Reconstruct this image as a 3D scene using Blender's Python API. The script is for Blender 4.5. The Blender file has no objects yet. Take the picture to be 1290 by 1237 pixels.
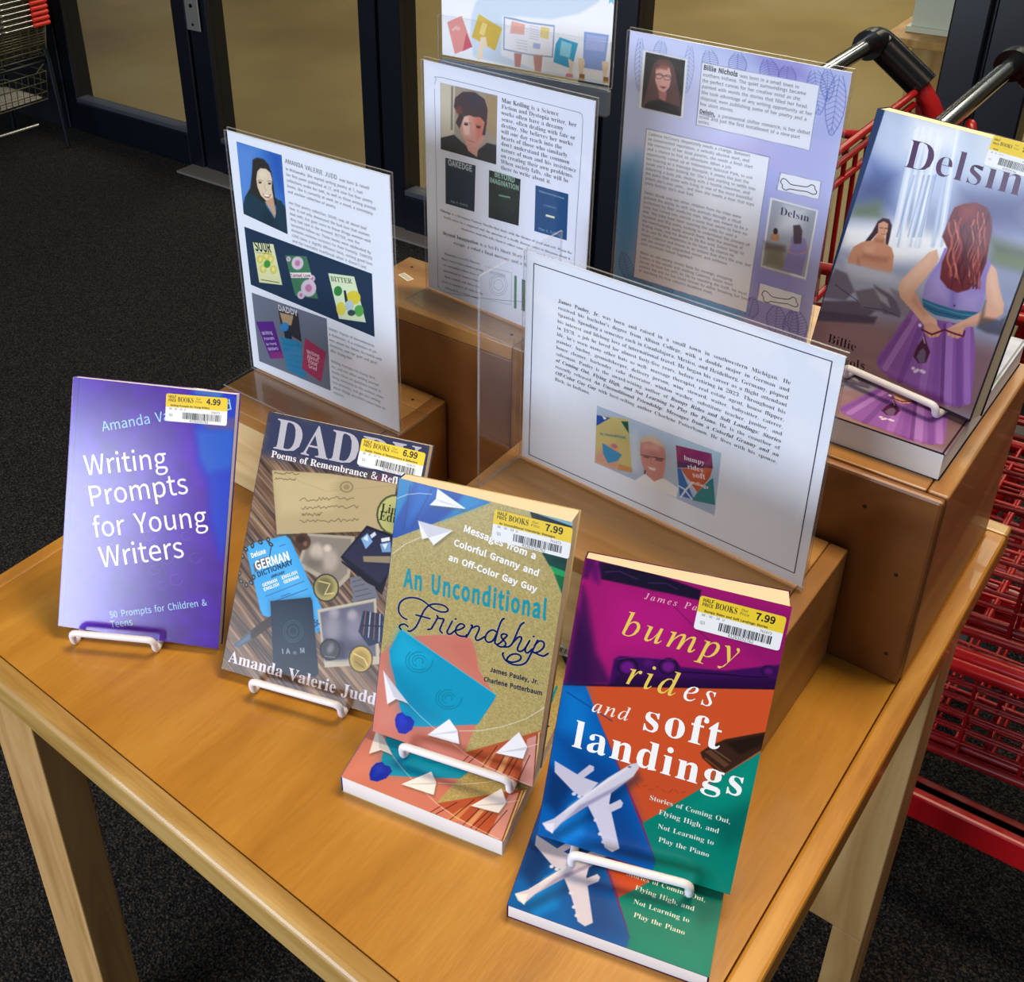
import bpy, math, random, numpy as np
from mathutils import Matrix, Vector
from mathutils.geometry import tessellate_polygon
SC = bpy.context.scene
COL = SC.collection
# ------------------------------------------------------------------ camera
cam_data = bpy.data.cameras.new('camera')
cam = bpy.data.objects.new('camera', cam_data); COL.objects.link(cam); SC.camera = cam
cam.matrix_world = Matrix([[0.75995, -0.29424, 0.57957, 0.88721], [0.64862, 0.40092, -0.64695, -0.30652], [-0.042, 0.86757, 0.49553, 0.76149], [0.0, 0.0, 0.0, 1.0]])
cam_data.sensor_fit = 'HORIZONTAL'; cam_data.sensor_width = 36.0
cam_data.lens = 39.25773; cam_data.shift_x = 0.129832; cam_data.shift_y = -0.150969
cam_data.clip_start = 0.02; cam_data.clip_end = 60
# ------------------------------------------------------------------ world, lights, exposure
SC.view_settings.view_transform = 'Standard'; SC.view_settings.look = 'None'
SC.view_settings.exposure = 0.0; SC.view_settings.gamma = 1.0; SC.view_settings.use_curve_mapping = False
SC.cycles.transparent_max_bounces = 32
SC.cycles.max_bounces = 8
world = bpy.data.worlds.new('world'); SC.world = world; world.use_nodes = True
wb = world.node_tree.nodes['Background']; wb.inputs[0].default_value = (0.80, 0.88, 1.0, 1); wb.inputs[1].default_value = 0.15
def area_light(name, loc, target, sx, sy, power, color):
    l = bpy.data.lights.new(name, 'AREA'); l.shape = 'RECTANGLE'; l.size = sx; l.size_y = sy; l.energy = power; l.color = color
    o = bpy.data.objects.new(name, l); COL.objects.link(o); o.location = loc
    d = Vector(target) - Vector(loc); o.rotation_euler = d.to_track_quat('-Z', 'Y').to_euler()
    return o
FZ = -0.75                                                           # floor level; the table top is z = 0
area_light('unseen_window_daylight', (-0.93, -4.2, 0.42), (-0.93, 0, 0.42), 3.7, 1.74, 215, (0.76, 0.86, 1.0))  # unseen window light, sized so its sheen falls on the purple cover's left
area_light('ceiling_light_above_table', (0.9, 0.9, 2.15), (0.9, 0.9, 0), 1.2, 0.6, 50, (1.0, 0.80, 0.54))
area_light('ceiling_light_behind_viewer', (0.0, -1.4, 2.15), (0.0, -1.4, 0), 1.2, 0.6, 26, (1.0, 0.86, 0.66))
area_light('added_outside_light', (-1.0, 5.5, 2.6), (-1.2, 5.0, -0.75), 5.0, 2.5, 260, (1.0, 0.90, 0.72))  # added light for the tan floor beyond the glass; no lamp stands there
# ------------------------------------------------------------------ helpers
def srgb(h):
    h = h.lstrip('#'); v = np.array([int(h[i:i+2], 16) / 255 for i in (0, 2, 4)])
    return np.where(v <= 0.04045, v / 12.92, ((v + 0.055) / 1.055) ** 2.4)
def lin(a): return np.where(a <= 0.04045, a / 12.92, ((a + 0.055) / 1.055) ** 2.4)
def hexf(h): return np.array([int(h[i:i+2], 16) / 255 for i in (0, 2, 4)])
def tag(o, label=None, cat=None, group=None, kind=None):
    if label: o['label'] = label
    if cat: o['category'] = cat
    if group: o['group'] = group
    if kind: o['kind'] = kind
    return o
def thing(name, label, cat, mat=None, group=None):
    o = bpy.data.objects.new(name, None); COL.objects.link(o); o.empty_display_size = 0.03
    if mat is not None: o.matrix_world = mat
    return tag(o, label, cat, group)
def put(name, me, parent=None, mat=None):
    o = bpy.data.objects.new(name, me); COL.objects.link(o)
    if parent: o.parent = parent
    if mat is not None: o.matrix_local = mat
    return o
class MB:
    """collects boxes, bars and tubes and links them as one mesh object"""
    def __init__(s): s.v = []; s.f = []; s.mi = []; s.sm = []
    def add(s, vs, fs, mi=0, smooth=False):
        b = len(s.v); s.v += [tuple(p) for p in vs]
        for f in fs: s.f.append([b + i for i in f]); s.mi.append(mi); s.sm.append(smooth)
        return s
    def box(s, x0, x1, y0, y1, z0, z1, mi=0, bev=0.0, mis=None):
        if bev > 0:
            b = min(bev, (x1-x0)*.45, (y1-y0)*.45, (z1-z0)*.45)
            pts = []
            for sx, X in ((1, x0), (-1, x1)):
                for sy, Y in ((1, y0), (-1, y1)):
                    for sz, Z in ((1, z0), (-1, z1)):
                        pts += [(X, Y+sy*b, Z+sz*b), (X+sx*b, Y, Z+sz*b), (X+sx*b, Y+sy*b, Z)]
            I = lambda i, j, k, a: ((i*2+j)*2+k)*3+a
            F = []
            for i in (0, 1): F.append([I(i,0,0,0), I(i,1,0,0), I(i,1,1,0), I(i,0,1,0)])
            for j in (0, 1): F.append([I(0,j,0,1), I(1,j,0,1), I(1,j,1,1), I(0,j,1,1)])
            for k in (0, 1): F.append([I(0,0,k,2), I(1,0,k,2), I(1,1,k,2), I(0,1,k,2)])
            for j in (0, 1):
                for k in (0, 1): F.append([I(0,j,k,1), I(1,j,k,1), I(1,j,k,2), I(0,j,k,2)])
            for i in (0, 1):
                for k in (0, 1): F.append([I(i,0,k,0), I(i,1,k,0), I(i,1,k,2), I(i,0,k,2)])
            for i in (0, 1):
                for j in (0, 1): F.append([I(i,j,0,0), I(i,j,1,0), I(i,j,1,1), I(i,j,0,1)])
            for i in (0, 1):
                for j in (0, 1):
                    for k in (0, 1): F.append([I(i,j,k,0), I(i,j,k,1), I(i,j,k,2)])
            s.add(pts, F, mi)
        else:
            v = [(x, y, z) for x in (x0, x1) for y in (y0, y1) for z in (z0, z1)]
            F = [[0,1,3,2],[4,6,7,5],[0,4,5,1],[2,3,7,6],[0,2,6,4],[1,5,7,3]]   # -x +x -y +y -z +z
            m = mis or [mi]*6
            b = len(s.v); s.v += v
            for f, q in zip(F, m): s.f.append([b+i for i in f]); s.mi.append(q); s.sm.append(False)
        return s
    def tube(s, pts, r, n=8, mi=0, closed=False, smooth=True):
        P = [Vector(p) for p in pts]; L = len(P); rings = []; up = None
        for i in range(L):
            if closed: d = (P[(i+1) % L] - P[i-1])
            else: d = P[min(i+1, L-1)] - P[max(i-1, 0)]
            d.normalize()
            if up is None: up = Vector((0,0,1)) if abs(d.z) < .9 else Vector((1,0,0))
            a = d.cross(up)
            if a.length < 1e-5: a = d.orthogonal()
            a.normalize(); up = a.cross(d).normalized()
            k = 1.0
            if 0 < i < L-1 or closed:
                e1 = (P[i]-P[i-1]).normalized(); e2 = (P[(i+1) % L]-P[i]).normalized(); c = max(.5, math.cos(e1.angle(e2, 0)/2)); k = 1/c
            R = r[i] if isinstance(r, (list, tuple)) else r
            rings.append([P[i] + (a*math.cos(t*2*math.pi/n) + up*math.sin(t*2*math.pi/n))*R*(k if k < 1.3 else 1.15) for t in range(n)])
        vs = [p for q in rings for p in q]; F = []
        for i in range(L if closed else L-1):
            j = (i+1) % L
            for t in range(n): F.append([i*n+t, i*n+(t+1) % n, j*n+(t+1) % n, j*n+t])
        s.add(vs, F, mi, smooth)
        if not closed: s.add(rings[0], [list(range(n))[::-1]], mi); s.add(rings[-1], [list(range(n))], mi)
        return s
    def prism(s, poly, axis, a, b, mi=0):
        """poly in the two other axes, extruded along axis ('x','y','z') from a to b"""
        def P(p, t): return {'x': (t, p[0], p[1]), 'y': (p[0], t, p[1]), 'z': (p[0], p[1], t)}[axis]
        n = len(poly); vs = [P(p, a) for p in poly] + [P(p, b) for p in poly]
        s.add(vs, [list(range(n))[::-1], [n+i for i in range(n)]] + [[i, (i+1) % n, n+(i+1) % n, n+i] for i in range(n)], mi)
        return s
    def build(s, name, mats, parent=None, mat=None, bevel=0):
        me = bpy.data.meshes.new(name); me.from_pydata(s.v, [], s.f)
        for m in (mats if isinstance(mats, (list, tuple)) else [mats]): me.materials.append(m)
        me.polygons.foreach_set('material_index', s.mi); me.polygons.foreach_set('use_smooth', s.sm)
        bmv = bevel; me.update()
        import bmesh
        bm = bmesh.new(); bm.from_mesh(me); bmesh.ops.recalc_face_normals(bm, faces=bm.faces); bm.to_mesh(me); bm.free()
        o = put(name, me, parent, mat)
        if bmv: m = o.modifiers.new('edge', 'BEVEL'); m.width = bmv; m.segments = 2; m.limit_method = 'ANGLE'
        return o
def arc(pts, r, n=4):
    """rounds the corners of a polyline"""
    P = [Vector(p) for p in pts]; o = [P[0]]
    for i in range(1, len(P)-1):
        a = (P[i-1]-P[i]); b = (P[i+1]-P[i]); q = min(r, a.length*.49, b.length*.49); a.normalize(); b.normalize()
        A = P[i]+a*q; B = P[i]+b*q
        for k in range(n+1):
            t = k/n; o.append((1-t)**2*A + 2*t*(1-t)*P[i] + t*t*B)
    o.append(P[-1]); return o
# ------------------------------------------------------------------ materials
def mat(name, color, rough=0.5, metal=0.0, spec=0.5, coat=0.0):
    m = bpy.data.materials.new(name); m.use_nodes = True; b = m.node_tree.nodes['Principled BSDF']
    c = srgb(color) if isinstance(color, str) else color
    b.inputs['Base Color'].default_value = (*c, 1); b.inputs['Roughness'].default_value = rough; b.inputs['Metallic'].default_value = metal
    b.inputs['Specular IOR Level'].default_value = spec; b.inputs['Coat Weight'].default_value = coat
    return m
def N(m, t, **kw):
    n = m.node_tree.nodes.new(t)
    for k, v in kw.items(): setattr(n, k, v)
    return n
def ramp(m, src, stops):
    r = N(m, 'ShaderNodeValToRGB'); e = r.color_ramp.elements
    while len(e) < len(stops): e.new(0.5)
    for q, (p, c) in zip(e, stops): q.position = p; q.color = (*srgb(c), 1)
    m.node_tree.links.new(src, r.inputs[0]); return r.outputs[0]
def wood(name, c1, c2, c3, scale=(1, 1, 1), rough=0.4, coat=0.15, rot=(0, 0, 0), rings=3.0, bump=0.05, fleck=0.5, spread=(0.30, 0.68)):
    """plywood: long wavy figure plus fine pores; the grain runs along the axis whose scale is smallest"""
    m = mat(name, c2, rough, coat=coat); L = m.node_tree.links.new; b = m.node_tree.nodes['Principled BSDF']
    tc = N(m, 'ShaderNodeTexCoord'); mp = N(m, 'ShaderNodeMapping'); mp.inputs['Scale'].default_value = scale; mp.inputs['Rotation'].default_value = rot
    L(tc.outputs['Object'], mp.inputs['Vector'])
    n1 = N(m, 'ShaderNodeTexNoise'); n1.inputs['Scale'].default_value = rings; n1.inputs['Detail'].default_value = 3; n1.inputs['Distortion'].default_value = 0.9
    L(mp.outputs[0], n1.inputs['Vector'])
    n2 = N(m, 'ShaderNodeTexNoise'); n2.inputs['Scale'].default_value = rings*14; n2.inputs['Detail'].default_value = 4
    L(mp.outputs[0], n2.inputs['Vector'])
    mx = N(m, 'ShaderNodeMath', operation='MULTIPLY_ADD'); mx.inputs[1].default_value = 0.35*fleck; L(n2.outputs[0], mx.inputs[0])
    ml = N(m, 'ShaderNodeMath', operation='MULTIPLY_ADD'); ml.inputs[1].default_value = 1.0; ml.inputs[2].default_value = -0.17*fleck
    L(n1.outputs[0], ml.inputs[0]); L(ml.outputs[0], mx.inputs[2])
    col = ramp(m, mx.outputs[0], [(spread[0], c1), (0.50, c2), (spread[1], c3)])
    L(col, b.inputs['Base Color'])
    bp = N(m, 'ShaderNodeBump'); bp.inputs['Strength'].default_value = bump; bp.inputs['Distance'].default_value = 0.002
    L(n2.outputs[0], bp.inputs['Height']); L(bp.outputs[0], b.inputs['Normal'])
    return m
def clear(name, tint, ior=1.45, rough=0.02, haze=0.0):
    """thin clear sheet: see-through with a fresnel reflection"""
    m = bpy.data.materials.new(name); m.use_nodes = True; nt = m.node_tree; nt.nodes.clear(); L = nt.links.new
    out = nt.nodes.new('ShaderNodeOutputMaterial'); t = nt.nodes.new('ShaderNodeBsdfTransparent'); g = nt.nodes.new('ShaderNodeBsdfGlossy')
    f = nt.nodes.new('ShaderNodeLayerWeight'); x = nt.nodes.new('ShaderNodeMixShader'); p = nt.nodes.new('ShaderNodeMath'); a = nt.nodes.new('ShaderNodeMath')
    p.operation = 'POWER'; p.inputs[1].default_value = 5.0; a.operation = 'MULTIPLY_ADD'; r0 = ((ior-1)/(ior+1))**2; a.inputs[1].default_value = 1-r0; a.inputs[2].default_value = r0
    t.inputs[0].default_value = (*tint, 1); g.inputs['Roughness'].default_value = rough
    L(f.outputs['Facing'], p.inputs[0]); L(p.outputs[0], a.inputs[0])
    L(a.outputs[0], x.inputs[0]); L(t.outputs[0], x.inputs[1]); L(g.outputs[0], x.inputs[2])
    last = x.outputs[0]
    if haze:
        d = nt.nodes.new('ShaderNodeBsdfDiffuse'); d.inputs[0].default_value = (0.6, 0.63, 0.7, 1); y = nt.nodes.new('ShaderNodeMixShader'); y.inputs[0].default_value = haze
        L(last, y.inputs[1]); L(d.outputs[0], y.inputs[2]); last = y.outputs[0]
    L(last, out.inputs[0]); return m
def printed(name, rough=0.3, spec=0.5, coat=0.0, crinkle=0.0, cscale=900):
    """ink on paper: the colour comes from the print's colour attribute"""
    m = mat(name, 'ffffff', rough, spec=spec, coat=coat); a = N(m, 'ShaderNodeAttribute'); a.attribute_name = 'ink'
    b = m.node_tree.nodes['Principled BSDF']; m.node_tree.links.new(a.outputs['Color'], b.inputs['Base Color'])
    if crinkle:
        tc = N(m, 'ShaderNodeTexCoord'); n = N(m, 'ShaderNodeTexNoise'); n.inputs['Scale'].default_value = cscale; n.inputs['Detail'].default_value = 3
        bp = N(m, 'ShaderNodeBump'); bp.inputs['Strength'].default_value = crinkle; bp.inputs['Distance'].default_value = 0.001
        m.node_tree.links.new(tc.outputs['Object'], n.inputs['Vector']); m.node_tree.links.new(n.outputs[0], bp.inputs['Height']); m.node_tree.links.new(bp.outputs[0], b.inputs['Normal'])
    return m
M = {}
M['top'] = wood('table_plywood', 'a26a18', 'b67e24', 'c69036', (9.0, 1.1, 3), 0.34, 0.3, (0, 0, math.radians(-6)), 2.4, 0.08, 1.1, (0.15, 0.85))
M['nosing'] = wood('table_nosing', '9a7434', 'b08a48', 'c29e5e', (1.2, 14, 14), 0.35, 0.25, rings=3)
M['nosing_side'] = wood('table_nosing_end', 'a86f22', 'bd8430', 'cf9a44', (14, 1.2, 14), 0.35, 0.25, rings=3)
M['leg'] = wood('pine_leg', 'a47a44', 'b88e56', 'c69e66', (9, 9, 0.8), 0.5, 0.05, rings=4, fleck=.3)
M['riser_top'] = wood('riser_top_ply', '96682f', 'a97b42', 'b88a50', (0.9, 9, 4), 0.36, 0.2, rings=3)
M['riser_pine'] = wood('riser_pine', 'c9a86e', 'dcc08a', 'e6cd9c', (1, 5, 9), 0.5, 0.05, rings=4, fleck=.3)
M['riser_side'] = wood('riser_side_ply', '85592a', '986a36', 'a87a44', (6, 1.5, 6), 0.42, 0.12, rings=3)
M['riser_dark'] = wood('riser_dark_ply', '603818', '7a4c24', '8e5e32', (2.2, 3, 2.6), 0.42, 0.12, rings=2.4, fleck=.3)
M['riser_edge'] = wood('riser_trim', 'b07c38', 'c48f48', 'd2a25c', (2, 12, 12), 0.4, 0.15, rings=3)
M['post'] = wood('pedestal_wood', 'b07c3e', 'c69452', 'd4a766', (6, 6, 1), 0.5, 0.05, rings=3)
M['hole'] = mat('nail_hole', '2a1808', 0.8)
M['page'] = mat('page_edges_cream', 'e4d3b4', 0.8); M['page_w'] = mat('page_edges_white', 'eeedf0', 0.8)
for k in ('page', 'page_w'):
    mm_ = M[k]; tc = N(mm_, 'ShaderNodeTexCoord'); mp = N(mm_, 'ShaderNodeMapping'); mp.inputs['Scale'].default_value = (6, 2600, 6)
    nz = N(mm_, 'ShaderNodeTexNoise'); nz.inputs['Scale'].default_value = 1; bp = N(mm_, 'ShaderNodeBump'); bp.inputs['Strength'].default_value = .25; bp.inputs['Distance'].default_value = .0005
    mm_.node_tree.links.new(tc.outputs['Object'], mp.inputs[0]); mm_.node_tree.links.new(mp.outputs[0], nz.inputs[0]); mm_.node_tree.links.new(nz.outputs[0], bp.inputs['Height']); mm_.node_tree.links.new(bp.outputs[0], mm_.node_tree.nodes['Principled BSDF'].inputs['Normal'])
M['cover'] = printed('printed_cover', 0.2, 0.25)
M['cover_foil'] = printed('printed_foil_cover', 0.17, 0.5, 0.0, 0.035, 800); M['cover_foil'].node_tree.nodes['Principled BSDF'].inputs['IOR'].default_value = 1.8
M['paper'] = printed('printed_paper', 0.6, 0.3)
M['label'] = printed('printed_price_label', 0.45, 0.4)
M['wire'] = mat('white_coated_wire', 'eceaf0', 0.3)
M['acrylic'] = clear('clear_acrylic', (0.985, 0.99, 0.995), 1.4, 0.03)
M['acrylic_edge'] = clear('clear_acrylic_edge', (0.88, 0.89, 0.93), 1.5, 0.1, 0.28)
M['glass'] = clear('door_glass', (0.90, 0.93, 0.90), 1.25, 0.01)
M['frame'] = mat('dark_navy_aluminium', '060b16', 0.35, spec=.5)
M['frame_lip'] = mat('grey_glazing_bead', '3a3e48', 0.45)
M['steel'] = mat('brushed_steel', 'b9b6b0', 0.35, 0.8)
M['chrome'] = mat('chrome', 'd8d8dc', 0.12, 1.0)
M['black'] = mat('black_plastic', '0a0b10', 0.22)
M['red'] = mat('red_coated_steel', '9c1218', 0.32); M['red_pl'] = mat('red_plastic', 'c4141c', 0.3)
M['rubber'] = mat('grey_rubber', '2a2a2c', 0.7)
M['dwire'] = mat('dark_wire', '6a6650', 0.4, 0.7); M['blackmetal'] = mat('black_metal', '12161e', 0.4, 0.3)
M['grip'] = mat('red_grip', 'e03020', 0.4)
M['slate'] = mat('slate_grey_shade', '5a6678', 0.4)  # grey stands in for the shaded bottom of the leaflet pocket
M['wall'] = mat('dark_panel', '0b0f18', 0.5)
def carpet():
    m = mat('charcoal_carpet', '2b2a2c', 0.95, spec=.1); L = m.node_tree.links.new; b = m.node_tree.nodes['Principled BSDF']
    tc = N(m, 'ShaderNodeTexCoord'); n = N(m, 'ShaderNodeTexVoronoi'); n.inputs['Scale'].default_value = 240; n2 = N(m, 'ShaderNodeTexNoise'); n2.inputs['Scale'].default_value = 2.0
    n3 = N(m, 'ShaderNodeTexNoise'); n3.inputs['Scale'].default_value = 330; n3.inputs['Detail'].default_value = 2
    for q in (n, n2, n3): L(tc.outputs['Object'], q.inputs['Vector'])
    col = ramp(m, n3.outputs[0], [(0.36, '111114'), (0.52, '262628'), (0.70, '504a44')]); L(col, b.inputs['Base Color'])
    bp = N(m, 'ShaderNodeBump'); bp.inputs['Strength'].default_value = .9; bp.inputs['Distance'].default_value = .006; L(n.outputs[0], bp.inputs['Height']); L(bp.outputs[0], b.inputs['Normal'])
    return m
M['carpet'] = carpet()
def concrete():
    m = mat('tan_concrete', '8a7650', 0.4, spec=.4); L = m.node_tree.links.new; b = m.node_tree.nodes['Principled BSDF']
    tc = N(m, 'ShaderNodeTexCoord'); n = N(m, 'ShaderNodeTexNoise'); n.inputs['Scale'].default_value = 0.9; n.inputs['Detail'].default_value = 5; L(tc.outputs['Object'], n.inputs['Vector'])
    L(ramp(m, n.outputs[0], [(0.3, '766240'), (0.55, '8a764e'), (0.75, '988768')]), b.inputs['Base Color']); return m
M['concrete'] = concrete()
M['threshold'] = mat('grey_threshold', '6c6a68', 0.5)
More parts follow.
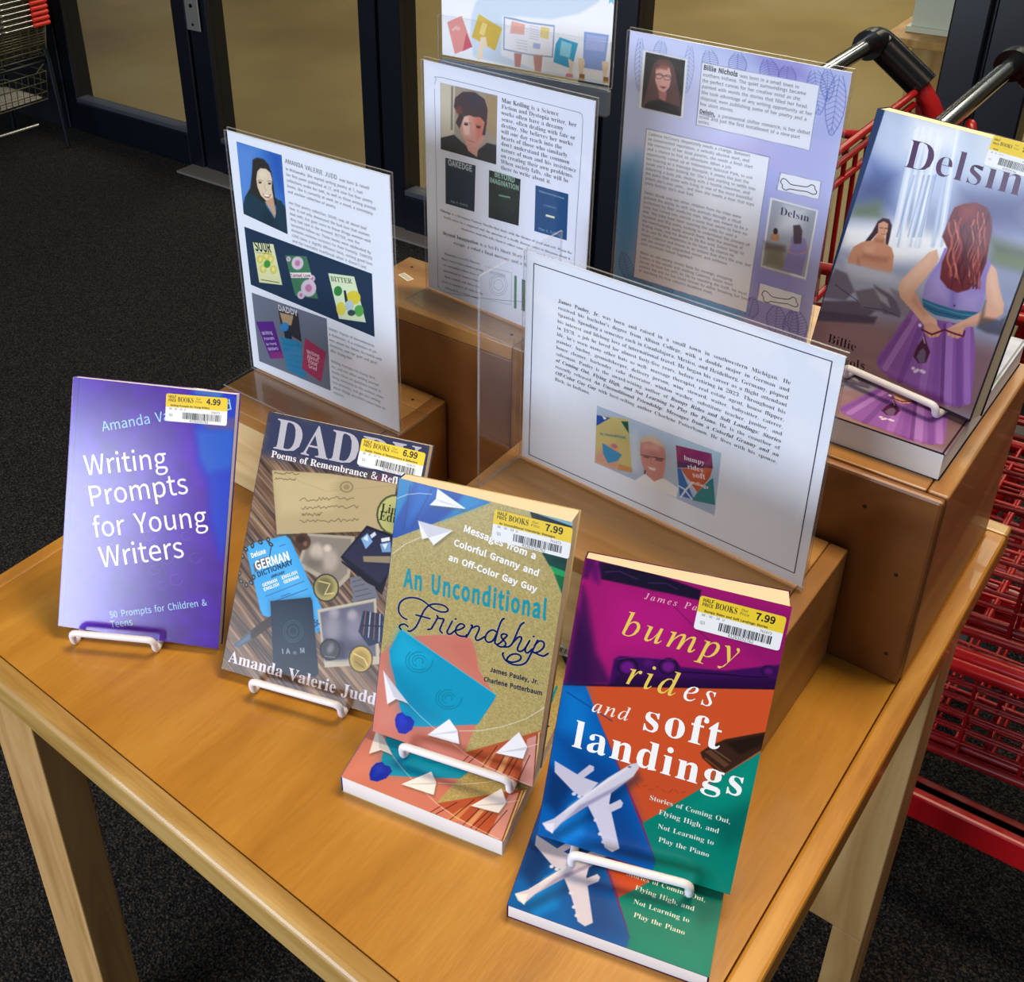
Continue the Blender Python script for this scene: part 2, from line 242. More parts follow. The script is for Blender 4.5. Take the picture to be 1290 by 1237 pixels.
# ------------------------------------------------------------------ lettering
# letter outlines: advance, then each outline as x, y, x, y ... in thousandths of the letter size ('!' in B is a dotless i)
GLY = {
 'S':{'A':[426,[[3,0,68,0,118,157,305,157,354,0,423,0,249,513,176,513],[134,208,213,461,265,287,289,208]]],
'B':[460,[[71,0,234,0,335,17,404,67,429,151,415,211,378,252,324,273,365,301,390,340,399,388,376,461,315,501,223,513,71,513],[135,296,135,462,214,462,281,454,322,428,335,380,323,334,283,306,211,296],[135,52,135,245,225,245,301,235,349,205,365,153,348,96,300,63,225,52]]],
'C':[447,[[264,-9,325,0,377,25,422,64,386,106,351,74,312,55,267,48,182,73,127,146,107,258,128,369,184,440,269,466,310,460,344,443,374,417,409,459,373,490,326,513,268,522,151,490,71,399,41,256,70,113,149,23]]],
'D':[482,[[71,0,202,0,332,31,413,119,440,258,413,397,332,484,199,513,71,513],[135,53,135,461,193,461,294,437,354,369,374,258,354,148,294,78,193,53]]],
'E':[412,[[71,0,374,0,374,55,135,55,135,242,330,242,330,298,135,298,135,459,366,459,366,513,71,513]]],
'F':[387,[[71,0,135,0,135,230,331,230,331,285,135,285,135,459,366,459,366,513,71,513]]],
'G':[482,[[272,-9,337,-1,390,20,431,50,431,266,262,266,262,212,371,212,371,78,346,62,314,51,279,48,185,73,127,146,107,258,128,369,188,440,278,466,324,459,360,442,389,417,424,459,388,489,339,513,276,522,155,490,71,399,41,256,71,113,152,23]]],
'H':[510,[[71,0,135,0,135,242,375,242,375,0,440,0,440,513,375,513,375,298,135,298,135,513,71,513]]],
'I':[205,[[71,0,135,0,135,513,71,513]]],
'J':[375,[[166,-9,247,13,293,70,307,151,307,513,242,513,242,157,233,94,206,59,160,48,125,54,96,72,71,106,25,72,60,27,107,0]]],
'K':[452,[[71,0,135,0,135,162,223,268,377,0,450,0,264,319,425,513,352,513,135,256,135,513,71,513]]],
'L':[380,[[71,0,360,0,360,55,135,55,135,513,71,513]]],
'M':[569,[[71,0,129,0,123,436,262,52,305,52,446,436,438,284,438,0,498,0,498,513,420,513,284,132,148,513,71,513]]],
'N':[506,[[71,0,132,0,127,430,182,324,369,0,436,0,436,513,374,513,379,137,383,84,380,84,324,190,137,513,71,513]]],
'O':[520,[[260,-9,374,24,451,116,479,258,451,400,374,491,260,522,146,491,69,400,41,258,69,116,146,24],[260,48,179,74,126,147,107,258,126,369,179,440,260,466,340,440,393,369,412,258,393,147,340,74]]],
'P':[443,[[71,0,135,0,135,204,220,204,319,221,385,273,409,363,385,452,318,499,217,513,71,513],[135,257,135,461,209,461,284,452,329,421,345,363,330,303,286,268,211,257]]],
'Q':[520,[[260,45,179,71,126,145,107,258,126,369,179,440,260,466,340,440,393,369,412,258,393,145,340,71],[417,-129,471,-123,490,-117,478,-67,424,-75,372,-67,328,-44,298,-6,393,38,456,128,479,258,451,400,374,491,260,522,146,491,69,400,41,258,64,126,130,35,228,-7,269,-70,332,-113]]],
'R':[445,[[135,270,135,461,221,461,289,452,332,423,346,370,332,314,289,281,221,270],[352,0,425,0,295,225,356,252,396,300,410,370,387,454,324,500,231,513,71,513,71,0,135,0,135,218,228,218]]],
'S':[417,[[213,-9,306,11,366,63,387,137,373,200,335,244,282,274,169,324,137,350,123,391,135,431,168,457,219,466,264,460,302,443,336,418,370,459,328,492,277,514,219,522,136,505,79,457,57,387,74,324,114,281,279,201,310,174,321,131,309,87,272,58,214,48,161,56,113,78,72,111,34,67,84,26,144,0]]],
'T':[419,[[177,0,242,0,242,459,398,459,398,513,22,513,22,459,177,459]]],
'U':[505,[[253,-9,347,12,412,81,437,211,437,513,375,513,375,210,358,113,315,62,253,48,192,62,149,113,133,210,133,513,69,513,69,211,93,81,158,12]]],
'V':[403,[[165,0,239,0,403,513,337,513,202,66,69,513,1,513]]],
'W':[615,[[127,0,204,0,309,426,412,0,490,0,596,513,534,513,451,67,447,67,410,234,339,513,279,513,169,67,85,513,18,513]]],
'Y':[372,[[153,0,218,0,218,199,373,513,305,513,185,256,68,513,-1,513,153,199]]],
'a':[394,[[152,-9,197,-2,240,18,280,46,286,0,338,0,338,234,325,316,282,371,207,390,148,382,98,363,57,340,82,296,115,316,154,331,196,337,244,323,268,288,275,241,142,214,66,168,41,99,56,40,95,4],[170,43,136,49,112,68,103,103,119,146,173,178,275,198,275,92,239,65,205,48]]],
'b':[433,[[232,-9,313,15,374,85,397,196,380,299,329,366,246,390,204,383,163,364,126,337,129,557,64,557,64,0,116,0,124,39,159,13,196,-3],[221,45,193,48,162,61,129,84,129,284,164,313,197,330,230,336,288,318,321,270,331,195,316,115,278,63]]],
'c':[357,[[214,-9,259,-3,300,13,338,39,310,82,283,63,253,49,220,44,158,62,117,113,102,190,118,267,160,318,222,336,250,332,275,320,298,303,330,345,300,367,264,384,219,390,128,366,62,298,36,190,60,82,123,14]]],
'd':[434,[[194,-9,238,-2,277,18,312,45,317,0,370,0,370,557,305,557,309,346,276,370,242,385,202,390,120,366,60,296,37,190,57,82,111,14],[208,45,151,62,115,112,103,190,118,267,157,318,213,336,244,332,274,319,305,296,305,97,274,68,242,50]]],
'e':[388,[[218,-9,266,-4,308,10,343,29,321,72,292,56,260,46,225,42,162,58,118,104,99,175,356,175,359,211,341,306,289,368,207,390,124,366,61,297,36,190,61,83,126,15],[99,221,119,285,157,325,208,339,259,325,291,286,303,221]]],
'f':[228,[[23,328,75,328,75,0,139,0,139,328,219,328,219,380,139,380,139,440,145,482,162,507,193,515,235,505,249,555,186,567,123,551,87,508,75,441,75,380,23,377]]],
'g':[395,[[193,-175,295,-157,361,-109,385,-43,370,8,326,38,253,47,178,47,138,52,117,67,111,88,115,107,136,134,192,120,263,137,313,182,331,253,327,284,317,310,300,331,378,331,378,380,246,380,192,390,121,373,70,326,50,254,57,212,75,177,99,149,80,132,64,108,57,78,62,52,92,13,61,-12,42,-41,36,-74,56,-129,111,-163],[192,164,152,175,123,206,111,254,122,302,151,333,192,343,233,333,262,302,273,254,262,206,233,175],[202,-131,142,-123,105,-100,92,-64,96,-42,108,-21,130,0,287,-10,313,-26,322,-54,307,-91,266,-120]]],
'h':[425,[[64,0,129,0,129,276,164,308,197,328,232,334,274,324,297,291,305,232,305,0,368,0,368,241,356,323,318,373,252,390,204,381,163,358,126,326,129,557,64,557]]],
'i':[193,[[64,0,129,0,129,380,64,380],[97,459,119,464,134,479,139,501,134,523,119,537,97,543,75,537,60,523,55,501,60,479,75,464]]],
'j':[193,[[25,-169,85,-154,119,-111,129,-43,129,380,65,380,65,-43,61,-83,47,-109,18,-118,-18,-111,-31,-160],[97,459,119,464,134,479,139,501,134,523,119,537,97,543,74,537,59,523,54,501,59,479,74,464]]],
'k':[387,[[64,0,127,0,127,100,199,183,310,0,380,0,236,227,363,380,291,380,127,180,127,557,64,557]]],
'l':[199,[[132,-9,169,-4,160,46,137,47,129,71,129,557,64,557,64,76,71,30,93,1]]],
'm':[648,[[64,0,129,0,129,276,162,308,194,328,224,334,264,324,287,291,295,232,295,0,359,0,359,276,393,308,424,328,454,334,494,324,518,291,525,232,525,0,589,0,589,241,576,323,538,373,474,390,429,381,388,355,348,317,327,356,293,381,243,390,200,381,160,358,123,325,117,380,64,380]]],
'n':[427,[[64,0,129,0,129,276,164,308,197,328,232,334,274,324,297,291,305,232,305,0,368,0,368,241,356,323,318,373,252,390,204,381,162,358,123,325,117,380,64,380]]],
'o':[424,[[212,-9,299,14,363,82,388,190,363,298,299,366,212,390,125,366,61,298,36,190,61,82,125,14],[212,44,154,62,116,113,102,190,116,267,154,318,212,336,270,318,309,267,323,190,309,113,270,62]]],
'p':[434,[[64,-160,129,-160,127,35,162,11,197,-4,232,-9,313,15,374,85,397,196,380,299,329,366,246,390,202,382,162,363,123,336,117,380,64,380],[221,45,194,48,162,61,129,84,129,284,164,313,198,330,230,336,288,318,321,270,331,195,316,115,278,63]]],
'q':[434,[[305,-160,370,-160,370,380,319,380,311,345,278,369,242,385,202,390,120,366,60,296,37,190,57,82,111,14,194,-9,237,-2,275,17,309,44],[208,45,151,62,115,112,103,190,118,267,157,318,213,336,244,332,274,319,305,296,305,97,274,68,242,50]]],
'r':[272,[[64,0,129,0,129,244,158,296,191,324,238,332,261,326,273,382,232,390,192,380,155,353,123,311,117,380,64,380]]],
's':[328,[[164,-9,239,6,286,47,302,104,284,161,241,196,146,235,116,256,104,285,112,313,135,333,175,340,207,336,261,307,292,347,259,368,219,384,174,390,103,375,59,337,43,282,60,229,102,195,195,155,228,133,241,100,233,70,208,49,166,41,124,46,87,62,53,86,22,43,63,16,111,-2]]],
't':[264,[[183,-9,254,5,242,53,198,43,163,51,145,76,139,116,139,328,243,328,243,380,139,380,139,487,86,487,79,380,19,377,19,328,76,328,76,118,86,51,120,7]]],
'u':[425,[[176,-9,223,0,264,23,303,60,308,0,361,0,361,380,298,380,298,111,263,74,231,53,195,46,154,57,131,89,123,147,123,380,59,380,59,139,71,58,110,8]]],
'v':[365,[[146,0,221,0,356,380,293,380,186,52,182,52,76,380,9,380]]],
'w':[562,[[125,0,199,0,279,314,282,314,363,0,440,0,543,380,482,380,403,55,400,55,314,380,251,380,167,55,163,55,141,160,84,380,19,380]]],
'x':[349,[[11,0,78,0,167,157,268,0,338,0,213,192,328,380,262,380,181,233,90,380,20,380,136,198]]],
'y':[365,[[71,-164,135,-146,181,-99,213,-32,356,380,293,380,194,62,190,62,76,380,9,380,162,-1,134,-72,105,-101,68,-111,39,-105,26,-156]]],
'0':[389,[[195,-9,279,20,335,109,354,258,335,406,279,493,195,522,110,493,55,406,35,258,55,109,110,20],[195,43,143,65,109,136,97,258,109,380,143,450,195,472,246,450,280,380,293,258,280,136,246,65]]],
'1':[389,[[62,0,343,0,343,53,240,53,240,513,191,513,126,486,85,477,85,436,176,436,176,53,62,53]]],
'2':[389,[[31,0,354,0,354,55,127,50,233,162,304,268,329,372,311,451,259,504,179,522,120,513,71,487,28,447,65,411,96,442,132,463,172,471,224,457,256,422,266,369,241,275,163,167,31,38]]],
'3':[389,[[184,-9,268,8,327,59,349,137,335,199,296,243,241,268,289,298,320,339,332,394,312,464,260,507,182,522,127,514,80,493,39,461,74,421,105,447,141,464,180,471,226,460,256,432,267,389,254,339,209,304,125,291,125,242,219,229,269,194,284,139,271,89,234,56,180,44,128,53,87,74,53,103,20,62,60,27,114,1]]],
'4':[389,[[238,0,298,0,298,141,367,141,367,193,298,193,298,513,228,513,14,183,14,141,238,141],[238,193,81,193,242,443,238,350]]],
'5':[389,[[183,-9,265,12,327,71,352,167,330,260,275,313,197,331,143,321,120,310,133,459,326,459,326,513,77,513,60,274,95,252,149,279,180,282,236,268,273,228,286,165,272,101,233,59,177,44,124,52,83,73,51,101,19,59,59,26,113,1]]],
'6':[389,[[211,-9,285,12,338,70,359,158,341,247,291,301,216,319,175,311,135,290,99,257,119,383,166,450,232,470,262,465,290,451,313,431,349,470,317,497,277,516,229,522,136,495,66,406,39,245,62,104,123,19],[101,206,136,244,172,265,205,271,257,257,288,218,298,158,286,96,255,56,211,41,155,60,118,116]]],
'7':[389,[[139,0,205,0,221,178,265,328,356,475,356,513,34,513,34,459,284,459,203,321,158,174]]],
'8':[389,[[196,-9,280,9,336,56,356,123,344,184,313,228,270,262,301,293,327,335,338,386,321,456,273,504,197,521,126,505,75,459,57,391,66,342,92,303,126,270,81,237,46,189,32,127,54,57,111,9],[231,279,174,305,131,340,115,391,126,434,154,463,197,473,244,461,273,429,284,382,278,346,260,311],[197,39,141,51,103,84,89,133,98,179,123,218,160,249,227,219,276,182,296,125,283,80,249,50]]],
'9':[389,[[165,-9,255,19,324,112,351,279,328,414,267,495,178,522,104,501,51,443,31,356,49,267,98,213,172,195,215,202,255,224,291,257,270,131,224,64,162,44,130,49,101,62,76,83,41,43,73,16,114,-2],[290,311,255,271,218,249,183,242,132,256,101,296,91,356,103,417,134,458,179,473,235,454,272,400]]],
'.':[195,[[97,-9,121,-3,137,14,144,39,137,65,121,82,97,88,74,82,57,65,51,39,57,14,74,-3]]],
',':[195,[[53,-133,107,-98,142,-49,155,13,148,54,130,79,101,88,77,83,59,67,53,43,59,19,76,4,107,-1,98,-40,74,-72,37,-95]]],
':':[195,[[97,273,121,279,137,296,144,322,137,348,121,365,97,371,74,365,57,348,51,322,57,296,74,279],[97,-9,121,-3,137,14,144,39,137,65,121,82,97,88,74,82,57,65,51,39,57,14,74,-3]]],
'&':[476,[[181,-9,238,-2,287,19,329,50,410,4,447,-9,464,44,402,71,368,93,405,149,435,211,458,277,398,277,380,221,355,170,326,125,279,169,234,217,196,270,252,312,294,361,312,422,300,474,265,509,211,522,149,506,108,463,93,402,97,364,127,282,77,242,40,194,25,133,45,59,100,9],[287,83,256,61,224,47,189,42,137,54,101,87,88,137,96,174,120,207,153,237,192,182],[172,312,151,374,148,403,156,441,178,468,211,478,239,469,255,448,260,420,248,379,216,344]]],
'-':[243,[[32,172,211,172,211,221,32,221]]],
"'":[195,[[77,338,117,338,129,468,130,540,63,540,64,468]]],
'?':[332,[[125,155,181,155,205,247,263,322,295,409,278,476,233,518,164,534,111,525,67,502,30,469,67,436,93,460,123,475,157,480,199,470,224,443,232,405,201,330,145,255],[155,-9,178,-3,195,14,202,39,195,65,178,82,155,88,131,82,115,65,109,39,115,14,131,-3]]]},
 'B':{'A':[437,[[-9,0,-9,18,24,30,49,75,206,466,224,465,411,34,430,20,443,18,443,0,229,0,229,18,259,21,277,30,282,54,253,132,103,132,75,48,80,32,96,21,128,18,128,0],[113,161,242,161,177,319]]],
'B':[443,[[16,0,16,17,52,25,69,44,75,82,69,412,41,436,15,439,15,455,220,455,318,444,377,409,396,351,384,302,348,268,287,247,360,223,404,185,418,132,413,93,397,61,371,35,335,15,291,4],[182,252,245,261,263,272,282,314,278,395,257,424,193,430,182,391],[248,27,283,49,299,95,298,162,277,208,231,228,182,231,186,41,208,25]]],
'C':[468,[[257,-11,174,3,105,43,56,104,29,184,30,273,56,351,106,412,176,452,259,465,328,454,388,435,413,449,419,465,437,465,437,308,420,308,381,380,328,427,298,439,265,443,198,419,157,347,144,226,159,114,203,46,278,24,331,33,383,61,428,106,447,89,395,33,332,0]]],
'D':[496,[[20,0,20,17,63,30,74,75,72,397,61,426,15,439,15,455,222,455,296,449,357,429,405,396,440,351,461,295,468,228,441,101,362,25,228,0],[262,30,295,47,319,75,337,115,347,166,351,229,336,342,294,410,223,433,190,423,182,385,185,42,197,29]]],
'E':[442,[[14,0,14,17,51,22,70,41,75,78,74,394,62,425,36,437,16,439,16,455,399,455,399,320,383,320,375,357,361,386,340,406,276,428,189,422,183,388,183,246,243,256,272,288,288,345,304,345,304,118,287,118,273,181,241,213,183,222,187,42,213,28,313,39,371,75,411,143,430,143,402,0]]],
'F':[404,[[15,0,15,17,62,34,75,84,73,396,61,423,14,439,14,455,394,455,394,320,377,320,355,385,328,412,261,430,186,421,182,247,239,257,269,289,284,347,302,347,302,118,285,118,269,181,239,213,182,224,188,43,210,24,257,17,257,0]]],
'G':[508,[[222,-7,141,19,80,70,41,141,28,229,41,315,80,385,139,435,215,462,293,463,401,439,419,465,437,465,437,308,420,308,382,379,329,426,267,443,200,419,159,347,146,228,150,163,161,110,180,67,206,37,238,19,298,14,328,27,341,53,337,161,317,176,275,182,275,198,500,198,500,182,457,171,446,128,446,29,387,7,328,-6]]],
'H':[523,[[15,0,15,17,62,32,75,81,69,413,51,431,16,439,16,455,242,455,242,439,191,422,182,379,182,251,342,251,334,422,282,439,282,455,507,455,507,439,461,424,449,379,455,44,471,25,507,17,507,0,282,0,282,17,329,31,340,58,342,221,182,221,187,43,205,24,242,17,242,0]]],
'I':[261,[[13,0,13,17,61,32,74,56,70,419,52,433,13,439,13,455,244,455,244,439,196,427,184,405,192,37,246,17,246,0]]],
'J':[330,[[109,-65,51,-54,11,-22,-3,23,11,61,44,75,79,62,92,18,77,-19,89,-38,131,-33,147,3,142,409,122,430,79,439,79,455,314,455,314,439,269,426,255,367,255,89,239,3,190,-48]]],
'K':[510,[[16,0,16,17,63,32,75,81,70,413,52,432,17,439,17,455,242,455,242,439,191,422,183,379,183,234,345,406,349,418,342,430,291,439,291,455,486,455,486,439,436,430,392,404,271,285,487,25,519,17,519,0,281,0,281,17,332,29,316,66,199,214,183,198,188,43,205,24,242,17,242,0]]],
'L':[426,[[15,0,15,17,62,32,75,81,69,414,51,432,16,439,16,455,250,455,250,439,193,424,182,379,188,40,234,28,315,40,354,63,397,125,409,154,427,154,402,0]]],
'M':[634,[[14,0,14,17,61,32,74,58,66,423,15,439,15,455,185,455,317,142,449,455,617,455,617,439,573,423,560,378,569,34,617,17,617,0,396,0,396,17,440,29,455,83,455,399,288,0,270,0,105,389,107,57,120,30,169,17,169,0]]],
'N':[494,[[403,-11,107,350,112,42,129,24,167,17,167,0,18,0,18,17,67,33,76,79,76,388,18,439,18,455,156,455,391,169,382,421,331,439,331,455,480,455,480,439,433,425,422,377,422,-11]]],
'O':[525,[[228,-9,169,7,94,58,58,106,35,163,29,260,45,321,75,374,117,417,170,448,232,464,298,464,357,448,431,399,481,323,496,261,496,195,481,134,450,81,383,21,325,-3,294,-9],[265,12,328,36,367,108,379,228,376,293,365,346,348,389,324,419,294,437,260,443,196,419,158,347,145,228,149,163,159,109,177,67,201,37,230,18]]],
'P':[418,[[15,0,15,17,62,32,75,81,69,413,51,431,16,439,16,455,265,454,336,440,375,415,400,378,409,332,404,296,390,266,367,240,334,221,292,209,182,206,187,43,205,24,242,17,242,0],[182,230,231,232,272,253,290,297,290,361,275,406,241,428,189,424,182,398]]],
'R':[473,[[15,0,15,17,62,32,75,81,69,413,51,431,16,439,16,455,278,452,329,442,367,426,395,403,412,372,417,334,406,285,372,248,315,224,459,21,480,17,480,0,338,0,201,212,182,212,187,43,205,24,242,17,242,0],[182,234,235,236,280,258,301,304,304,336,295,389,268,421,197,427,183,402]]],
'S':[390,[[43,-11,43,158,62,158,91,77,111,50,136,30,164,19,220,17,257,36,276,69,273,117,255,140,99,231,62,276,50,332,57,381,80,421,115,449,160,464,310,447,320,466,339,466,339,319,322,319,293,385,248,429,194,445,155,437,128,413,120,380,127,349,189,303,317,233,350,188,359,133,350,80,323,38,281,8,225,-8,69,7,61,-11]]],
'T':[423,[[92,0,92,17,130,23,150,42,156,81,156,433,116,430,88,420,65,403,35,352,29,318,11,318,11,455,410,455,410,317,394,317,375,382,333,420,263,433,265,58,276,30,305,19,328,17,328,0]]],
'U':[492,[[248,-13,192,-8,147,6,114,29,91,61,78,103,68,413,50,431,15,439,15,455,240,455,240,439,189,422,181,379,183,104,203,51,221,35,275,22,340,37,379,83,392,159,387,413,368,431,328,439,328,455,474,455,474,439,433,421,422,378,418,118,403,69,380,32,346,7,302,-8]]],
'V':[428,[[212,-13,22,420,-14,439,-14,455,211,455,211,439,159,427,156,391,259,143,355,409,342,432,299,439,299,455,442,455,442,439,408,427,382,383,230,-13]]],
'W':[611,[[171,-11,15,427,-15,439,-15,455,181,455,181,439,145,427,148,373,223,153,301,353,267,429,229,439,229,455,439,455,439,439,413,436,398,427,399,386,474,166,549,406,538,430,503,439,503,455,624,455,624,439,594,421,575,379,446,-11,428,-11,316,309,190,-11]]],
'Y':[426,[[101,0,101,17,148,32,161,81,161,179,24,421,-13,438,-13,455,207,455,207,438,157,423,164,392,248,226,347,396,343,424,326,435,295,438,295,455,439,455,439,438,400,416,268,203,273,43,291,24,328,17,328,0]]],
'a':[344,[[255,-10,226,-5,208,10,200,35,168,11,133,-4,74,-6,40,11,22,43,25,91,39,115,98,155,199,190,193,272,177,290,123,293,109,286,121,220,100,196,64,192,38,212,35,252,62,290,115,314,205,315,239,307,263,292,280,271,293,210,300,35,320,42,329,28,281,-6],[174,41,199,63,199,169,154,151,127,123,118,84,122,56,133,39]]],
'b':[361,[[43,-11,37,428,8,439,8,455,138,455,138,279,162,301,190,314,244,316,284,299,315,266,340,195,340,133,323,75,291,30,246,0,192,-10,162,-6,105,28,53,-11],[183,14,204,18,220,30,239,77,244,197,231,251,204,277,164,275,138,242,138,69,143,38,158,20]]],
'c':[293,[[156,-10,108,-1,67,26,38,68,21,120,22,181,40,237,74,280,120,309,175,319,230,310,265,283,276,233,258,209,236,204,214,209,201,225,194,286,169,297,138,285,118,248,112,187,123,105,137,76,156,55,178,42,227,42,271,72,285,60,248,21,205,-2]]],
'd':[370,[[117,-8,78,10,47,44,21,118,27,210,48,261,81,297,123,316,175,314,201,301,223,280,218,423,191,438,176,439,176,455,319,455,325,41,353,28,353,11,223,-10,223,39,201,12,173,-5],[192,34,223,76,220,252,186,279,155,277,130,250,118,153,130,58,153,32]]],
'e':[301,[[154,-10,106,-1,66,26,37,69,21,125,21,187,38,240,68,282,109,309,157,318,193,314,224,301,249,280,268,251,279,216,283,166,117,166,127,97,154,56,199,42,225,47,248,62,270,86,285,73,248,27,205,-1],[116,192,201,192,193,277,175,295,161,297,136,286,121,255]]],
'f':[214,[[15,0,15,16,50,35,52,277,16,277,16,310,52,310,56,386,67,413,85,436,109,452,174,465,222,456,253,432,262,386,244,360,203,360,186,381,196,438,168,442,150,419,148,310,203,310,203,277,148,277,152,34,167,20,199,16,199,0]]],
'g':[327,[[106,-138,48,-122,18,-92,14,-75,20,-54,38,-38,69,-26,44,-10,29,9,26,46,42,74,102,110,58,135,31,169,22,212,30,251,69,295,132,317,208,312,233,304,317,304,317,268,268,268,289,226,285,167,250,125,194,104,121,100,101,71,105,59,141,49,259,40,303,13,316,-37,311,-67,296,-92,272,-113,239,-128,197,-137],[172,127,190,146,195,260,183,288,157,297,132,288,115,238,124,146,143,127],[218,-111,252,-94,263,-66,249,-41,205,-34,97,-34,76,-58,76,-84,95,-103,133,-115]]],
'h':[381,[[18,0,18,16,45,26,52,56,46,429,19,440,19,455,148,455,148,267,175,295,207,313,243,318,292,306,321,271,330,212,337,26,363,16,363,0,202,0,202,16,223,21,232,34,229,258,215,270,183,267,148,235,154,26,180,16,180,0]]],
'i':[198,[[75,368,52,399,57,438,87,462,126,457,150,426,145,387,114,364],[18,0,18,16,45,26,52,56,47,285,20,293,21,310,148,310,154,26,180,16,180,0]]],
'j':[210,[[81,370,57,400,62,439,93,463,132,458,156,427,151,389,120,365],[4,-136,-44,-105,-55,-58,-36,-34,6,-33,25,-55,13,-111,44,-115,58,-100,64,-54,60,277,37,293,22,294,22,310,159,310,156,-58,145,-87,127,-110,102,-127,72,-137]]],
'k':[359,[[17,0,17,16,45,26,52,56,47,429,20,439,21,455,148,455,148,169,242,269,240,287,206,293,206,310,345,310,345,293,297,278,222,209,355,24,376,16,376,0,211,0,211,16,237,23,232,49,163,147,148,134,154,26,180,16,180,0]]],
'l':[199,[[18,0,18,16,45,26,52,56,47,429,20,439,20,455,148,455,154,26,180,16,180,0]]],
'm':[554,[[18,0,18,16,45,26,52,56,46,284,19,294,19,310,146,310,146,265,173,294,204,312,237,318,277,312,305,293,320,261,348,293,381,312,418,318,465,306,494,271,504,212,510,26,536,16,536,0,377,0,377,16,403,26,410,56,404,258,389,270,358,268,324,237,331,26,356,16,356,0,199,0,199,16,225,26,232,56,226,258,211,270,180,267,146,235,152,27,177,16,177,0]]],
'n':[381,[[18,0,18,16,45,26,52,56,46,284,19,294,19,310,148,310,148,267,175,296,207,313,243,318,292,306,321,271,330,212,337,26,363,16,363,0,202,0,202,16,223,21,232,34,229,258,215,270,183,267,148,235,154,26,180,16,180,0]]],
'o':[336,[[140,-8,90,11,52,47,27,96,19,154,27,213,52,262,90,297,140,316,196,316,245,298,283,263,308,214,317,154,308,94,284,46,245,11,197,-8],[186,14,212,50,218,206,208,271,185,296,151,296,128,271,128,39,152,14]]],
'p':[371,[[17,-139,17,-124,48,-107,46,283,19,295,19,310,143,310,143,263,166,294,195,313,253,317,293,298,323,264,348,189,343,99,323,48,291,12,250,-8,196,-5,170,9,148,32,155,-107,197,-123,197,-139],[214,32,239,59,253,154,241,248,218,275,199,278,179,273,148,235,148,69,160,46,176,33]]],
'q':[364,[[175,-139,175,-123,214,-114,224,-83,224,29,200,8,173,-5,119,-7,79,10,47,43,22,115,22,176,40,234,72,280,117,309,170,319,200,315,257,281,309,320,320,320,326,-113,354,-123,354,-139],[198,34,221,56,224,241,219,271,204,289,179,295,159,291,143,280,123,234,118,117,131,60,142,43,158,33]]],
'r':[287,[[18,0,18,16,45,26,52,56,46,285,20,293,21,310,146,310,146,252,187,301,233,318,264,312,288,281,284,243,260,224,222,231,189,260,162,241,149,192,153,32,180,18,197,16,197,0]]],
's':[288,[[132,-8,64,7,51,-9,36,-9,36,105,53,105,72,57,103,26,140,15,179,27,192,58,188,76,156,105,68,155,45,185,37,220,49,270,86,306,220,306,230,319,244,319,244,222,228,222,196,277,166,294,125,292,106,269,115,232,229,165,250,136,257,95,244,39,206,2,181,-7]]],
't':[228,[[124,-9,80,-1,56,26,48,71,48,279,20,279,20,300,129,424,144,424,144,310,208,310,208,279,144,279,149,51,168,40,195,56,206,75,222,66,198,24,165,-1]]],
'u':[375,[[103,-7,81,2,54,38,46,97,39,282,11,294,11,310,142,310,146,54,166,37,196,39,228,66,221,283,189,294,189,310,324,310,331,39,360,30,360,13,277,3,228,-10,228,40,186,3,150,-9]]],
'v':[306,[[142,-10,16,288,-3,293,-3,310,164,310,164,294,132,286,130,268,185,122,241,272,237,284,203,294,203,310,305,310,305,295,272,269,160,-10]]],
'w':[435,[[122,-10,-4,292,-11,293,-11,310,138,310,138,293,115,282,120,253,167,127,211,235,185,292,168,295,168,310,323,310,323,293,299,285,298,262,336,141,384,286,356,295,356,310,445,310,445,295,412,258,304,-10,289,-10,223,197,140,-10]]],
'x':[319,[[5,0,5,15,44,37,123,136,31,279,4,293,4,310,169,310,169,294,143,288,149,260,183,206,234,284,201,294,201,310,311,310,311,296,273,275,198,184,312,16,319,15,319,0,155,0,155,16,185,30,138,114,85,34,98,17,118,15,118,0]]],
'y':[300,[[22,-133,1,-113,-5,-73,13,-46,56,-44,73,-65,79,-97,94,-96,140,-5,11,291,-5,293,-5,310,162,310,162,293,129,281,133,257,185,119,237,281,203,293,203,310,300,310,300,293,277,281,129,-96,95,-131,68,-139]]],
'0':[375,[[150,-3,118,7,69,48,39,111,23,241,30,332,51,405,91,456,118,473,189,486,257,473,305,433,336,370,351,288,345,150,322,76,283,24,256,7,225,-3],[188,37,210,43,227,61,243,131,243,349,227,419,211,437,189,443,166,437,150,419,132,349,128,181,139,91,150,61,166,43]]],
'1':[375,[[65,0,65,36,139,40,153,64,154,416,94,355,57,347,33,369,28,396,132,447,179,482,254,482,261,47,288,36,343,36,343,0]]],
'2':[375,[[24,0,24,69,187,245,222,327,225,395,212,427,189,443,153,442,126,416,114,364,112,329,68,336,37,357,26,396,43,441,92,474,174,486,258,473,288,456,310,434,323,407,319,329,214,195,87,74,269,79,295,107,305,141,345,141,341,0]]],
'3':[375,[[81,5,34,35,19,74,26,103,61,125,76,126,86,79,116,50,187,44,221,66,240,115,238,163,214,202,168,224,95,227,95,269,166,272,204,296,223,340,219,409,200,436,169,445,142,439,116,391,111,341,64,348,34,367,24,401,28,423,62,461,128,483,217,483,255,474,286,458,309,436,323,409,324,348,298,301,253,267,225,256,297,228,336,184,345,138,329,70,288,25,209,-3]]],
'7':[375,[[111,0,289,406,93,403,80,391,70,338,30,338,33,480,353,480,353,447,168,0]]],
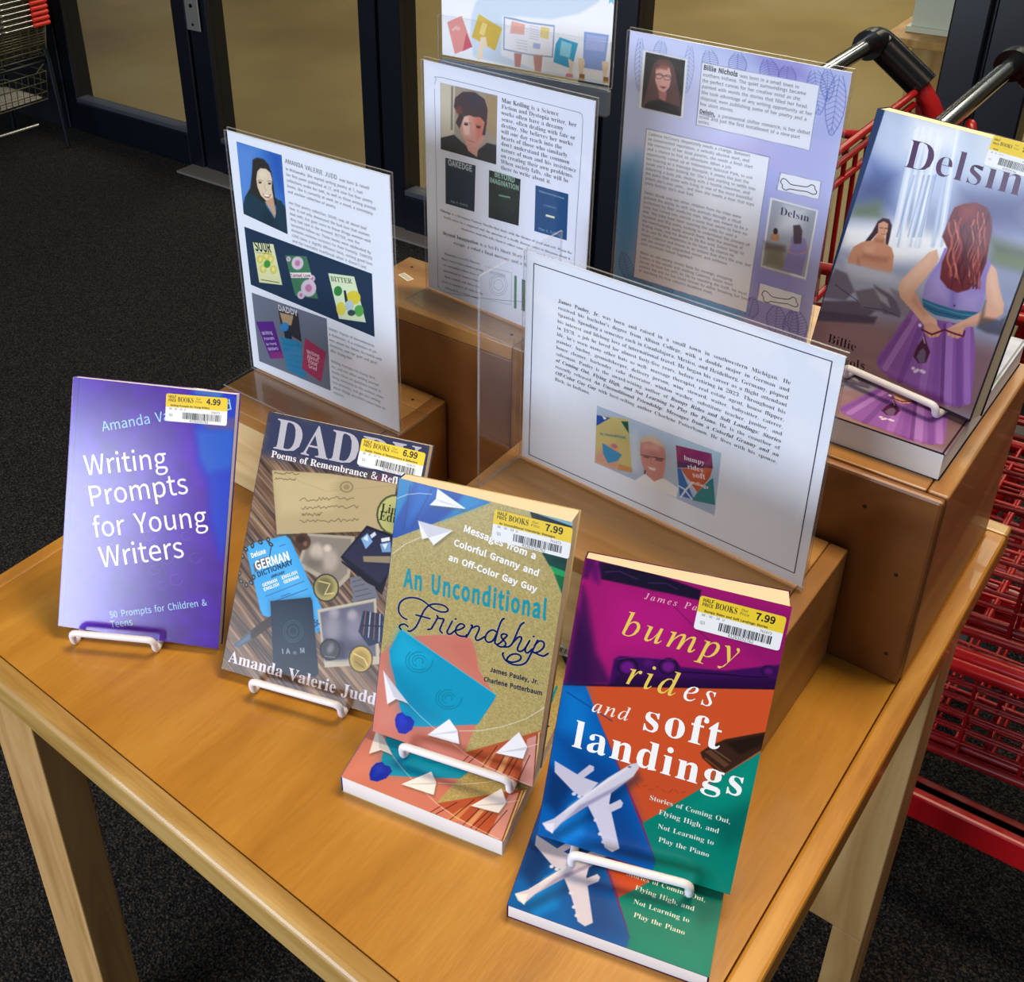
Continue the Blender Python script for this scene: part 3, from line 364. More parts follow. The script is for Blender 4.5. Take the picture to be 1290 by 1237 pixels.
'8':[375,[[148,-5,91,11,51,39,28,78,20,122,32,173,91,227,119,242,57,296,38,339,42,404,62,441,99,469,156,484,235,483,271,471,299,453,318,429,330,401,332,344,310,305,244,260,309,220,344,177,355,127,350,88,335,55,310,29,276,9,234,-3],[203,283,239,317,247,395,222,436,187,447,156,438,137,410,132,351,149,318],[208,34,241,55,260,92,259,136,239,170,164,216,126,178,111,120,120,74,147,42,165,34]]],
'9':[375,[[106,-2,62,22,43,79,65,104,75,107,103,56,135,38,156,36,205,57,237,122,251,230,195,191,155,185,119,189,87,201,60,220,40,248,28,282,26,355,42,409,74,450,120,477,177,486,238,476,287,444,323,390,343,310,340,190,315,97,284,49,241,14,185,-4],[184,233,224,245,251,278,242,372,217,424,201,437,164,438,137,413,123,362,128,275,149,244]]],
'.':[180,[[60,1,48,36,60,71,100,80,126,63,130,22,110,-5,100,-8]]],
',':[180,[[28,-87,61,78,124,78,129,71,71,-87]]],
':':[180,[[60,289,48,324,60,359,100,368,126,351,130,309,110,283,100,279],[60,1,48,36,60,71,100,80,126,63,130,22,110,-5,100,-8]]],
'&':[492,[[144,-3,107,9,77,28,54,54,40,86,39,157,63,208,139,266,89,337,81,382,84,413,95,439,114,459,169,484,237,484,289,460,306,439,320,383,308,333,250,275,224,258,354,133,401,240,461,240,422,136,392,95,490,0,410,0,352,56,281,11,222,-5],[188,293,245,336,260,366,255,412,234,432,185,437,156,424,140,399,144,352],[241,52,314,93,175,229,118,185,100,150,100,104,122,68,163,48]]],
'-':[216,[[27,154,27,206,189,206,189,154]]],
"'":[151,[[57,306,44,480,107,480,94,306]]],
'!':[198,[[18,0,18,16,45,26,52,56,47,285,20,293,21,310,148,310,154,26,180,16,180,0]]]},
 'I':{'a':[342,[[33,-6,8,10,-5,43,-4,101,18,175,61,244,121,298,152,312,183,316,208,312,224,300,232,280,241,309,292,309,223,39,233,35,261,55,282,80,291,72,256,27,224,1,195,-8,180,-5,171,6,170,42,191,118,119,23,74,-5],[93,35,164,104,215,221,215,280,204,294,185,299,143,284,105,241,54,89,56,51,66,37]]],
'b':[340,[[36,-2,-2,25,-2,50,90,448,50,455,54,467,163,480,103,251,137,287,174,309,214,316,262,304,294,270,306,218,287,137,238,64,166,12,111,-6],[120,13,168,40,208,88,244,182,245,232,230,264,203,281,165,280,126,254,95,202,50,38,55,22,70,13]]],
'd':[355,[[41,-6,10,13,-7,50,-2,119,44,217,130,300,192,316,232,306,242,293,272,447,233,455,236,467,343,468,236,36,250,30,283,53,306,81,317,72,248,1,217,-8,198,-4,186,7,185,48,201,112,133,21,86,-5],[115,35,188,122,231,242,223,289,198,300,154,286,111,244,62,141,52,63,70,34,79,29]]],
'e':[287,[[62,-4,21,21,-1,68,2,143,46,231,101,283,164,313,229,310,251,293,258,266,252,239,236,213,208,189,170,169,61,142,56,98,63,58,84,34,119,26,151,32,185,50,221,81,231,71,165,12,116,-5],[64,158,140,180,188,221,200,245,201,286,180,298,137,280,83,208]]],
'i':[177,[[98,404,89,436,114,462,147,452,156,419,132,395],[33,-8,15,-4,4,8,11,86,59,272,31,287,17,287,20,299,130,313,58,52,64,34,87,38,130,84,140,74,102,28,67,1]]],
'l':[173,[[7,2,13,99,100,442,85,456,58,459,60,471,171,481,57,41,68,34,100,55,122,82,133,72,77,12,45,-5]]],
'm':[550,[[410,-7,391,-3,380,10,384,78,430,255,422,272,386,267,309,188,228,0,175,0,245,257,237,273,196,263,104,163,63,70,40,0,-13,0,60,271,17,287,19,300,129,313,91,177,155,254,212,300,263,316,286,311,299,298,301,256,285,184,343,257,398,301,449,316,471,311,484,298,479,222,435,41,453,36,499,87,508,76,476,30,443,2]]],
'n':[364,[[213,-8,190,17,242,254,235,272,195,263,93,142,42,0,-12,0,61,270,36,284,17,285,19,297,133,308,93,177,158,254,216,300,263,315,285,311,298,299,293,222,247,40,259,34,274,40,312,91,322,83,290,32,256,1]]],
'p':[340,[[-96,-149,-93,-137,-49,-126,-29,-87,59,271,44,283,16,285,19,298,128,299,112,250,149,287,187,309,226,316,269,306,298,274,308,226,290,144,243,69,177,13,127,-5,64,-2,50,5,24,-121,45,-135,77,-138,73,-149],[119,12,172,44,226,128,248,228,235,271,199,286,156,271,118,228,91,162,62,40,67,23,79,13]]],
'r':[224,[[-13,0,55,268,28,283,13,284,15,297,125,312,89,179,137,255,177,301,216,315,236,292,226,253,186,244,170,268,118,199,75,110,41,0]]],
's':[248,[[-6,2,-9,-4,-22,-4,-7,106,4,105,14,53,37,21,71,10,110,26,126,69,116,102,40,227,42,259,63,294,100,314,202,304,209,314,220,314,207,214,195,214,184,261,163,289,120,298,92,270,93,245,179,100,173,55,144,15,97,-7]]],
'u':[364,[[23,-3,5,24,19,116,55,273,28,287,13,287,15,300,125,296,59,54,68,35,93,35,159,91,227,203,261,309,314,309,248,39,260,32,294,55,315,84,324,75,291,29,257,1,222,-8,204,-4,192,7,199,81,220,153,127,32,72,-4]]],
'y':[270,[[-68,-145,-74,-111,2,-104,79,-7,18,268,-10,286,-24,287,-22,299,62,316,77,290,123,57,217,233,210,253,185,280,199,312,232,311,248,285,245,241,39,-94,-32,-151]]],
'J':[257,[[1,-8,-32,7,-49,33,-41,76,-7,86,16,64,13,17,28,9,45,17,68,77,154,431,130,446,96,450,101,465,293,465,289,451,244,441,222,398,138,90,102,26,79,6,52,-6]]],
'P':[403,[[-34,0,-27,13,18,25,42,73,130,430,110,447,81,451,85,465,267,465,346,453,393,418,408,361,398,311,368,270,320,240,257,224,149,219,105,46,111,26,165,13,161,0],[235,246,270,257,297,275,317,299,329,329,330,389,311,425,272,442,215,438,199,405,165,244]]]},
}
def pairs(l, k): return [(l[i]/k, l[i+1]/k) for i in range(0, len(l), 2)]
_cache = {}
def offset_loops(loops, d):
    o = []
    for lp in loops:
        P = np.array(lp); a = P-np.roll(P, 1, 0); b = np.roll(P, -1, 0)-P
        na = np.stack([a[:, 1], -a[:, 0]], 1); nb = np.stack([b[:, 1], -b[:, 0]], 1)
        na /= np.linalg.norm(na, axis=1)[:, None]+1e-9; nb /= np.linalg.norm(nb, axis=1)[:, None]+1e-9
        k = na+nb; k /= np.maximum(np.sum(k*k, 1), .8)[:, None]/2
        o.append((P+k*d).tolist())
    return o
def glyph(st, c):
    """(advance, points n x 2, triangles) of a letter: S sans, H heavy sans, B bold serif, R roman serif, I italic serif, T slanted bold serif"""
    if (st, c) in _cache: return _cache[st, c]
    src, d, sl = {'S': ('S', 0, 0), 'H': ('S', .027, 0), 'B': ('B', 0, 0), 'R': ('B', -.007, 0), 'X': ('B', -.009, 0), 'I': ('I', 0, 0), 'T': ('B', 0, .22)}[st]
    g = GLY[src].get(c) or (GLY['B'] if src == 'I' else GLY['S']).get(c)
    if c == ' ' or g is None: r = (.28 if src == 'S' else .23, np.zeros((0, 2)), np.zeros((0, 3), int))
    else:
        loops = [pairs(l, 1000) for l in g[1]]
        def area(l): return sum(l[i-1][0]*l[i][1]-l[i][0]*l[i-1][1] for i in range(len(l)))
        if d:
            big = max(loops, key=lambda l: abs(area(l))); s = 1 if area(big) > 0 else -1
            loops = offset_loops(loops, d*s)
        P = np.array([p for l in loops for p in l])
        def inside(p, l):
            r = False
            for i in range(len(l)):
                (x0, y0), (x1, y1) = l[i-1], l[i]
                if (y0 > p[1]) != (y1 > p[1]) and p[0] < (x1-x0)*(p[1]-y0)/(y1-y0)+x0: r = not r
            return r
        start = np.cumsum([0]+[len(l) for l in loops]); T = []
        sizes = [area(l) for l in loops]; main = max(sizes, key=abs)
        for i in range(len(loops)):
            if sizes[i]*main < 0: continue                                # a hole: goes with its outline
            members = [i]+[j for j in range(len(loops)) if sizes[j]*main < 0 and inside(loops[j][0], loops[i])]
            ids = np.concatenate([np.arange(start[j], start[j+1]) for j in members])
            tri = np.array(tessellate_polygon([[Vector((p[0], p[1], 0)) for p in loops[j]] for j in members]), int).reshape(-1, 3)
            q = P[ids[tri]]; big = np.abs((q[:, 1, 0]-q[:, 0, 0])*(q[:, 2, 1]-q[:, 0, 1])-(q[:, 2, 0]-q[:, 0, 0])*(q[:, 1, 1]-q[:, 0, 1])) > 1e-6
            T.append(ids[tri][big])
        T = np.concatenate(T)
        P = P.copy(); P[:, 0] += sl*P[:, 1]
        r = (g[0]/1000+(.02 if st == 'H' else 0), P, T)
    _cache[st, c] = r; return r
def runs(line, st):
    o = []; cur = st
    for ch in line:
        if ch == '*': cur = 'B' if cur != 'B' else st
        elif ch == '_': cur = 'T' if cur != 'T' else st
        else: o.append((cur, ch))
    return o
def width(line, st): return sum(glyph(a, c)[0] for a, c in runs(line, st))
# ------------------------------------------------------------------ printing: everything below is in millimetres on the sheet
def vnoise(X, Y, sx, sy, seed, rot=0):
    r = np.random.default_rng(seed); c, s = math.cos(rot), math.sin(rot); x = (X*c+Y*s)/sx+500; y = (-X*s+Y*c)/sy+500
    G = r.random((64, 64)); xi = np.floor(x).astype(int); yi = np.floor(y).astype(int); fx = x-xi; fy = y-yi; fx = fx*fx*(3-2*fx); fy = fy*fy*(3-2*fy)
    g = lambda a, b: G[(a*7+b*3) % 64, (b*11+a) % 64] if False else G[a % 64, b % 64]
    return (g(xi, yi)*(1-fx)+g(xi+1, yi)*fx)*(1-fy)+(g(xi, yi+1)*(1-fx)+g(xi+1, yi+1)*fx)*fy
class Patch:
    """a fine grid whose vertices carry the printed colours"""
    def __init__(s, quad, step, color, z=0.0):
        a, b, c, d = [np.array(q, float) for q in quad]                 # TL TR BR BL
        nx = max(2, int(max(np.linalg.norm(b-a), np.linalg.norm(c-d))/step)); ny = max(2, int(max(np.linalg.norm(d-a), np.linalg.norm(c-b))/step))
        U, V = np.meshgrid(np.linspace(0, 1, nx+1), np.linspace(0, 1, ny+1)); U = U.ravel()[:, None]; V = V.ravel()[:, None]
        P = (a*(1-U)+b*U)*(1-V)+(d*(1-U)+c*U)*V
        s.X = P[:, 0]; s.Y = P[:, 1]; s.z = z; s.nx = nx; s.ny = ny
        s.C = np.tile(hexf(color), (len(P), 1)) if isinstance(color, str) else color(s.X, s.Y)
    def near(s, P, pad):
        return np.nonzero((s.X > P[:, 0].min()-pad) & (s.X < P[:, 0].max()+pad) & (s.Y > P[:, 1].min()-pad) & (s.Y < P[:, 1].max()+pad))[0]
    def blend(s, I, a, col): s.C[I] = s.C[I]*(1-a[:, None])+hexf(col)*a[:, None]
    def poly(s, col, pts, feather, alpha):
        P = np.array(pts, float); I = s.near(P, feather*1.2)
        if not len(I): return
        x = s.X[I]; y = s.Y[I]; ins = np.zeros(len(I), bool); dm = np.full(len(I), 1e9)
        for i in range(len(P)):
            x0, y0 = P[i-1]; x1, y1 = P[i]
            if y0 != y1:
                ins ^= ((y0 > y) != (y1 > y)) & (x < (x1-x0)*(y-y0)/(y1-y0)+x0)
            dx, dy = x1-x0, y1-y0; L = dx*dx+dy*dy+1e-9; t = np.clip(((x-x0)*dx+(y-y0)*dy)/L, 0, 1)
            dm = np.minimum(dm, np.hypot(x-x0-t*dx, y-y0-t*dy))
        sd = np.where(ins, dm, -dm); a = np.clip(.5+sd/(2*feather+1e-6), 0, 1); a = a*a*(3-2*a)*alpha
        s.blend(I, a, col)
    def line(s, col, w, pts, alpha):
        P = np.array(pts, float); I = s.near(P, w+.5)
        if not len(I): return
        x = s.X[I]; y = s.Y[I]; dm = np.full(len(I), 1e9)
        for i in range(1, len(P)):
            x0, y0 = P[i-1]; x1, y1 = P[i]; dx, dy = x1-x0, y1-y0; L = dx*dx+dy*dy+1e-9; t = np.clip(((x-x0)*dx+(y-y0)*dy)/L, 0, 1)
            dm = np.minimum(dm, np.hypot(x-x0-t*dx, y-y0-t*dy))
        s.blend(I, np.clip((w/2+.25-dm)/.5, 0, 1)*alpha, col)
    def quads(s):
        i = np.arange(s.nx)[None, :]+np.arange(s.ny)[:, None]*(s.nx+1); i = i.ravel()
        return np.stack([i+s.nx+1, i+s.nx+2, i+1, i], 1)
class Print:
    def __init__(s): s.V = []; s.F = []; s.C = []; s.n = 0
    def add(s, P, F, C):
        s.V.append(np.asarray(P, float)); s.F.append(np.asarray(F, int)+s.n); s.C.append(np.asarray(C, float)); s.n += len(P)
    def flat(s, pts2, tris, col, z):
        if not len(tris): return
        P = np.column_stack([pts2, np.full(len(pts2), z)]); T = np.asarray(tris, int)
        a = P[T[:, 1]]-P[T[:, 0]]; b = P[T[:, 2]]-P[T[:, 0]]; neg = (a[:, 0]*b[:, 1]-a[:, 1]*b[:, 0]) < 0
        T = T.copy(); T[neg] = T[neg][:, ::-1]
        s.add(P, T, np.tile(hexf(col), (len(P), 1)))
    def polygon(s, pts, col, z):
        s.flat(np.array(pts, float), np.array(tessellate_polygon([[Vector((x, y, 0)) for x, y in pts]]), int).reshape(-1, 3), col, z)
    def stroke(s, pts, w, col, z):
        P = np.array(pts, float); V = []; T = []
        for i in range(len(P)-1):
            d = P[i+1]-P[i]; L = np.linalg.norm(d)
            if L < 1e-6: continue
            n = np.array([-d[1], d[0]])/L*w/2; b = len(V); V += [P[i]+n, P[i]-n, P[i+1]-n, P[i+1]+n]; T += [(b, b+1, b+2), (b, b+2, b+3)]
        if w > .7:
            for p in P:
                b = len(V); V += [p+w/2*np.array([math.cos(k*math.pi/4), math.sin(k*math.pi/4)]) for k in range(8)]; T += [(b, b+k, b+k+1) for k in range(1, 7)]
        s.flat(np.array(V), np.array(T), col, z)
    def text(s, st, line, p0, p1, col, ys=1.0, z=.12, scale=None, gap=0.0, track=0.0):
        p0 = np.array(p0); d = np.array(p1)-p0; L = np.linalg.norm(d); e = d/L; n = np.array([-e[1], e[0]])
        k = scale or L/max(width(line, st)+track*(len(line)-1), 1e-6); x = 0
        for a, c in runs(line, st):
            g = glyph(a, c)
            if len(g[2]):
                s.flat(p0+np.outer((g[1][:, 0]+x)*k, e)+np.outer(g[1][:, 1]*k*ys, n), g[2], col, z)
            x += g[0]+track+(gap/k if c == ' ' else 0)
    def mesh(s, name, material, xform, extra=None):
        """xform maps sheet mm (x, y, out) to local metres; extra: [(verts m, faces, hex)] plain parts of the same mesh"""
        V = np.concatenate(s.V); V = np.stack(xform(V[:, 0], V[:, 1], V[:, 2]), 1); C = lin(np.clip(np.concatenate(s.C), 0, 1))
        loops = [f.ravel() for f in s.F]; sizes = [np.full(len(f), f.shape[1]) for f in s.F]; n = len(V)
        for vs, fs, col in (extra or []):
            V = np.concatenate([V, np.array(vs, float)]); C = np.concatenate([C, np.tile(srgb(col), (len(vs), 1))])
            for f in fs: loops.append(np.array(f)+n); sizes.append(np.array([len(f)]))
            n += len(vs)
        L = np.concatenate(loops).astype(np.int32); Z = np.concatenate(sizes).astype(np.int32)
        me = bpy.data.meshes.new(name); me.vertices.add(len(V)); me.vertices.foreach_set('co', V.astype(np.float32).ravel())
        me.loops.add(len(L)); me.loops.foreach_set('vertex_index', L)
        me.polygons.add(len(Z)); me.polygons.foreach_set('loop_start', np.concatenate([[0], np.cumsum(Z)[:-1]]).astype(np.int32))
        me.update(calc_edges=True); me.validate()
        at = me.color_attributes.new('ink', 'FLOAT_COLOR', 'POINT'); at.data.foreach_set('color', np.column_stack([C, np.ones(len(C))]).astype(np.float32).ravel())
        me.materials.append(material); return me
def compose(w, h, ops, base, step, full):
    """runs a list of print commands; returns (Print, sticker commands)"""
    pr = Print(); full_q = [(0, h), (w, h), (w, 0), (0, 0)]
    patches = [Patch(full_q, step, base)] if full else []
    if not full: pr.add([(0, 0, 0), (w, 0, 0), (w, h, 0), (0, h, 0)], [(0, 1, 2, 3)], np.tile(hexf(base), (4, 1)))
    st = []
    for o in ops:
        k = o[0]
        if k == 'g': patches.append(Patch(o[1], step, o[2], .05))
        elif k == 'p':
            for q in patches: q.poly(o[1], o[2], o[3], o[4])
        elif k == 'l':
            for q in patches: q.line(o[1], o[2], o[3], o[4])
        elif k == 'F': feather(patches, *o[1:])
        elif k in 'qk': pr.stroke(o[3], o[2], o[1], .08)
        elif k == 'v': pr.polygon(o[2], o[1], .08)
        elif k == 't': pr.text(*o[1:7], track=o[7] if len(o) > 7 else 0.0)
        elif k == 's': st.append(o)
        elif k == 'P':
            _, sty, lines, p0, p1, p2, col, just = o
            p0, p1, p2 = np.array(p0), np.array(p1), np.array(p2); W = np.linalg.norm(p1-p0); e = (p1-p0)/W; dn = (p2-p0)/(len(lines)-1)
            mx = max(width(l, sty) for l in lines); sc = W/mx
            for i, l in enumerate(lines):
                if not l: continue
                a = p0+dn*i; wl = width(l, sty)*sc; gap = 0
                if just == 1 and i < len(lines)-1: gap = (W-wl)/max(1, l.count(' '))
                if just == 2: a = a+e*(W-wl)/2
                pr.text(sty, l, a, a+e, col, 1, .12, sc, gap)
    for q in patches:
        pr.add(np.column_stack([q.X, q.Y, np.full(len(q.X), q.z)]), q.quads(), q.C)
    return pr, st
def feather(patches, col, base, tip, W):
    b, t = np.array(base), np.array(tip); d = t-b; v = np.array([-d[1], d[0]])/np.linalg.norm(d)*W
    prof = lambda q: math.sin(math.pi*min(1, q*.9+.08))**.8
    for q_ in patches:
        for s in (1, -1):
            q_.line(col, .6, [b+d*q+v*s*prof(q) for q in np.linspace(0, 1, 9)], .8)
            for q in np.linspace(.06, .86, 10): q_.line(col, .5, [b+d*q, b+d*(q+.1)+v*s*prof(min(1, q+.08))], .7)
        q_.line(col, .4, [b, t], .8)
# ------------------------------------------------------------------ print data (tenths of a millimetre from each sheet's lower left corner: x, y, x, y ...)
ART = {
 'w':[
["p","1237c8",[1137,2386,1621,2392,1606,1071,1542,835,1411,1184,1362,1542,1256,1711,1212,2000],6,1],["p","1b6fd0",[1212,2000,1577,2063,1593,1705,1355,1632,1276,1759],5,0.6],["p","8a5a78",[1205,2101,1581,2164,1585,2052,1326,2031],3,0.6],["p","4d8fc0",[1137,2386,1461,2386,1408,2325,1187,2346],3,0.7],["l","8f4fd8",0.5,[960,666,950,635,920,616,884,617,860,638,858,669,880,696,914,705],0.6],["l","8f4fd8",0.5,[1083,798,1070,759,1032,734,988,735,957,762,954,802,982,835,1026,847],0.6],
["l","8f4fd8",0.5,[1186,604,1175,567,1140,544,1098,545,1070,570,1067,607,1092,638,1133,650],0.6],["l","8f4fd8",0.5,[1236,1024,1227,997,1200,979,1169,980,1147,999,1145,1027,1164,1051,1195,1060],0.6],["l","8f4fd8",0.5,[1031,525,1023,500,999,484,970,484,950,502,948,527,966,549,994,557],0.6],["l","8f4fd8",0.5,[1353,833,1342,800,1310,778,1272,780,1246,802,1244,836,1267,865,1304,875],0.6],["l","8f4fd8",0.5,[1184,1155,1174,1125,1145,1106,1110,1107,1086,1128,1084,1159,1105,1185,1140,1194],0.6],
["l","8f4fd8",0.5,[895,981,884,948,851,927,813,928,786,951,784,985,808,1014,846,1024],0.6],["l","1c1038",0.5,[59,2377,52,1618,56,500,46,-2],0.7],["t","S","Amanda Valerie Judd",[318,1897],[1546,2236],"9fd8ff",1],["t","S","Writing",[173,1466],[974,1633],"ffffff",1.05],["t","S","Prompts",[233,1177],[1196,1420],"ffffff",1.05],["t","S","for Young",[298,890],[1396,1136],"ffffff",1.05],["t","S","Writers",[384,614],[1199,820],"ffffff",1.05],
["t","S","50 Prompts for Children &",[507,145],[1441,396],"a8dcff",1.1],["t","S","Teens",[523,53],[738,110],"a8dcff",1.1],["s",[902,2317,1488,2333,1503,2073,915,2063],"4.99","Writing Prompts for Young Writers"],],
 'd':[
["p","363c5c",[-12,2374,1578,2397,1587,2102,1341,2003,-19,1950],9,1],["p","6d3a55",[1053,1952,1213,2040,1280,1967,1242,1889,1060,1877],1.5,0.9],["p","2a221c",[172,1817,1304,1944,1366,1525,282,1273],3,0.5],["p","b3a27c",[135,1843,687,1928,1304,1972,1338,1570,293,1295],0.5,1],["p","c9b98f",[154,1814,765,1914,773,1622,290,1466],6,0.6],["l","8c7a58",0.4,[142,1835,693,1769,1306,1963],0.4],["l","3b3020",0.45,[451,1635,465,1651,480,1663,497,1668,519,1648,536,1649,551,1663,568,1664,583,1674,603,1666,618,1674,630,1705,652,1682,663,1712,684,1695,697,1717,718,1700,732,1714,747,1726,764,1727,778,1743,795,1745,815,1732,831,1737,847,1743,862,1754,882,1739,898,1744,913,1758,929,1763,945,1767],0.9],
["l","3b3020",0.45,[481,1575,501,1566,514,1596,537,1575,550,1599,568,1600,588,1592,603,1610,622,1610,636,1631,658,1612,674,1623,690,1634,710,1624,725,1644,743,1644,758,1658,777,1654,793,1665,811,1668,831,1657,846,1676,864,1674,884,1663,902,1668,917,1679,933,1690,949,1702,965,1710,987,1689,1001,1708],0.9],["l","3b3020",0.45,[491,1524,498,1524,507,1510,509,1534,519,1520,526,1517,529,1536,534,1542,542,1537,551,1526,557,1531,560,1546,568,1539,576,1533,581,1542,589,1537,597,1528,602,1539,606,1550,611,1558,618,1555,626,1551,634,1541,640,1546,643,1562,654,1545,657,1561,665,1555,667,1575,674,1577,680,1576],0.9],
["l","3b3020",0.45,[485,1467,504,1467,526,1454,542,1465,557,1485,578,1479,596,1483,612,1498,634,1484,648,1509,668,1505,686,1505,704,1513,723,1513,741,1512,761,1510,774,1536,795,1529,813,1533,828,1550,844,1564,868,1538,881,1564,899,1568,920,1555,936,1569,953,1577,973,1572,986,1600,1007,1584,1023,1599],0.9],["l","3b3020",0.5,[161,1818,174,1831,190,1828,206,1827,220,1831,236,1830,250,1833,265,1835,277,1854,293,1849,308,1850,321,1861,336,1864,354,1852,369,1852,383,1858,396,1869],0.9],
["l","3b3020",0.5,[182,1768,191,1784,206,1774,216,1789,230,1785,240,1794,255,1786,268,1785,278,1795,293,1788,304,1792,315,1803,328,1801,341,1800,353,1801,366,1801,375,1818],0.9],["p","7d6c4d",[924,1861,923,1844,915,1827,901,1812,882,1802,860,1797,839,1798,820,1806,806,1818,799,1834,799,1852,807,1869,822,1884,841,1894,863,1899,884,1897,903,1890,917,1877],0.4,0.8],["p","b3a27c",[912,1859,911,1845,905,1832,893,1820,878,1812,860,1808,843,1809,827,1815,816,1824,811,1837,811,1851,818,1864,830,1875,845,1884,863,1887,880,1886,895,1881,906,1871],0.4,0.9],
["p","7d6c4d",[890,1854,890,1846,886,1838,880,1832,871,1827,861,1825,851,1825,842,1829,836,1834,832,1842,833,1850,836,1857,843,1864,852,1869,862,1871,872,1870,881,1867,887,1861],0.5,0.5],["l","8c7a58",0.3,[704,1842,787,1869,814,1861],0.6],["l","8c7a58",0.3,[707,1824,790,1851,817,1843],0.6],["l","8c7a58",0.3,[711,1806,794,1833,821,1825],0.6],["l","8c7a58",0.3,[714,1788,797,1815,824,1807],0.6],["p","2b3322",[1512,1747,1513,1686,1494,1628,1457,1580,1407,1547,1349,1533,1290,1541,1238,1569,1198,1614,1177,1671,1175,1733,1195,1791,1232,1840,1283,1872,1341,1885,1400,1877,1452,1848,1490,1803],0.5,1],
["p","b9bb7c",[1498,1744,1499,1688,1482,1634,1448,1590,1402,1559,1349,1547,1295,1554,1247,1580,1211,1622,1191,1674,1189,1731,1207,1785,1241,1830,1288,1860,1341,1872,1395,1864,1443,1837,1478,1796],1,1],["p","8a9158",[1514,1697,1515,1652,1502,1609,1476,1573,1439,1549,1398,1539,1355,1545,1317,1566,1289,1600,1273,1642,1272,1688,1285,1731,1312,1767,1349,1791,1391,1800,1433,1794,1470,1773,1498,1739],10,0.6],
["p","a9a090",[581,1371,1021,1445,1041,1089,954,963,538,1072],0.6,1],["p","857c74",[603,1352,994,1416,1011,1117,940,1006,575,1105],1,1],["p","cfc4b8",[762,1244,763,1217,757,1191,744,1170,725,1156,703,1151,680,1155,660,1168,645,1189,635,1214,634,1241,640,1267,654,1288,673,1302,695,1307,717,1302,737,1289,753,1269],3,0.7],["p","bdb0a6",[905,1208,907,1176,900,1146,885,1122,863,1106,838,1100,812,1104,789,1120,771,1144,761,1173,759,1205,766,1235,782,1259,803,1276,828,1282,854,1277,877,1261,895,1237],4,0.7],
["p","d8cfc4",[823,1293,823,1282,819,1271,811,1262,801,1256,789,1253,778,1254,767,1259,759,1267,755,1277,755,1289,759,1300,767,1309,777,1315,789,1318,801,1317,811,1312,819,1304],2,0.8],["p","5d564f",[765,1151,764,1133,755,1115,737,1099,715,1088,689,1082,664,1082,643,1088,627,1100,619,1116,620,1134,630,1152,647,1167,670,1179,695,1185,720,1185,742,1178,757,1167],5,0.6],["p","4b3428",[625,1306,625,1280,617,1255,601,1235,578,1220,553,1214,527,1217,504,1229,487,1247,477,1271,477,1297,485,1322,502,1342,524,1357,550,1363,576,1360,598,1348,615,1329],1,1],
["p","2a1c15",[570,1312,570,1300,565,1289,556,1280,544,1273,530,1270,516,1270,504,1275,496,1283,491,1293,491,1305,496,1316,505,1325,517,1332,531,1335,545,1334,557,1330,565,1322],2,0.7],["p","8a6a50",[597,1280,597,1272,595,1265,591,1258,585,1254,578,1253,571,1254,565,1258,560,1263,557,1271,557,1279,559,1287,563,1293,569,1297,576,1299,583,1297,589,1294,594,1288],1,0.7],["p","17182a",[924,1240,1109,1563,1385,1530,1393,1302,1359,1013,954,1215],0.5,1],
["p","2a2c46",[947,1253,1118,1542,1368,1514,1375,1206,1323,1101],1,1],["p","101120",[934,1215,1333,1071,1359,1013,946,1194],0.4,1],["p","7fa8d8",[1079,1440,1127,1498,1188,1438,1139,1361],0.4,1],["p","cfe4ff",[1098,1444,1130,1484,1150,1429],0.4,1],["p","6f98c8",[1257,1435,1347,1475,1369,1388,1290,1369],0.4,1],["p","cfe0f8",[1277,1435,1326,1456,1313,1398],0.4,1],["p","c8d4ee",[1154,1487,1190,1526,1210,1503,1173,1462],0.3,1],
["p","d8e0f0",[1258,1482,1330,1512,1341,1483,1269,1452],0.3,1],["p","8c8068",[1125,1295,1375,1355,1391,1297,1141,1250],0.4,1],["p","3aa0e6",[21,1104,87,1168,375,1302,426,1283,927,653,912,603,835,547,784,546,303,563,269,602],0.5,1],["p","5cb6f4",[71,1116,379,1284,806,692,468,842],8,0.5],["p","2a84cc",[824,575,927,653,912,603,845,550],0.4,1],["t","H","GERMAN",[161,938],[467,1107],"f4fbff",1.25],["t","H","DICTIONARY",[188,880],[499,1075],"143a66",1],
["t","H","JANUARY",[315,904],[441,978],"143a66",1],["t","H","GERMAN   ENGLISH",[253,808],[559,1007],"eaf6ff",1],["t","H","ENGLISH   GERMAN",[273,775],[582,970],"eaf6ff",1],["l","143a66",0.5,[295,732,631,954],0.9],["l","143a66",0.5,[444,770,520,817],0.9],["l","143a66",0.6,[395,717,674,893],0.9],["t","H","Deluxe",[94,1032],[226,1112],"f4fbff",1.2],["l","143a66",0.5,[339,1196,390,1227],0.8],["t","H","25c",[802,585],[849,628],"0d2f5a",2],
["p","22262e",[278,1184,273,1179,266,1177,258,1176,249,1178,241,1182,234,1187,229,1194,227,1200,229,1206,233,1210,240,1213,249,1213,258,1211,266,1207,273,1202,278,1196,279,1189],0.3,1],["p","8f96a0",[264,1190,263,1188,260,1187,256,1188,252,1189,248,1190,245,1193,243,1195,242,1198,242,1200,244,1201,247,1202,251,1202,255,1201,258,1199,262,1197,264,1194,265,1192],0.3,1],["p","22262e",[225,1205,219,1205,213,1208,207,1214,204,1221,202,1230,202,1239,205,1246,209,1252,215,1255,221,1255,227,1252,233,1246,236,1238,238,1230,238,1221,235,1213,231,1208],0.3,1],
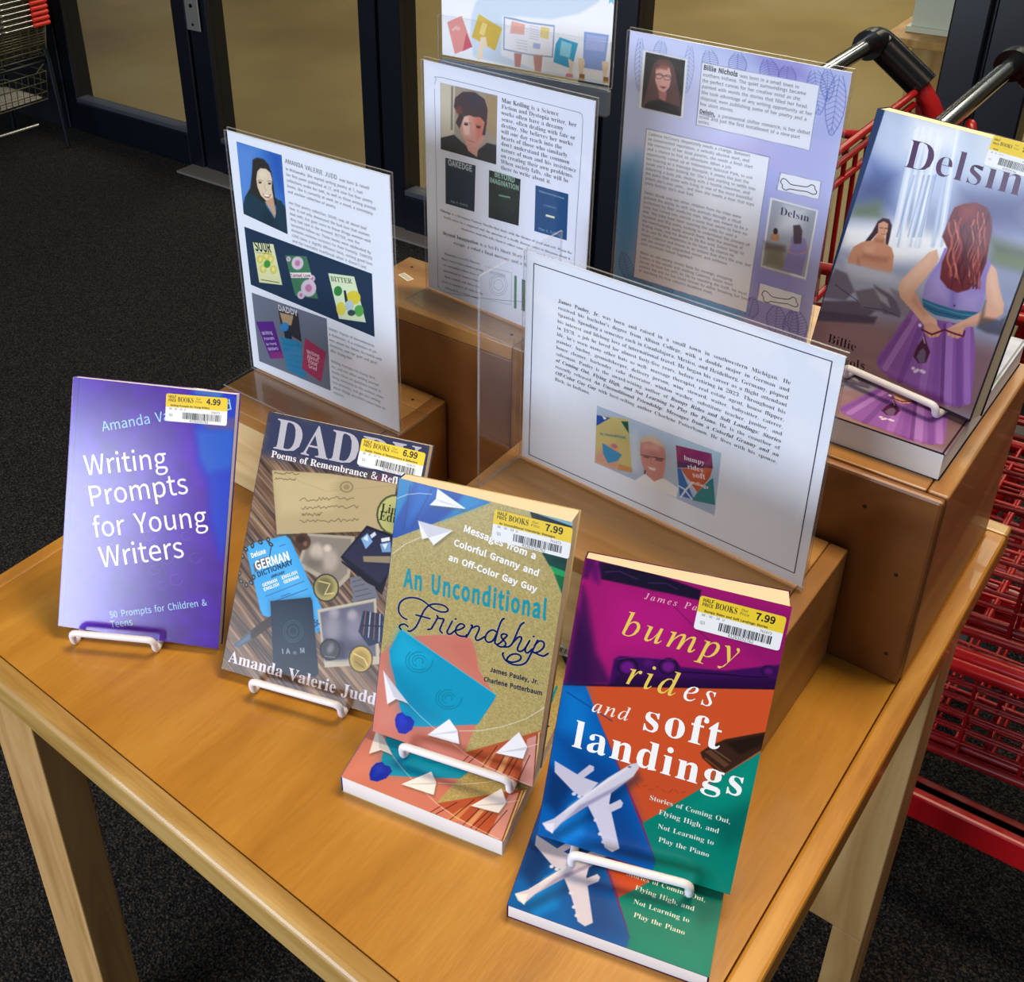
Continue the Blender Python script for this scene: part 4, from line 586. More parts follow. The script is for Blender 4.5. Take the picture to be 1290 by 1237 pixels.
["p","8f96a0",[222,1218,220,1219,218,1220,216,1223,214,1226,213,1230,213,1234,214,1238,216,1240,218,1241,220,1241,222,1240,224,1237,226,1233,227,1229,227,1225,226,1222,224,1220],0.3,1],["p","22262e",[174,1178,169,1174,162,1171,154,1171,145,1173,136,1177,129,1182,125,1188,123,1195,125,1201,129,1205,136,1208,145,1208,154,1206,162,1202,169,1197,174,1190,175,1184],0.3,1],["p","8f96a0",[160,1184,159,1183,156,1182,152,1182,148,1183,144,1185,141,1187,139,1190,138,1192,138,1194,140,1196,143,1197,146,1197,150,1196,154,1194,157,1191,160,1189,161,1186],0.3,1],
["p","22262e",[85,1117,78,1117,72,1120,67,1126,63,1133,61,1142,61,1151,64,1158,69,1164,74,1167,81,1167,87,1164,92,1158,96,1150,98,1142,97,1133,95,1125,90,1120],0.3,1],["p","8f96a0",[82,1130,79,1131,77,1132,75,1135,74,1138,73,1142,73,1146,74,1150,75,1152,77,1153,79,1153,82,1152,84,1149,85,1145,86,1141,86,1137,85,1134,84,1132],0.3,1],["p","22262e",[47,1086,42,1081,35,1079,27,1078,18,1080,9,1084,2,1090,-3,1096,-4,1102,-3,1108,2,1113,9,1115,17,1116,27,1114,35,1110,42,1104,47,1098,48,1092],0.3,1],
["p","8f96a0",[33,1092,32,1090,29,1090,25,1090,21,1091,17,1093,14,1095,11,1097,10,1100,11,1102,13,1104,16,1104,19,1104,23,1103,27,1101,30,1099,33,1097,34,1094],0.3,1],["p","22262e",[9,1003,3,1003,-3,1006,-9,1011,-12,1019,-14,1028,-14,1037,-11,1044,-7,1050,-1,1053,5,1053,12,1050,17,1044,21,1036,23,1028,22,1019,20,1011,15,1006],0.3,1],["p","8f96a0",[7,1016,4,1016,2,1018,0,1021,-2,1024,-2,1028,-2,1032,-2,1036,0,1038,2,1039,4,1039,7,1038,9,1035,10,1031,11,1027,11,1023,10,1020,9,1018],0.3,1],
["p","22262e",[18,942,13,937,6,935,-2,934,-12,936,-20,940,-27,945,-32,952,-33,958,-32,964,-27,968,-20,971,-12,971,-3,970,6,966,13,960,18,954,19,948],0.3,1],["p","8f96a0",[4,948,2,946,-1,946,-4,946,-8,947,-12,948,-15,951,-18,953,-19,956,-18,958,-17,959,-14,960,-10,960,-6,959,-2,957,1,955,4,952,5,950],0.3,1],["p","22262e",[9,846,3,846,-3,849,-9,855,-12,863,-14,871,-14,880,-11,888,-7,894,-1,897,6,897,12,893,17,888,21,880,23,871,22,863,20,855,15,849],0.3,1],
["p","8f96a0",[7,860,4,860,2,862,0,864,-2,868,-2,872,-2,876,-2,879,0,882,2,883,4,883,7,881,9,878,10,875,11,871,11,867,10,864,9,861],0.3,1],["p","22262e",[58,795,54,791,47,788,38,788,29,790,21,793,14,799,9,805,7,811,9,817,13,822,20,824,29,825,38,823,47,819,54,814,58,808,60,801],0.3,1],["p","8f96a0",[45,801,43,800,40,799,37,799,32,800,29,802,25,804,23,807,22,809,22,811,24,813,27,814,31,814,35,813,39,811,42,809,44,806,45,804],0.3,1],
["p","22262e",[96,762,90,762,83,765,78,770,74,778,73,787,73,796,76,803,80,809,86,812,92,812,98,809,104,803,107,796,109,787,109,778,106,770,102,765],0.3,1],["p","8f96a0",[93,775,91,776,89,777,87,780,85,783,84,787,84,791,85,795,87,797,89,798,91,798,93,797,95,794,97,790,98,786,98,783,97,779,95,777],0.3,1],["p","22262e",[157,805,153,801,146,798,137,798,128,800,120,803,113,809,108,815,107,821,108,827,113,832,120,834,128,835,137,833,146,829,153,824,157,818,159,811],0.3,1],
["p","8f96a0",[144,811,142,810,139,809,136,809,131,810,128,812,124,814,122,817,121,819,122,821,123,823,126,824,130,823,134,823,138,821,141,819,143,816,144,814],0.3,1],["p","22262e",[153,845,147,845,141,848,135,854,132,862,130,871,130,879,133,887,137,893,143,896,149,896,156,892,161,887,165,879,166,870,166,862,163,854,159,848],0.3,1],["p","8f96a0",[150,859,148,859,146,861,144,863,142,867,141,871,141,875,142,878,144,881,146,882,148,882,150,880,152,878,154,874,155,870,155,866,154,863,152,860],0.3,1],
["p","5b5f66",[154,908,120,981,157,1033,242,1084,281,1058,266,1016,183,958],0.4,1],["p","383c44",[215,1032,217,1026,216,1017,212,1008,204,999,194,992,182,987,172,985,163,986,156,990,153,997,155,1005,159,1015,167,1024,177,1031,188,1036,199,1038,208,1037],1,0.8],["l","2a2e38",0.9,[262,1089,261,1173],1],["p","3a2e2a",[77,231,280,481,385,584,399,488,234,318,126,225],0.5,1],["p","5b7290",[77,231,207,390,238,327,126,225],2,0.9],
["p","0c1e34",[348,703,717,831,740,804,920,208,898,167,519,103,496,139],0.5,1],["p","16324e",[368,694,706,812,831,464,493,233],8,0.6],["l","52687a",0.5,[707,526,707,487,692,451,666,423,631,407,593,406,559,420,533,447,520,483,523,521,539,556,568,583,604,597,641,595,674,579,698,551,709,514],0.7],["l","52687a",0.5,[688,520,688,490,676,462,655,439,627,427,597,426,570,437,550,458,540,486,542,517,555,545,578,566,606,577,636,576,662,563,681,540,689,512],0.7],
["l","52687a",0.5,[653,512,653,495,647,480,636,468,621,462,605,461,591,467,580,478,575,493,576,510,583,525,595,536,610,542,626,541,640,534,650,522,654,507],0.7],["t","H","I A    M",[550,281],[763,348],"8495a2",1],["p","6f8090",[685,327,685,321,683,316,678,311,672,307,666,306,659,306,653,308,649,312,646,317,647,322,649,328,654,333,659,336,666,338,673,338,679,336,683,332],0.6,0.7],["p","6a6e7e",[1041,1089,1135,1119,1183,1085,1280,1067,1338,971,1178,861,1097,894,1105,954,1064,1014],0.5,1],
["l","2c303c",0.5,[1075,1058,1152,1096],0.8],["l","2c303c",0.5,[1093,1018,1187,1065],0.8],["l","2c303c",0.5,[1110,979,1223,1034],0.8],["l","2c303c",0.5,[1128,939,1258,1004],0.8],["l","2c303c",0.5,[1146,900,1294,974],0.8],["p","b9b2a0",[801,742,1311,971,1453,434,966,272],0.5,1],["p","5f6076",[830,726,1296,937,1405,490,959,330],1,1],["p","a8a4b0",[1001,765,1001,749,996,734,987,721,974,712,959,709,944,710,930,717,920,729,915,743,914,759,919,774,928,787,941,796,956,800,971,798,985,791,995,780],3,0.8],
["p","9490a0",[1043,637,1047,598,1041,561,1027,532,1006,512,981,506,955,513,931,533,912,563,900,599,897,638,903,675,917,705,938,724,963,730,989,723,1013,703,1032,673],6,0.8],["p","b8b2bc",[1171,785,1171,770,1166,755,1157,742,1144,733,1129,729,1114,731,1101,738,1091,749,1086,764,1085,779,1090,795,1099,807,1112,816,1127,820,1142,818,1155,811,1165,800],3,0.8],["p","8c88a0",[1253,691,1256,653,1249,616,1232,586,1209,566,1181,559,1152,565,1126,584,1106,613,1093,650,1091,689,1098,725,1115,756,1138,775,1166,783,1195,776,1221,757,1241,728],6,0.7],
["p","3a3850",[1243,504,1239,479,1219,453,1184,428,1140,408,1090,395,1042,390,1002,395,973,408,960,428,964,453,985,480,1020,505,1065,525,1114,538,1162,542,1202,538,1230,524],8,0.7],["p","2e2c48",[930,514,1091,522,1141,396,965,337],3,0.8],["p","1d1e1c",[964,977,964,934,951,893,924,858,888,834,846,824,804,828,767,847,738,878,723,917,722,960,736,1002,763,1037,799,1061,841,1071,883,1066,920,1047,948,1016],0.5,1],
["p","a39a62",[952,974,953,935,940,898,917,866,884,845,846,835,808,839,775,856,749,884,735,920,734,959,746,997,771,1029,803,1050,841,1060,879,1055,913,1038,938,1010],0.7,1],["p","5b5534",[906,975,907,946,899,919,882,896,859,880,832,873,805,876,781,889,762,910,752,936,751,965,760,993,777,1016,800,1031,827,1038,854,1035,878,1022,896,1001],3,0.8],["l","d9cf90",0.9,[767,987,873,990,843,889,927,921],0.9],
["p","15161c",[1078,460,1079,427,1068,395,1047,367,1018,348,985,339,952,342,922,355,900,379,888,409,887,443,898,475,920,503,949,522,982,531,1015,528,1044,514,1066,490],0.5,1],["p","3a3c44",[1067,457,1067,428,1058,399,1039,375,1014,358,985,350,956,353,930,365,910,386,900,412,899,442,909,470,928,495,953,512,982,519,1011,517,1037,504,1056,484],1,1],["p","7c7e86",[1015,445,1010,430,1003,416,993,406,983,402,973,402,965,408,959,419,956,433,957,449,962,465,969,478,979,488,989,493,999,492,1007,486,1013,475,1016,461],2,0.8],
["l","9a9ca4",0.6,[947,367,1044,381],0.8],["p","2a2410",[1382,459,1383,418,1372,379,1348,346,1316,323,1279,313,1241,316,1207,334,1182,363,1167,401,1166,441,1178,481,1202,514,1234,537,1272,547,1309,543,1343,525,1368,496],0.5,1],["p","c4ab5a",[1373,456,1374,419,1363,383,1342,352,1313,331,1278,322,1244,325,1213,342,1190,369,1177,403,1176,441,1186,477,1208,508,1238,529,1272,538,1306,534,1337,517,1360,490],0.7,1],
["p","8c7430",[1342,439,1343,410,1336,384,1321,361,1300,345,1275,339,1251,342,1228,354,1212,375,1202,401,1201,429,1208,456,1224,479,1245,494,1269,501,1294,497,1316,485,1333,464],3,0.7],["l","efe0a0",1,[1203,459,1305,440,1344,393],0.8],["l","5a4a1c",0.8,[1230,397,1320,364],0.8],["p","1c2a4a",[1219,840,1400,854,1437,625,1327,554,1209,652],0.5,1],["l","9c5a58",0.9,[1242,836,1257,635],0.9],["l","c9cfdc",0.9,[1285,840,1307,629],0.9],
["l","9c5a58",0.9,[1329,844,1357,624],0.9],["l","c9cfdc",0.9,[1372,849,1407,619],0.9],["l","0c1428",1,[1227,712,1420,753],0.9],["t","B","DADDY",[96,2037],[1464,2055],"b6b5c2",1.02],["t","B","Poems of Remembrance & Reflection",[99,1956],[1545,1974],"f0ecf4",1],["t","B","Limited",[1209,1708],[1541,1719],"2f3a1c",1.1],["t","B","Edition",[1206,1636],[1531,1648],"2f3a1c",1.1],["t","B","Amanda Valerie Judd",[50,78],[1478,84],"dcd8ea",1.0],
["s",[915,2297,1509,2284,1488,2094,917,2061],"6.99","Daddy: Poems of Remembrance & Reflection"],],
 'f':[
["p","0a4aa8",[-19,2275,739,2235,23,1747,-85,1706],0.4,1],["p","0f8fc8",[-19,2275,132,2259,20,1930,-9,1838],2,0.8],["p","1a74d0",[145,2263,350,2221,105,1883],5,0.7],["p","1fa0d8",[530,2255,734,2234,377,1985,447,2072],3,0.7],["l","06357c",1.2,[97,2210,82,1836],0.5],["l","06357c",1.2,[271,2214,147,1868],0.5],["p","7db4c4",[940,2257,1370,2268,1379,2206,1043,2232],0.6,1],["p","101a26",[1041,2245,1378,2211,1382,1959,1183,1939],0.6,1],
["p","06443c",[1177,1942,1382,1998,1384,1841,1243,1860],0.6,1],["p","0d3a34",[1259,1924,1378,1958,1379,1911,1278,1897],1,1],["p","17a05a",[1242,1866,1381,1848,1380,1800,1291,1805],0.6,1],["p","0c6a40",[1285,1809,1382,1805,1394,1633,1364,1666],0.6,1],["p","d07c6a",[-93,658,15,729,93,859,300,978,655,1104,729,1088,780,977,820,846,961,687,974,625,857,374,790,92,1398,-27,1240,-30,-40,-27],0.4,1],["p","e39484",[-59,609,114,607,274,180,31,0],10,0.5],
["p","c96f60",[534,982,671,1084,755,1054,808,842,697,863],6,0.5],["p","b85632",[790,92,1089,306,1377,517,1448,-7,1373,-31],0.4,1],["p","d98a58",[978,124,1048,210,992,9,912,-6],0.6,0.9],["p","e0a06c",[1153,324,1190,349,1112,26,1071,25],0.5,0.9],["p","d8968c",[1268,396,1338,457,1369,-9,1258,-8],0.5,1],["p","e2c07c",[1345,482,1383,508,1426,-1,1374,-7],0.4,1],["l","4a1d10",0.7,[832,84,763,-33],0.95],["l","4a1d10",0.7,[932,167,805,-32],0.95],
["l","4a1d10",0.7,[1043,247,940,-11],0.95],["l","4a1d10",0.7,[1153,324,1052,3],0.95],["l","4a1d10",0.7,[1214,288,1114,5],0.95],["l","4a1d10",0.7,[1249,301,1155,3],0.95],["l","4a1d10",0.7,[1307,264,1238,-15],0.95],["l","4a1d10",0.7,[1338,457,1370,-14],0.95],["l","4a1d10",0.7,[1361,482,1391,-12],0.95],["p","0d9cc4",[145,989,980,682,972,638,867,378,496,225,299,153,220,283,173,448,92,675,71,772],0.4,1],
["p","19b4dc",[146,978,96,780,113,667,305,672,427,831],8,0.7],["p","0b84ac",[128,612,274,180,569,318,351,510],12,0.6],["l","0a7290",0.8,[442,800,434,748,400,698,348,664,292,654,245,671,218,711,219,763,246,815],0.7],["l","0a7290",0.8,[384,712,344,686,300,678,263,692,242,722,243,763,265,803,302,834,346,847],0.7],["l","0a7290",0.8,[311,709,287,717,274,737,274,763,288,789,312,808,340,817,365,812,382,795],0.7],
["l","0a7290",0.8,[298,748,298,763,306,777,319,788,335,793,349,790,359,781,361,767,355,752],0.7],["l","0a7290",0.8,[712,559,705,508,673,461,625,428,573,418,528,433,503,471,503,521,529,571],0.7],["l","0a7290",0.8,[659,474,621,448,580,441,545,453,526,482,526,521,546,560,581,589,622,602],0.7],["l","0a7290",0.8,[590,470,567,478,555,496,555,521,568,546,590,565,616,573,640,569,656,553],0.7],["l","0a7290",0.8,[578,507,578,521,585,535,597,546,612,551,625,548,634,539,636,526,631,512],0.7],
["l","58cfe6",0.5,[145,989,980,682],0.8],["p","1a2fae",[182,178,196,232,236,264,267,245,312,249,350,214,336,136,285,77,228,66,194,115],0.4,1],["p","2b49d8",[202,201,249,245,290,186,240,122],3,0.6],["l","f4f2ea",0.5,[-11,2065,78,2126,175,2162,275,2180],0.8],["l","f4f2ea",0.5,[10,1605,109,1718,230,1810],0.8],["l","f4f2ea",0.5,[277,358,391,283,555,198,790,92,988,38,1341,4],0.7],["l","f4f2ea",0.5,[728,268,897,333,1073,435,1240,566,1370,716],0.8],
["l","f4f2ea",0.5,[1277,326,1356,382],0.7],["p","5a5238",[331,2222,573,2119,284,2074,328,2137],1.4,0.45],["p","f7f6fb",[316,2237,558,2134,269,2089,313,2152],0.25,1],["p","d3d2dd",[313,2152,558,2134,360,2135],0.3,0.9],["p","5a5238",[207,1922,489,1918,352,1756,304,1806,255,1781],1.4,0.45],["p","f7f6fb",[191,1937,474,1933,337,1771,288,1821,240,1796],0.25,1],["p","d3d2dd",[191,1937,474,1933,288,1821],0.3,0.9],
["p","5a5238",[52,566,117,492,296,343,190,348,120,275],1.4,0.45],["p","f7f6fb",[36,581,101,507,280,359,174,364,103,290],0.25,1],["p","d3d2dd",[36,581,280,359,152,374],0.3,0.9],["p","5a5238",[649,328,727,252,757,137,485,121],1.4,0.45],["p","f7f6fb",[633,344,711,267,741,152,469,136],0.25,1],["p","d3d2dd",[711,267,469,136,706,242],0.3,0.9],["p","5a5238",[1213,416,1292,314,1273,198,1056,169],1.4,0.45],
["p","f7f6fb",[1198,431,1277,329,1258,213,1040,184],0.25,1],["p","d3d2dd",[1277,329,1040,184,1263,294],0.3,0.9],["t","H","Messages from a",[556,1953],[1135,1882],"ffffff",1.05],["t","H","Colorful Granny and",[495,1819],[1175,1755],"ffffff",1.05],["t","H","an Off-Color Gay Guy",[468,1687],[1175,1623],"ffffff",1.05],["t","H","An Unconditional",[133,1361],[1280,1429],"0c98aa",1.75,0.05],["t","H","James Pauley, Jr.",[906,864],[1291,884],"1c2748",1.15],
["t","H","Charlene Potterbaum",[868,767],[1333,802],"1c2748",1.15],["l","f0eede",2.0,[188,1087,173,1089,158,1092,145,1098,132,1109,120,1123,113,1139,110,1161,111,1186,116,1209,127,1229,143,1247,160,1262,180,1274,201,1283,223,1289,245,1292,267,1293,288,1290,308,1285,327,1277,345,1268,362,1260,379,1251,396,1245,416,1240,437,1238,457,1238,474,1241,491,1247,503,1253,511,1261,514,1270,513,1278,506,1285,495,1292,482,1297,466,1299,447,1298,428,1296,410,1292,393,1286,377,1278,362,1267,349,1253,338,1238,328,1220,319,1200,312,1179,305,1157,299,1134,292,1110,285,1086,276,1061,267,1040,254,1021,240,1006,228,995,220,991,214,992,209,993],0.55],
["l","f0eede",2.0,[205,1029,194,1034,184,1039,173,1041,162,1037,150,1030,142,1023,136,1016,133,1009,133,1003,137,997,144,991,151,985],0.55],["l","f0eede",2.0,[260,1149,278,1150,296,1151,315,1152,335,1152,356,1153,377,1154],0.55],["l","f0eede",2.0,[369,1055,378,1059,387,1063,395,1069,401,1079,406,1092,412,1109,422,1133,432,1161,439,1183,439,1192,435,1194,431,1196],0.55],["l","f0eede",2.0,[438,1178,446,1179,454,1180,463,1181,473,1183,483,1185,490,1184,491,1180,489,1173,487,1164,483,1150,478,1133,474,1117,471,1104,468,1092,469,1081,474,1074,482,1069,490,1063],0.55],
["l","f0eede",2.0,[559,1189,552,1167,545,1146,539,1126,534,1111,529,1097,528,1087,530,1078,534,1073,540,1070,548,1072,557,1077,566,1084,572,1093,579,1103,589,1114,604,1125,623,1136,638,1147,649,1158,657,1168,661,1177,660,1183,655,1187,649,1189,641,1190,632,1189,623,1185,615,1176,606,1164,600,1152,596,1138,594,1123,595,1110,598,1101,605,1093,613,1088,623,1086,634,1085,645,1086,657,1088,669,1091,678,1095,683,1100,685,1106,687,1112],0.55],
["l","f0eede",2.0,[581,1214,587,1217],0.55],["l","f0eede",2.0,[685,1089,691,1103,697,1118,703,1134,710,1156,718,1181,722,1198,721,1204,716,1203,712,1202],0.55],["l","f0eede",2.0,[719,1178,732,1190,746,1202,757,1209,767,1211,774,1209,779,1203,779,1192,777,1178,773,1162,768,1145,762,1127,759,1113,760,1102,765,1095,772,1091,779,1093,787,1098,796,1106,806,1116,817,1128,828,1141],0.55],["l","f0eede",2.0,[922,1210,908,1213,895,1217,882,1216,869,1207,856,1194,847,1180,840,1164,836,1147,835,1132,838,1120,846,1110,854,1104,863,1104,874,1108,884,1114,892,1123,899,1134,906,1149,912,1169,918,1192,923,1216,927,1240,931,1264,935,1286,939,1302,944,1315,948,1325,952,1331,957,1335,961,1338],0.55],
["l","f0eede",2.0,[923,1216,921,1191,918,1167,916,1147,915,1133,913,1123,915,1115,920,1110,928,1107,937,1109,945,1116,955,1128,964,1140,971,1153,978,1166,985,1178,992,1189,999,1198,1002,1206,999,1210,992,1213,985,1213,977,1212,967,1209,961,1203,957,1196,957,1186,959,1177,965,1170,974,1164,982,1157,990,1150,997,1143,1000,1135,999,1126,995,1115,989,1107,980,1102,969,1098,959,1096,951,1097,943,1099,935,1102],0.55],
["l","f0eede",2.0,[989,1104,1001,1108,1013,1112,1023,1117,1032,1125,1039,1133,1045,1145,1051,1158,1055,1174,1060,1193,1066,1220,1073,1250,1079,1277,1085,1297,1089,1314,1095,1328,1101,1338,1108,1345,1115,1352],0.55],["l","f0eede",2.0,[1053,1164,1065,1184,1076,1204,1087,1219,1097,1226,1105,1229,1111,1227,1114,1220,1113,1208,1111,1193,1105,1173,1098,1149,1094,1129,1095,1117,1100,1109,1107,1106,1116,1107,1126,1113,1135,1121,1143,1131,1149,1143,1156,1159,1163,1177,1171,1199,1178,1221],0.55],
["l","f0eede",2.0,[1178,1221,1170,1198,1162,1176,1156,1156,1154,1141,1154,1129,1156,1120,1161,1114,1168,1112,1177,1116,1186,1127,1196,1143,1207,1159],0.55],["l","f0eede",2.0,[1200,1262,1205,1265],0.55],["l","f0eede",2.0,[1236,1242,1229,1217,1222,1192,1216,1167,1209,1142,1202,1118,1195,1094,1189,1072,1182,1050,1173,1031,1160,1016,1144,1003,1127,994,1107,987,1087,983,1067,982,1047,985,1028,992,1013,1000,1001,1012,992,1027,987,1039,986,1046,989,1050,991,1054],0.55],
["l","f0eede",2.0,[1013,1000,1032,998,1051,997,1070,999,1089,1008,1108,1021,1121,1034,1129,1046,1131,1058,1129,1067,1121,1074,1109,1078,1095,1079,1080,1075,1065,1067,1052,1058,1042,1046,1034,1034,1028,1022,1026,1013,1026,1006,1025,999],0.55],["l","f0eede",2.0,[1220,1193,1230,1211,1240,1229,1251,1241,1263,1245,1275,1244,1284,1239,1289,1229,1291,1216,1289,1202,1284,1189,1276,1175,1267,1162,1255,1150,1241,1140,1230,1133,1221,1132,1214,1135,1213,1136,1221,1135,1236,1132,1251,1129,1265,1127,1279,1126,1292,1126,1301,1130,1308,1136,1314,1143,1320,1148,1324,1154,1329,1161],0.55],
["k","122a74",1.6,[188,1087,173,1089,158,1092,145,1098,132,1109,120,1123,113,1139,110,1161,111,1186,116,1209,127,1229,143,1247,160,1262,180,1274,201,1283,223,1289,245,1292,267,1293,288,1290,308,1285,327,1277,345,1268,362,1260,379,1251,396,1245,416,1240,437,1238,457,1238,474,1241,491,1247,503,1253,511,1261,514,1270,513,1278,506,1285,495,1292,482,1297,466,1299,447,1298,428,1296,410,1292,393,1286,377,1278,362,1267,349,1253,338,1238,328,1220,319,1200,312,1179,305,1157,299,1134,292,1110,285,1086,276,1061,267,1040,254,1021,240,1006,228,995,220,991,214,992,209,993]],
["k","122a74",1.6,[205,1029,194,1034,184,1039,173,1041,162,1037,150,1030,142,1023,136,1016,133,1009,133,1003,137,997,144,991,151,985]],["k","122a74",1.6,[260,1149,278,1150,296,1151,315,1152,335,1152,356,1153,377,1154]],["k","122a74",1.6,[369,1055,378,1059,387,1063,395,1069,401,1079,406,1092,412,1109,422,1133,432,1161,439,1183,439,1192,435,1194,431,1196]],["k","122a74",1.6,[438,1178,446,1179,454,1180,463,1181,473,1183,483,1185,490,1184,491,1180,489,1173,487,1164,483,1150,478,1133,474,1117,471,1104,468,1092,469,1081,474,1074,482,1069,490,1063]],
["k","122a74",1.6,[559,1189,552,1167,545,1146,539,1126,534,1111,529,1097,528,1087,530,1078,534,1073,540,1070,548,1072,557,1077,566,1084,572,1093,579,1103,589,1114,604,1125,623,1136,638,1147,649,1158,657,1168,661,1177,660,1183,655,1187,649,1189,641,1190,632,1189,623,1185,615,1176,606,1164,600,1152,596,1138,594,1123,595,1110,598,1101,605,1093,613,1088,623,1086,634,1085,645,1086,657,1088,669,1091,678,1095,683,1100,685,1106,687,1112]],
["k","122a74",1.6,[581,1214,587,1217]],["k","122a74",1.6,[685,1089,691,1103,697,1118,703,1134,710,1156,718,1181,722,1198,721,1204,716,1203,712,1202]],["k","122a74",1.6,[719,1178,732,1190,746,1202,757,1209,767,1211,774,1209,779,1203,779,1192,777,1178,773,1162,768,1145,762,1127,759,1113,760,1102,765,1095,772,1091,779,1093,787,1098,796,1106,806,1116,817,1128,828,1141]],["k","122a74",1.6,[922,1210,908,1213,895,1217,882,1216,869,1207,856,1194,847,1180,840,1164,836,1147,835,1132,838,1120,846,1110,854,1104,863,1104,874,1108,884,1114,892,1123,899,1134,906,1149,912,1169,918,1192,923,1216,927,1240,931,1264,935,1286,939,1302,944,1315,948,1325,952,1331,957,1335,961,1338]],
["k","122a74",1.6,[923,1216,921,1191,918,1167,916,1147,915,1133,913,1123,915,1115,920,1110,928,1107,937,1109,945,1116,955,1128,964,1140,971,1153,978,1166,985,1178,992,1189,999,1198,1002,1206,999,1210,992,1213,985,1213,977,1212,967,1209,961,1203,957,1196,957,1186,959,1177,965,1170,974,1164,982,1157,990,1150,997,1143,1000,1135,999,1126,995,1115,989,1107,980,1102,969,1098,959,1096,951,1097,943,1099,935,1102]],
["k","122a74",1.6,[989,1104,1001,1108,1013,1112,1023,1117,1032,1125,1039,1133,1045,1145,1051,1158,1055,1174,1060,1193,1066,1220,1073,1250,1079,1277,1085,1297,1089,1314,1095,1328,1101,1338,1108,1345,1115,1352]],["k","122a74",1.6,[1053,1164,1065,1184,1076,1204,1087,1219,1097,1226,1105,1229,1111,1227,1114,1220,1113,1208,1111,1193,1105,1173,1098,1149,1094,1129,1095,1117,1100,1109,1107,1106,1116,1107,1126,1113,1135,1121,1143,1131,1149,1143,1156,1159,1163,1177,1171,1199,1178,1221]],
["k","122a74",1.6,[1178,1221,1170,1198,1162,1176,1156,1156,1154,1141,1154,1129,1156,1120,1161,1114,1168,1112,1177,1116,1186,1127,1196,1143,1207,1159]],["k","122a74",1.6,[1200,1262,1205,1265]],["k","122a74",1.6,[1236,1242,1229,1217,1222,1192,1216,1167,1209,1142,1202,1118,1195,1094,1189,1072,1182,1050,1173,1031,1160,1016,1144,1003,1127,994,1107,987,1087,983,1067,982,1047,985,1028,992,1013,1000,1001,1012,992,1027,987,1039,986,1046,989,1050,991,1054]],
["k","122a74",1.6,[1013,1000,1032,998,1051,997,1070,999,1089,1008,1108,1021,1121,1034,1129,1046,1131,1058,1129,1067,1121,1074,1109,1078,1095,1079,1080,1075,1065,1067,1052,1058,1042,1046,1034,1034,1028,1022,1026,1013,1026,1006,1025,999]],["k","122a74",1.6,[1220,1193,1230,1211,1240,1229,1251,1241,1263,1245,1275,1244,1284,1239,1289,1229,1291,1216,1289,1202,1284,1189,1276,1175,1267,1162,1255,1150,1241,1140,1230,1133,1221,1132,1214,1135,1213,1136,1221,1135,1236,1132,1251,1129,1265,1127,1279,1126,1292,1126,1301,1130,1308,1136,1314,1143,1320,1148,1324,1154,1329,1161]],
["s",[770,2193,1365,2200,1345,1943,781,1948],"7.99","An Unconditional Friendship: Messages"],],
 'b':[
["p","a3156e",[-51,2236,1435,2222,1441,1587,-12,1197],0.4,1],["p","c01a86",[217,2004,786,2021,701,1671,220,1534],14,0.6],["p","8c1268",[789,2142,1425,2154,1431,1638,1163,1803],6,0.6],["p","1c0f2e",[91,2184,410,2204,798,2158,799,2083,580,2079,131,2064],0.9,1],["p","16142a",[113,2174,614,2163,780,2126,482,2074],2,0.8],["l","4a2a66",0.7,[147,2122,243,2153,373,2127],0.8],["l","4a2a66",0.7,[449,2120,568,2146,646,2123],0.7],
["p","3d0a4c",[3,2189,72,2190,38,2039,1,2044],2,0.8],["p","4a0c5c",[16,2171,113,2174,116,2032,69,2053],4,0.8],["p","45104f",[17,1979,64,1881,183,1523,334,1314,13,1204],4,1],["p","2d0b44",[10,1783,113,1588,200,1265,12,1210],5,0.8],["p","3a0b54",[315,1505,347,1539,712,1613,768,1575,1051,1630,1382,1771,1417,1647,1416,1596,313,1285],1.2,1],["p","240838",[359,1392,735,1482,1390,1666,1404,1595,324,1297],2,0.8],
["p","200a34",[486,1498,486,1474,477,1449,460,1428,438,1413,413,1405,387,1407,365,1417,349,1434,341,1456,341,1481,350,1506,367,1527,389,1542,415,1549,440,1548,462,1538,478,1521],0.8,1],["p","6a1580",[463,1486,463,1470,457,1454,446,1440,431,1430,414,1425,397,1426,382,1432,372,1443,366,1458,366,1474,372,1490,384,1504,399,1514,415,1519,432,1518,447,1512,457,1501],2,1],["p","200a34",[751,1575,750,1552,742,1530,727,1511,707,1497,684,1490,661,1491,641,1500,626,1516,618,1537,618,1559,626,1582,642,1601,662,1615,685,1621,708,1620,728,1611,743,1595],0.8,1],
["p","701a84",[725,1568,724,1553,719,1539,709,1527,696,1518,682,1514,667,1515,654,1520,644,1530,639,1543,640,1557,645,1571,655,1583,668,1592,683,1596,697,1595,710,1590,720,1580],2,1],["p","5a1670",[582,1554,582,1544,577,1535,570,1526,559,1520,548,1517,536,1517,526,1520,519,1526,515,1535,516,1544,520,1554,528,1562,539,1569,550,1572,562,1572,572,1569,579,1562],2,0.8],["p","260a3a",[1364,1720,1364,1706,1358,1691,1348,1679,1334,1669,1319,1665,1303,1665,1290,1671,1279,1681,1274,1694,1274,1709,1280,1724,1290,1736,1304,1745,1319,1750,1335,1749,1348,1744,1358,1734],0.8,1],
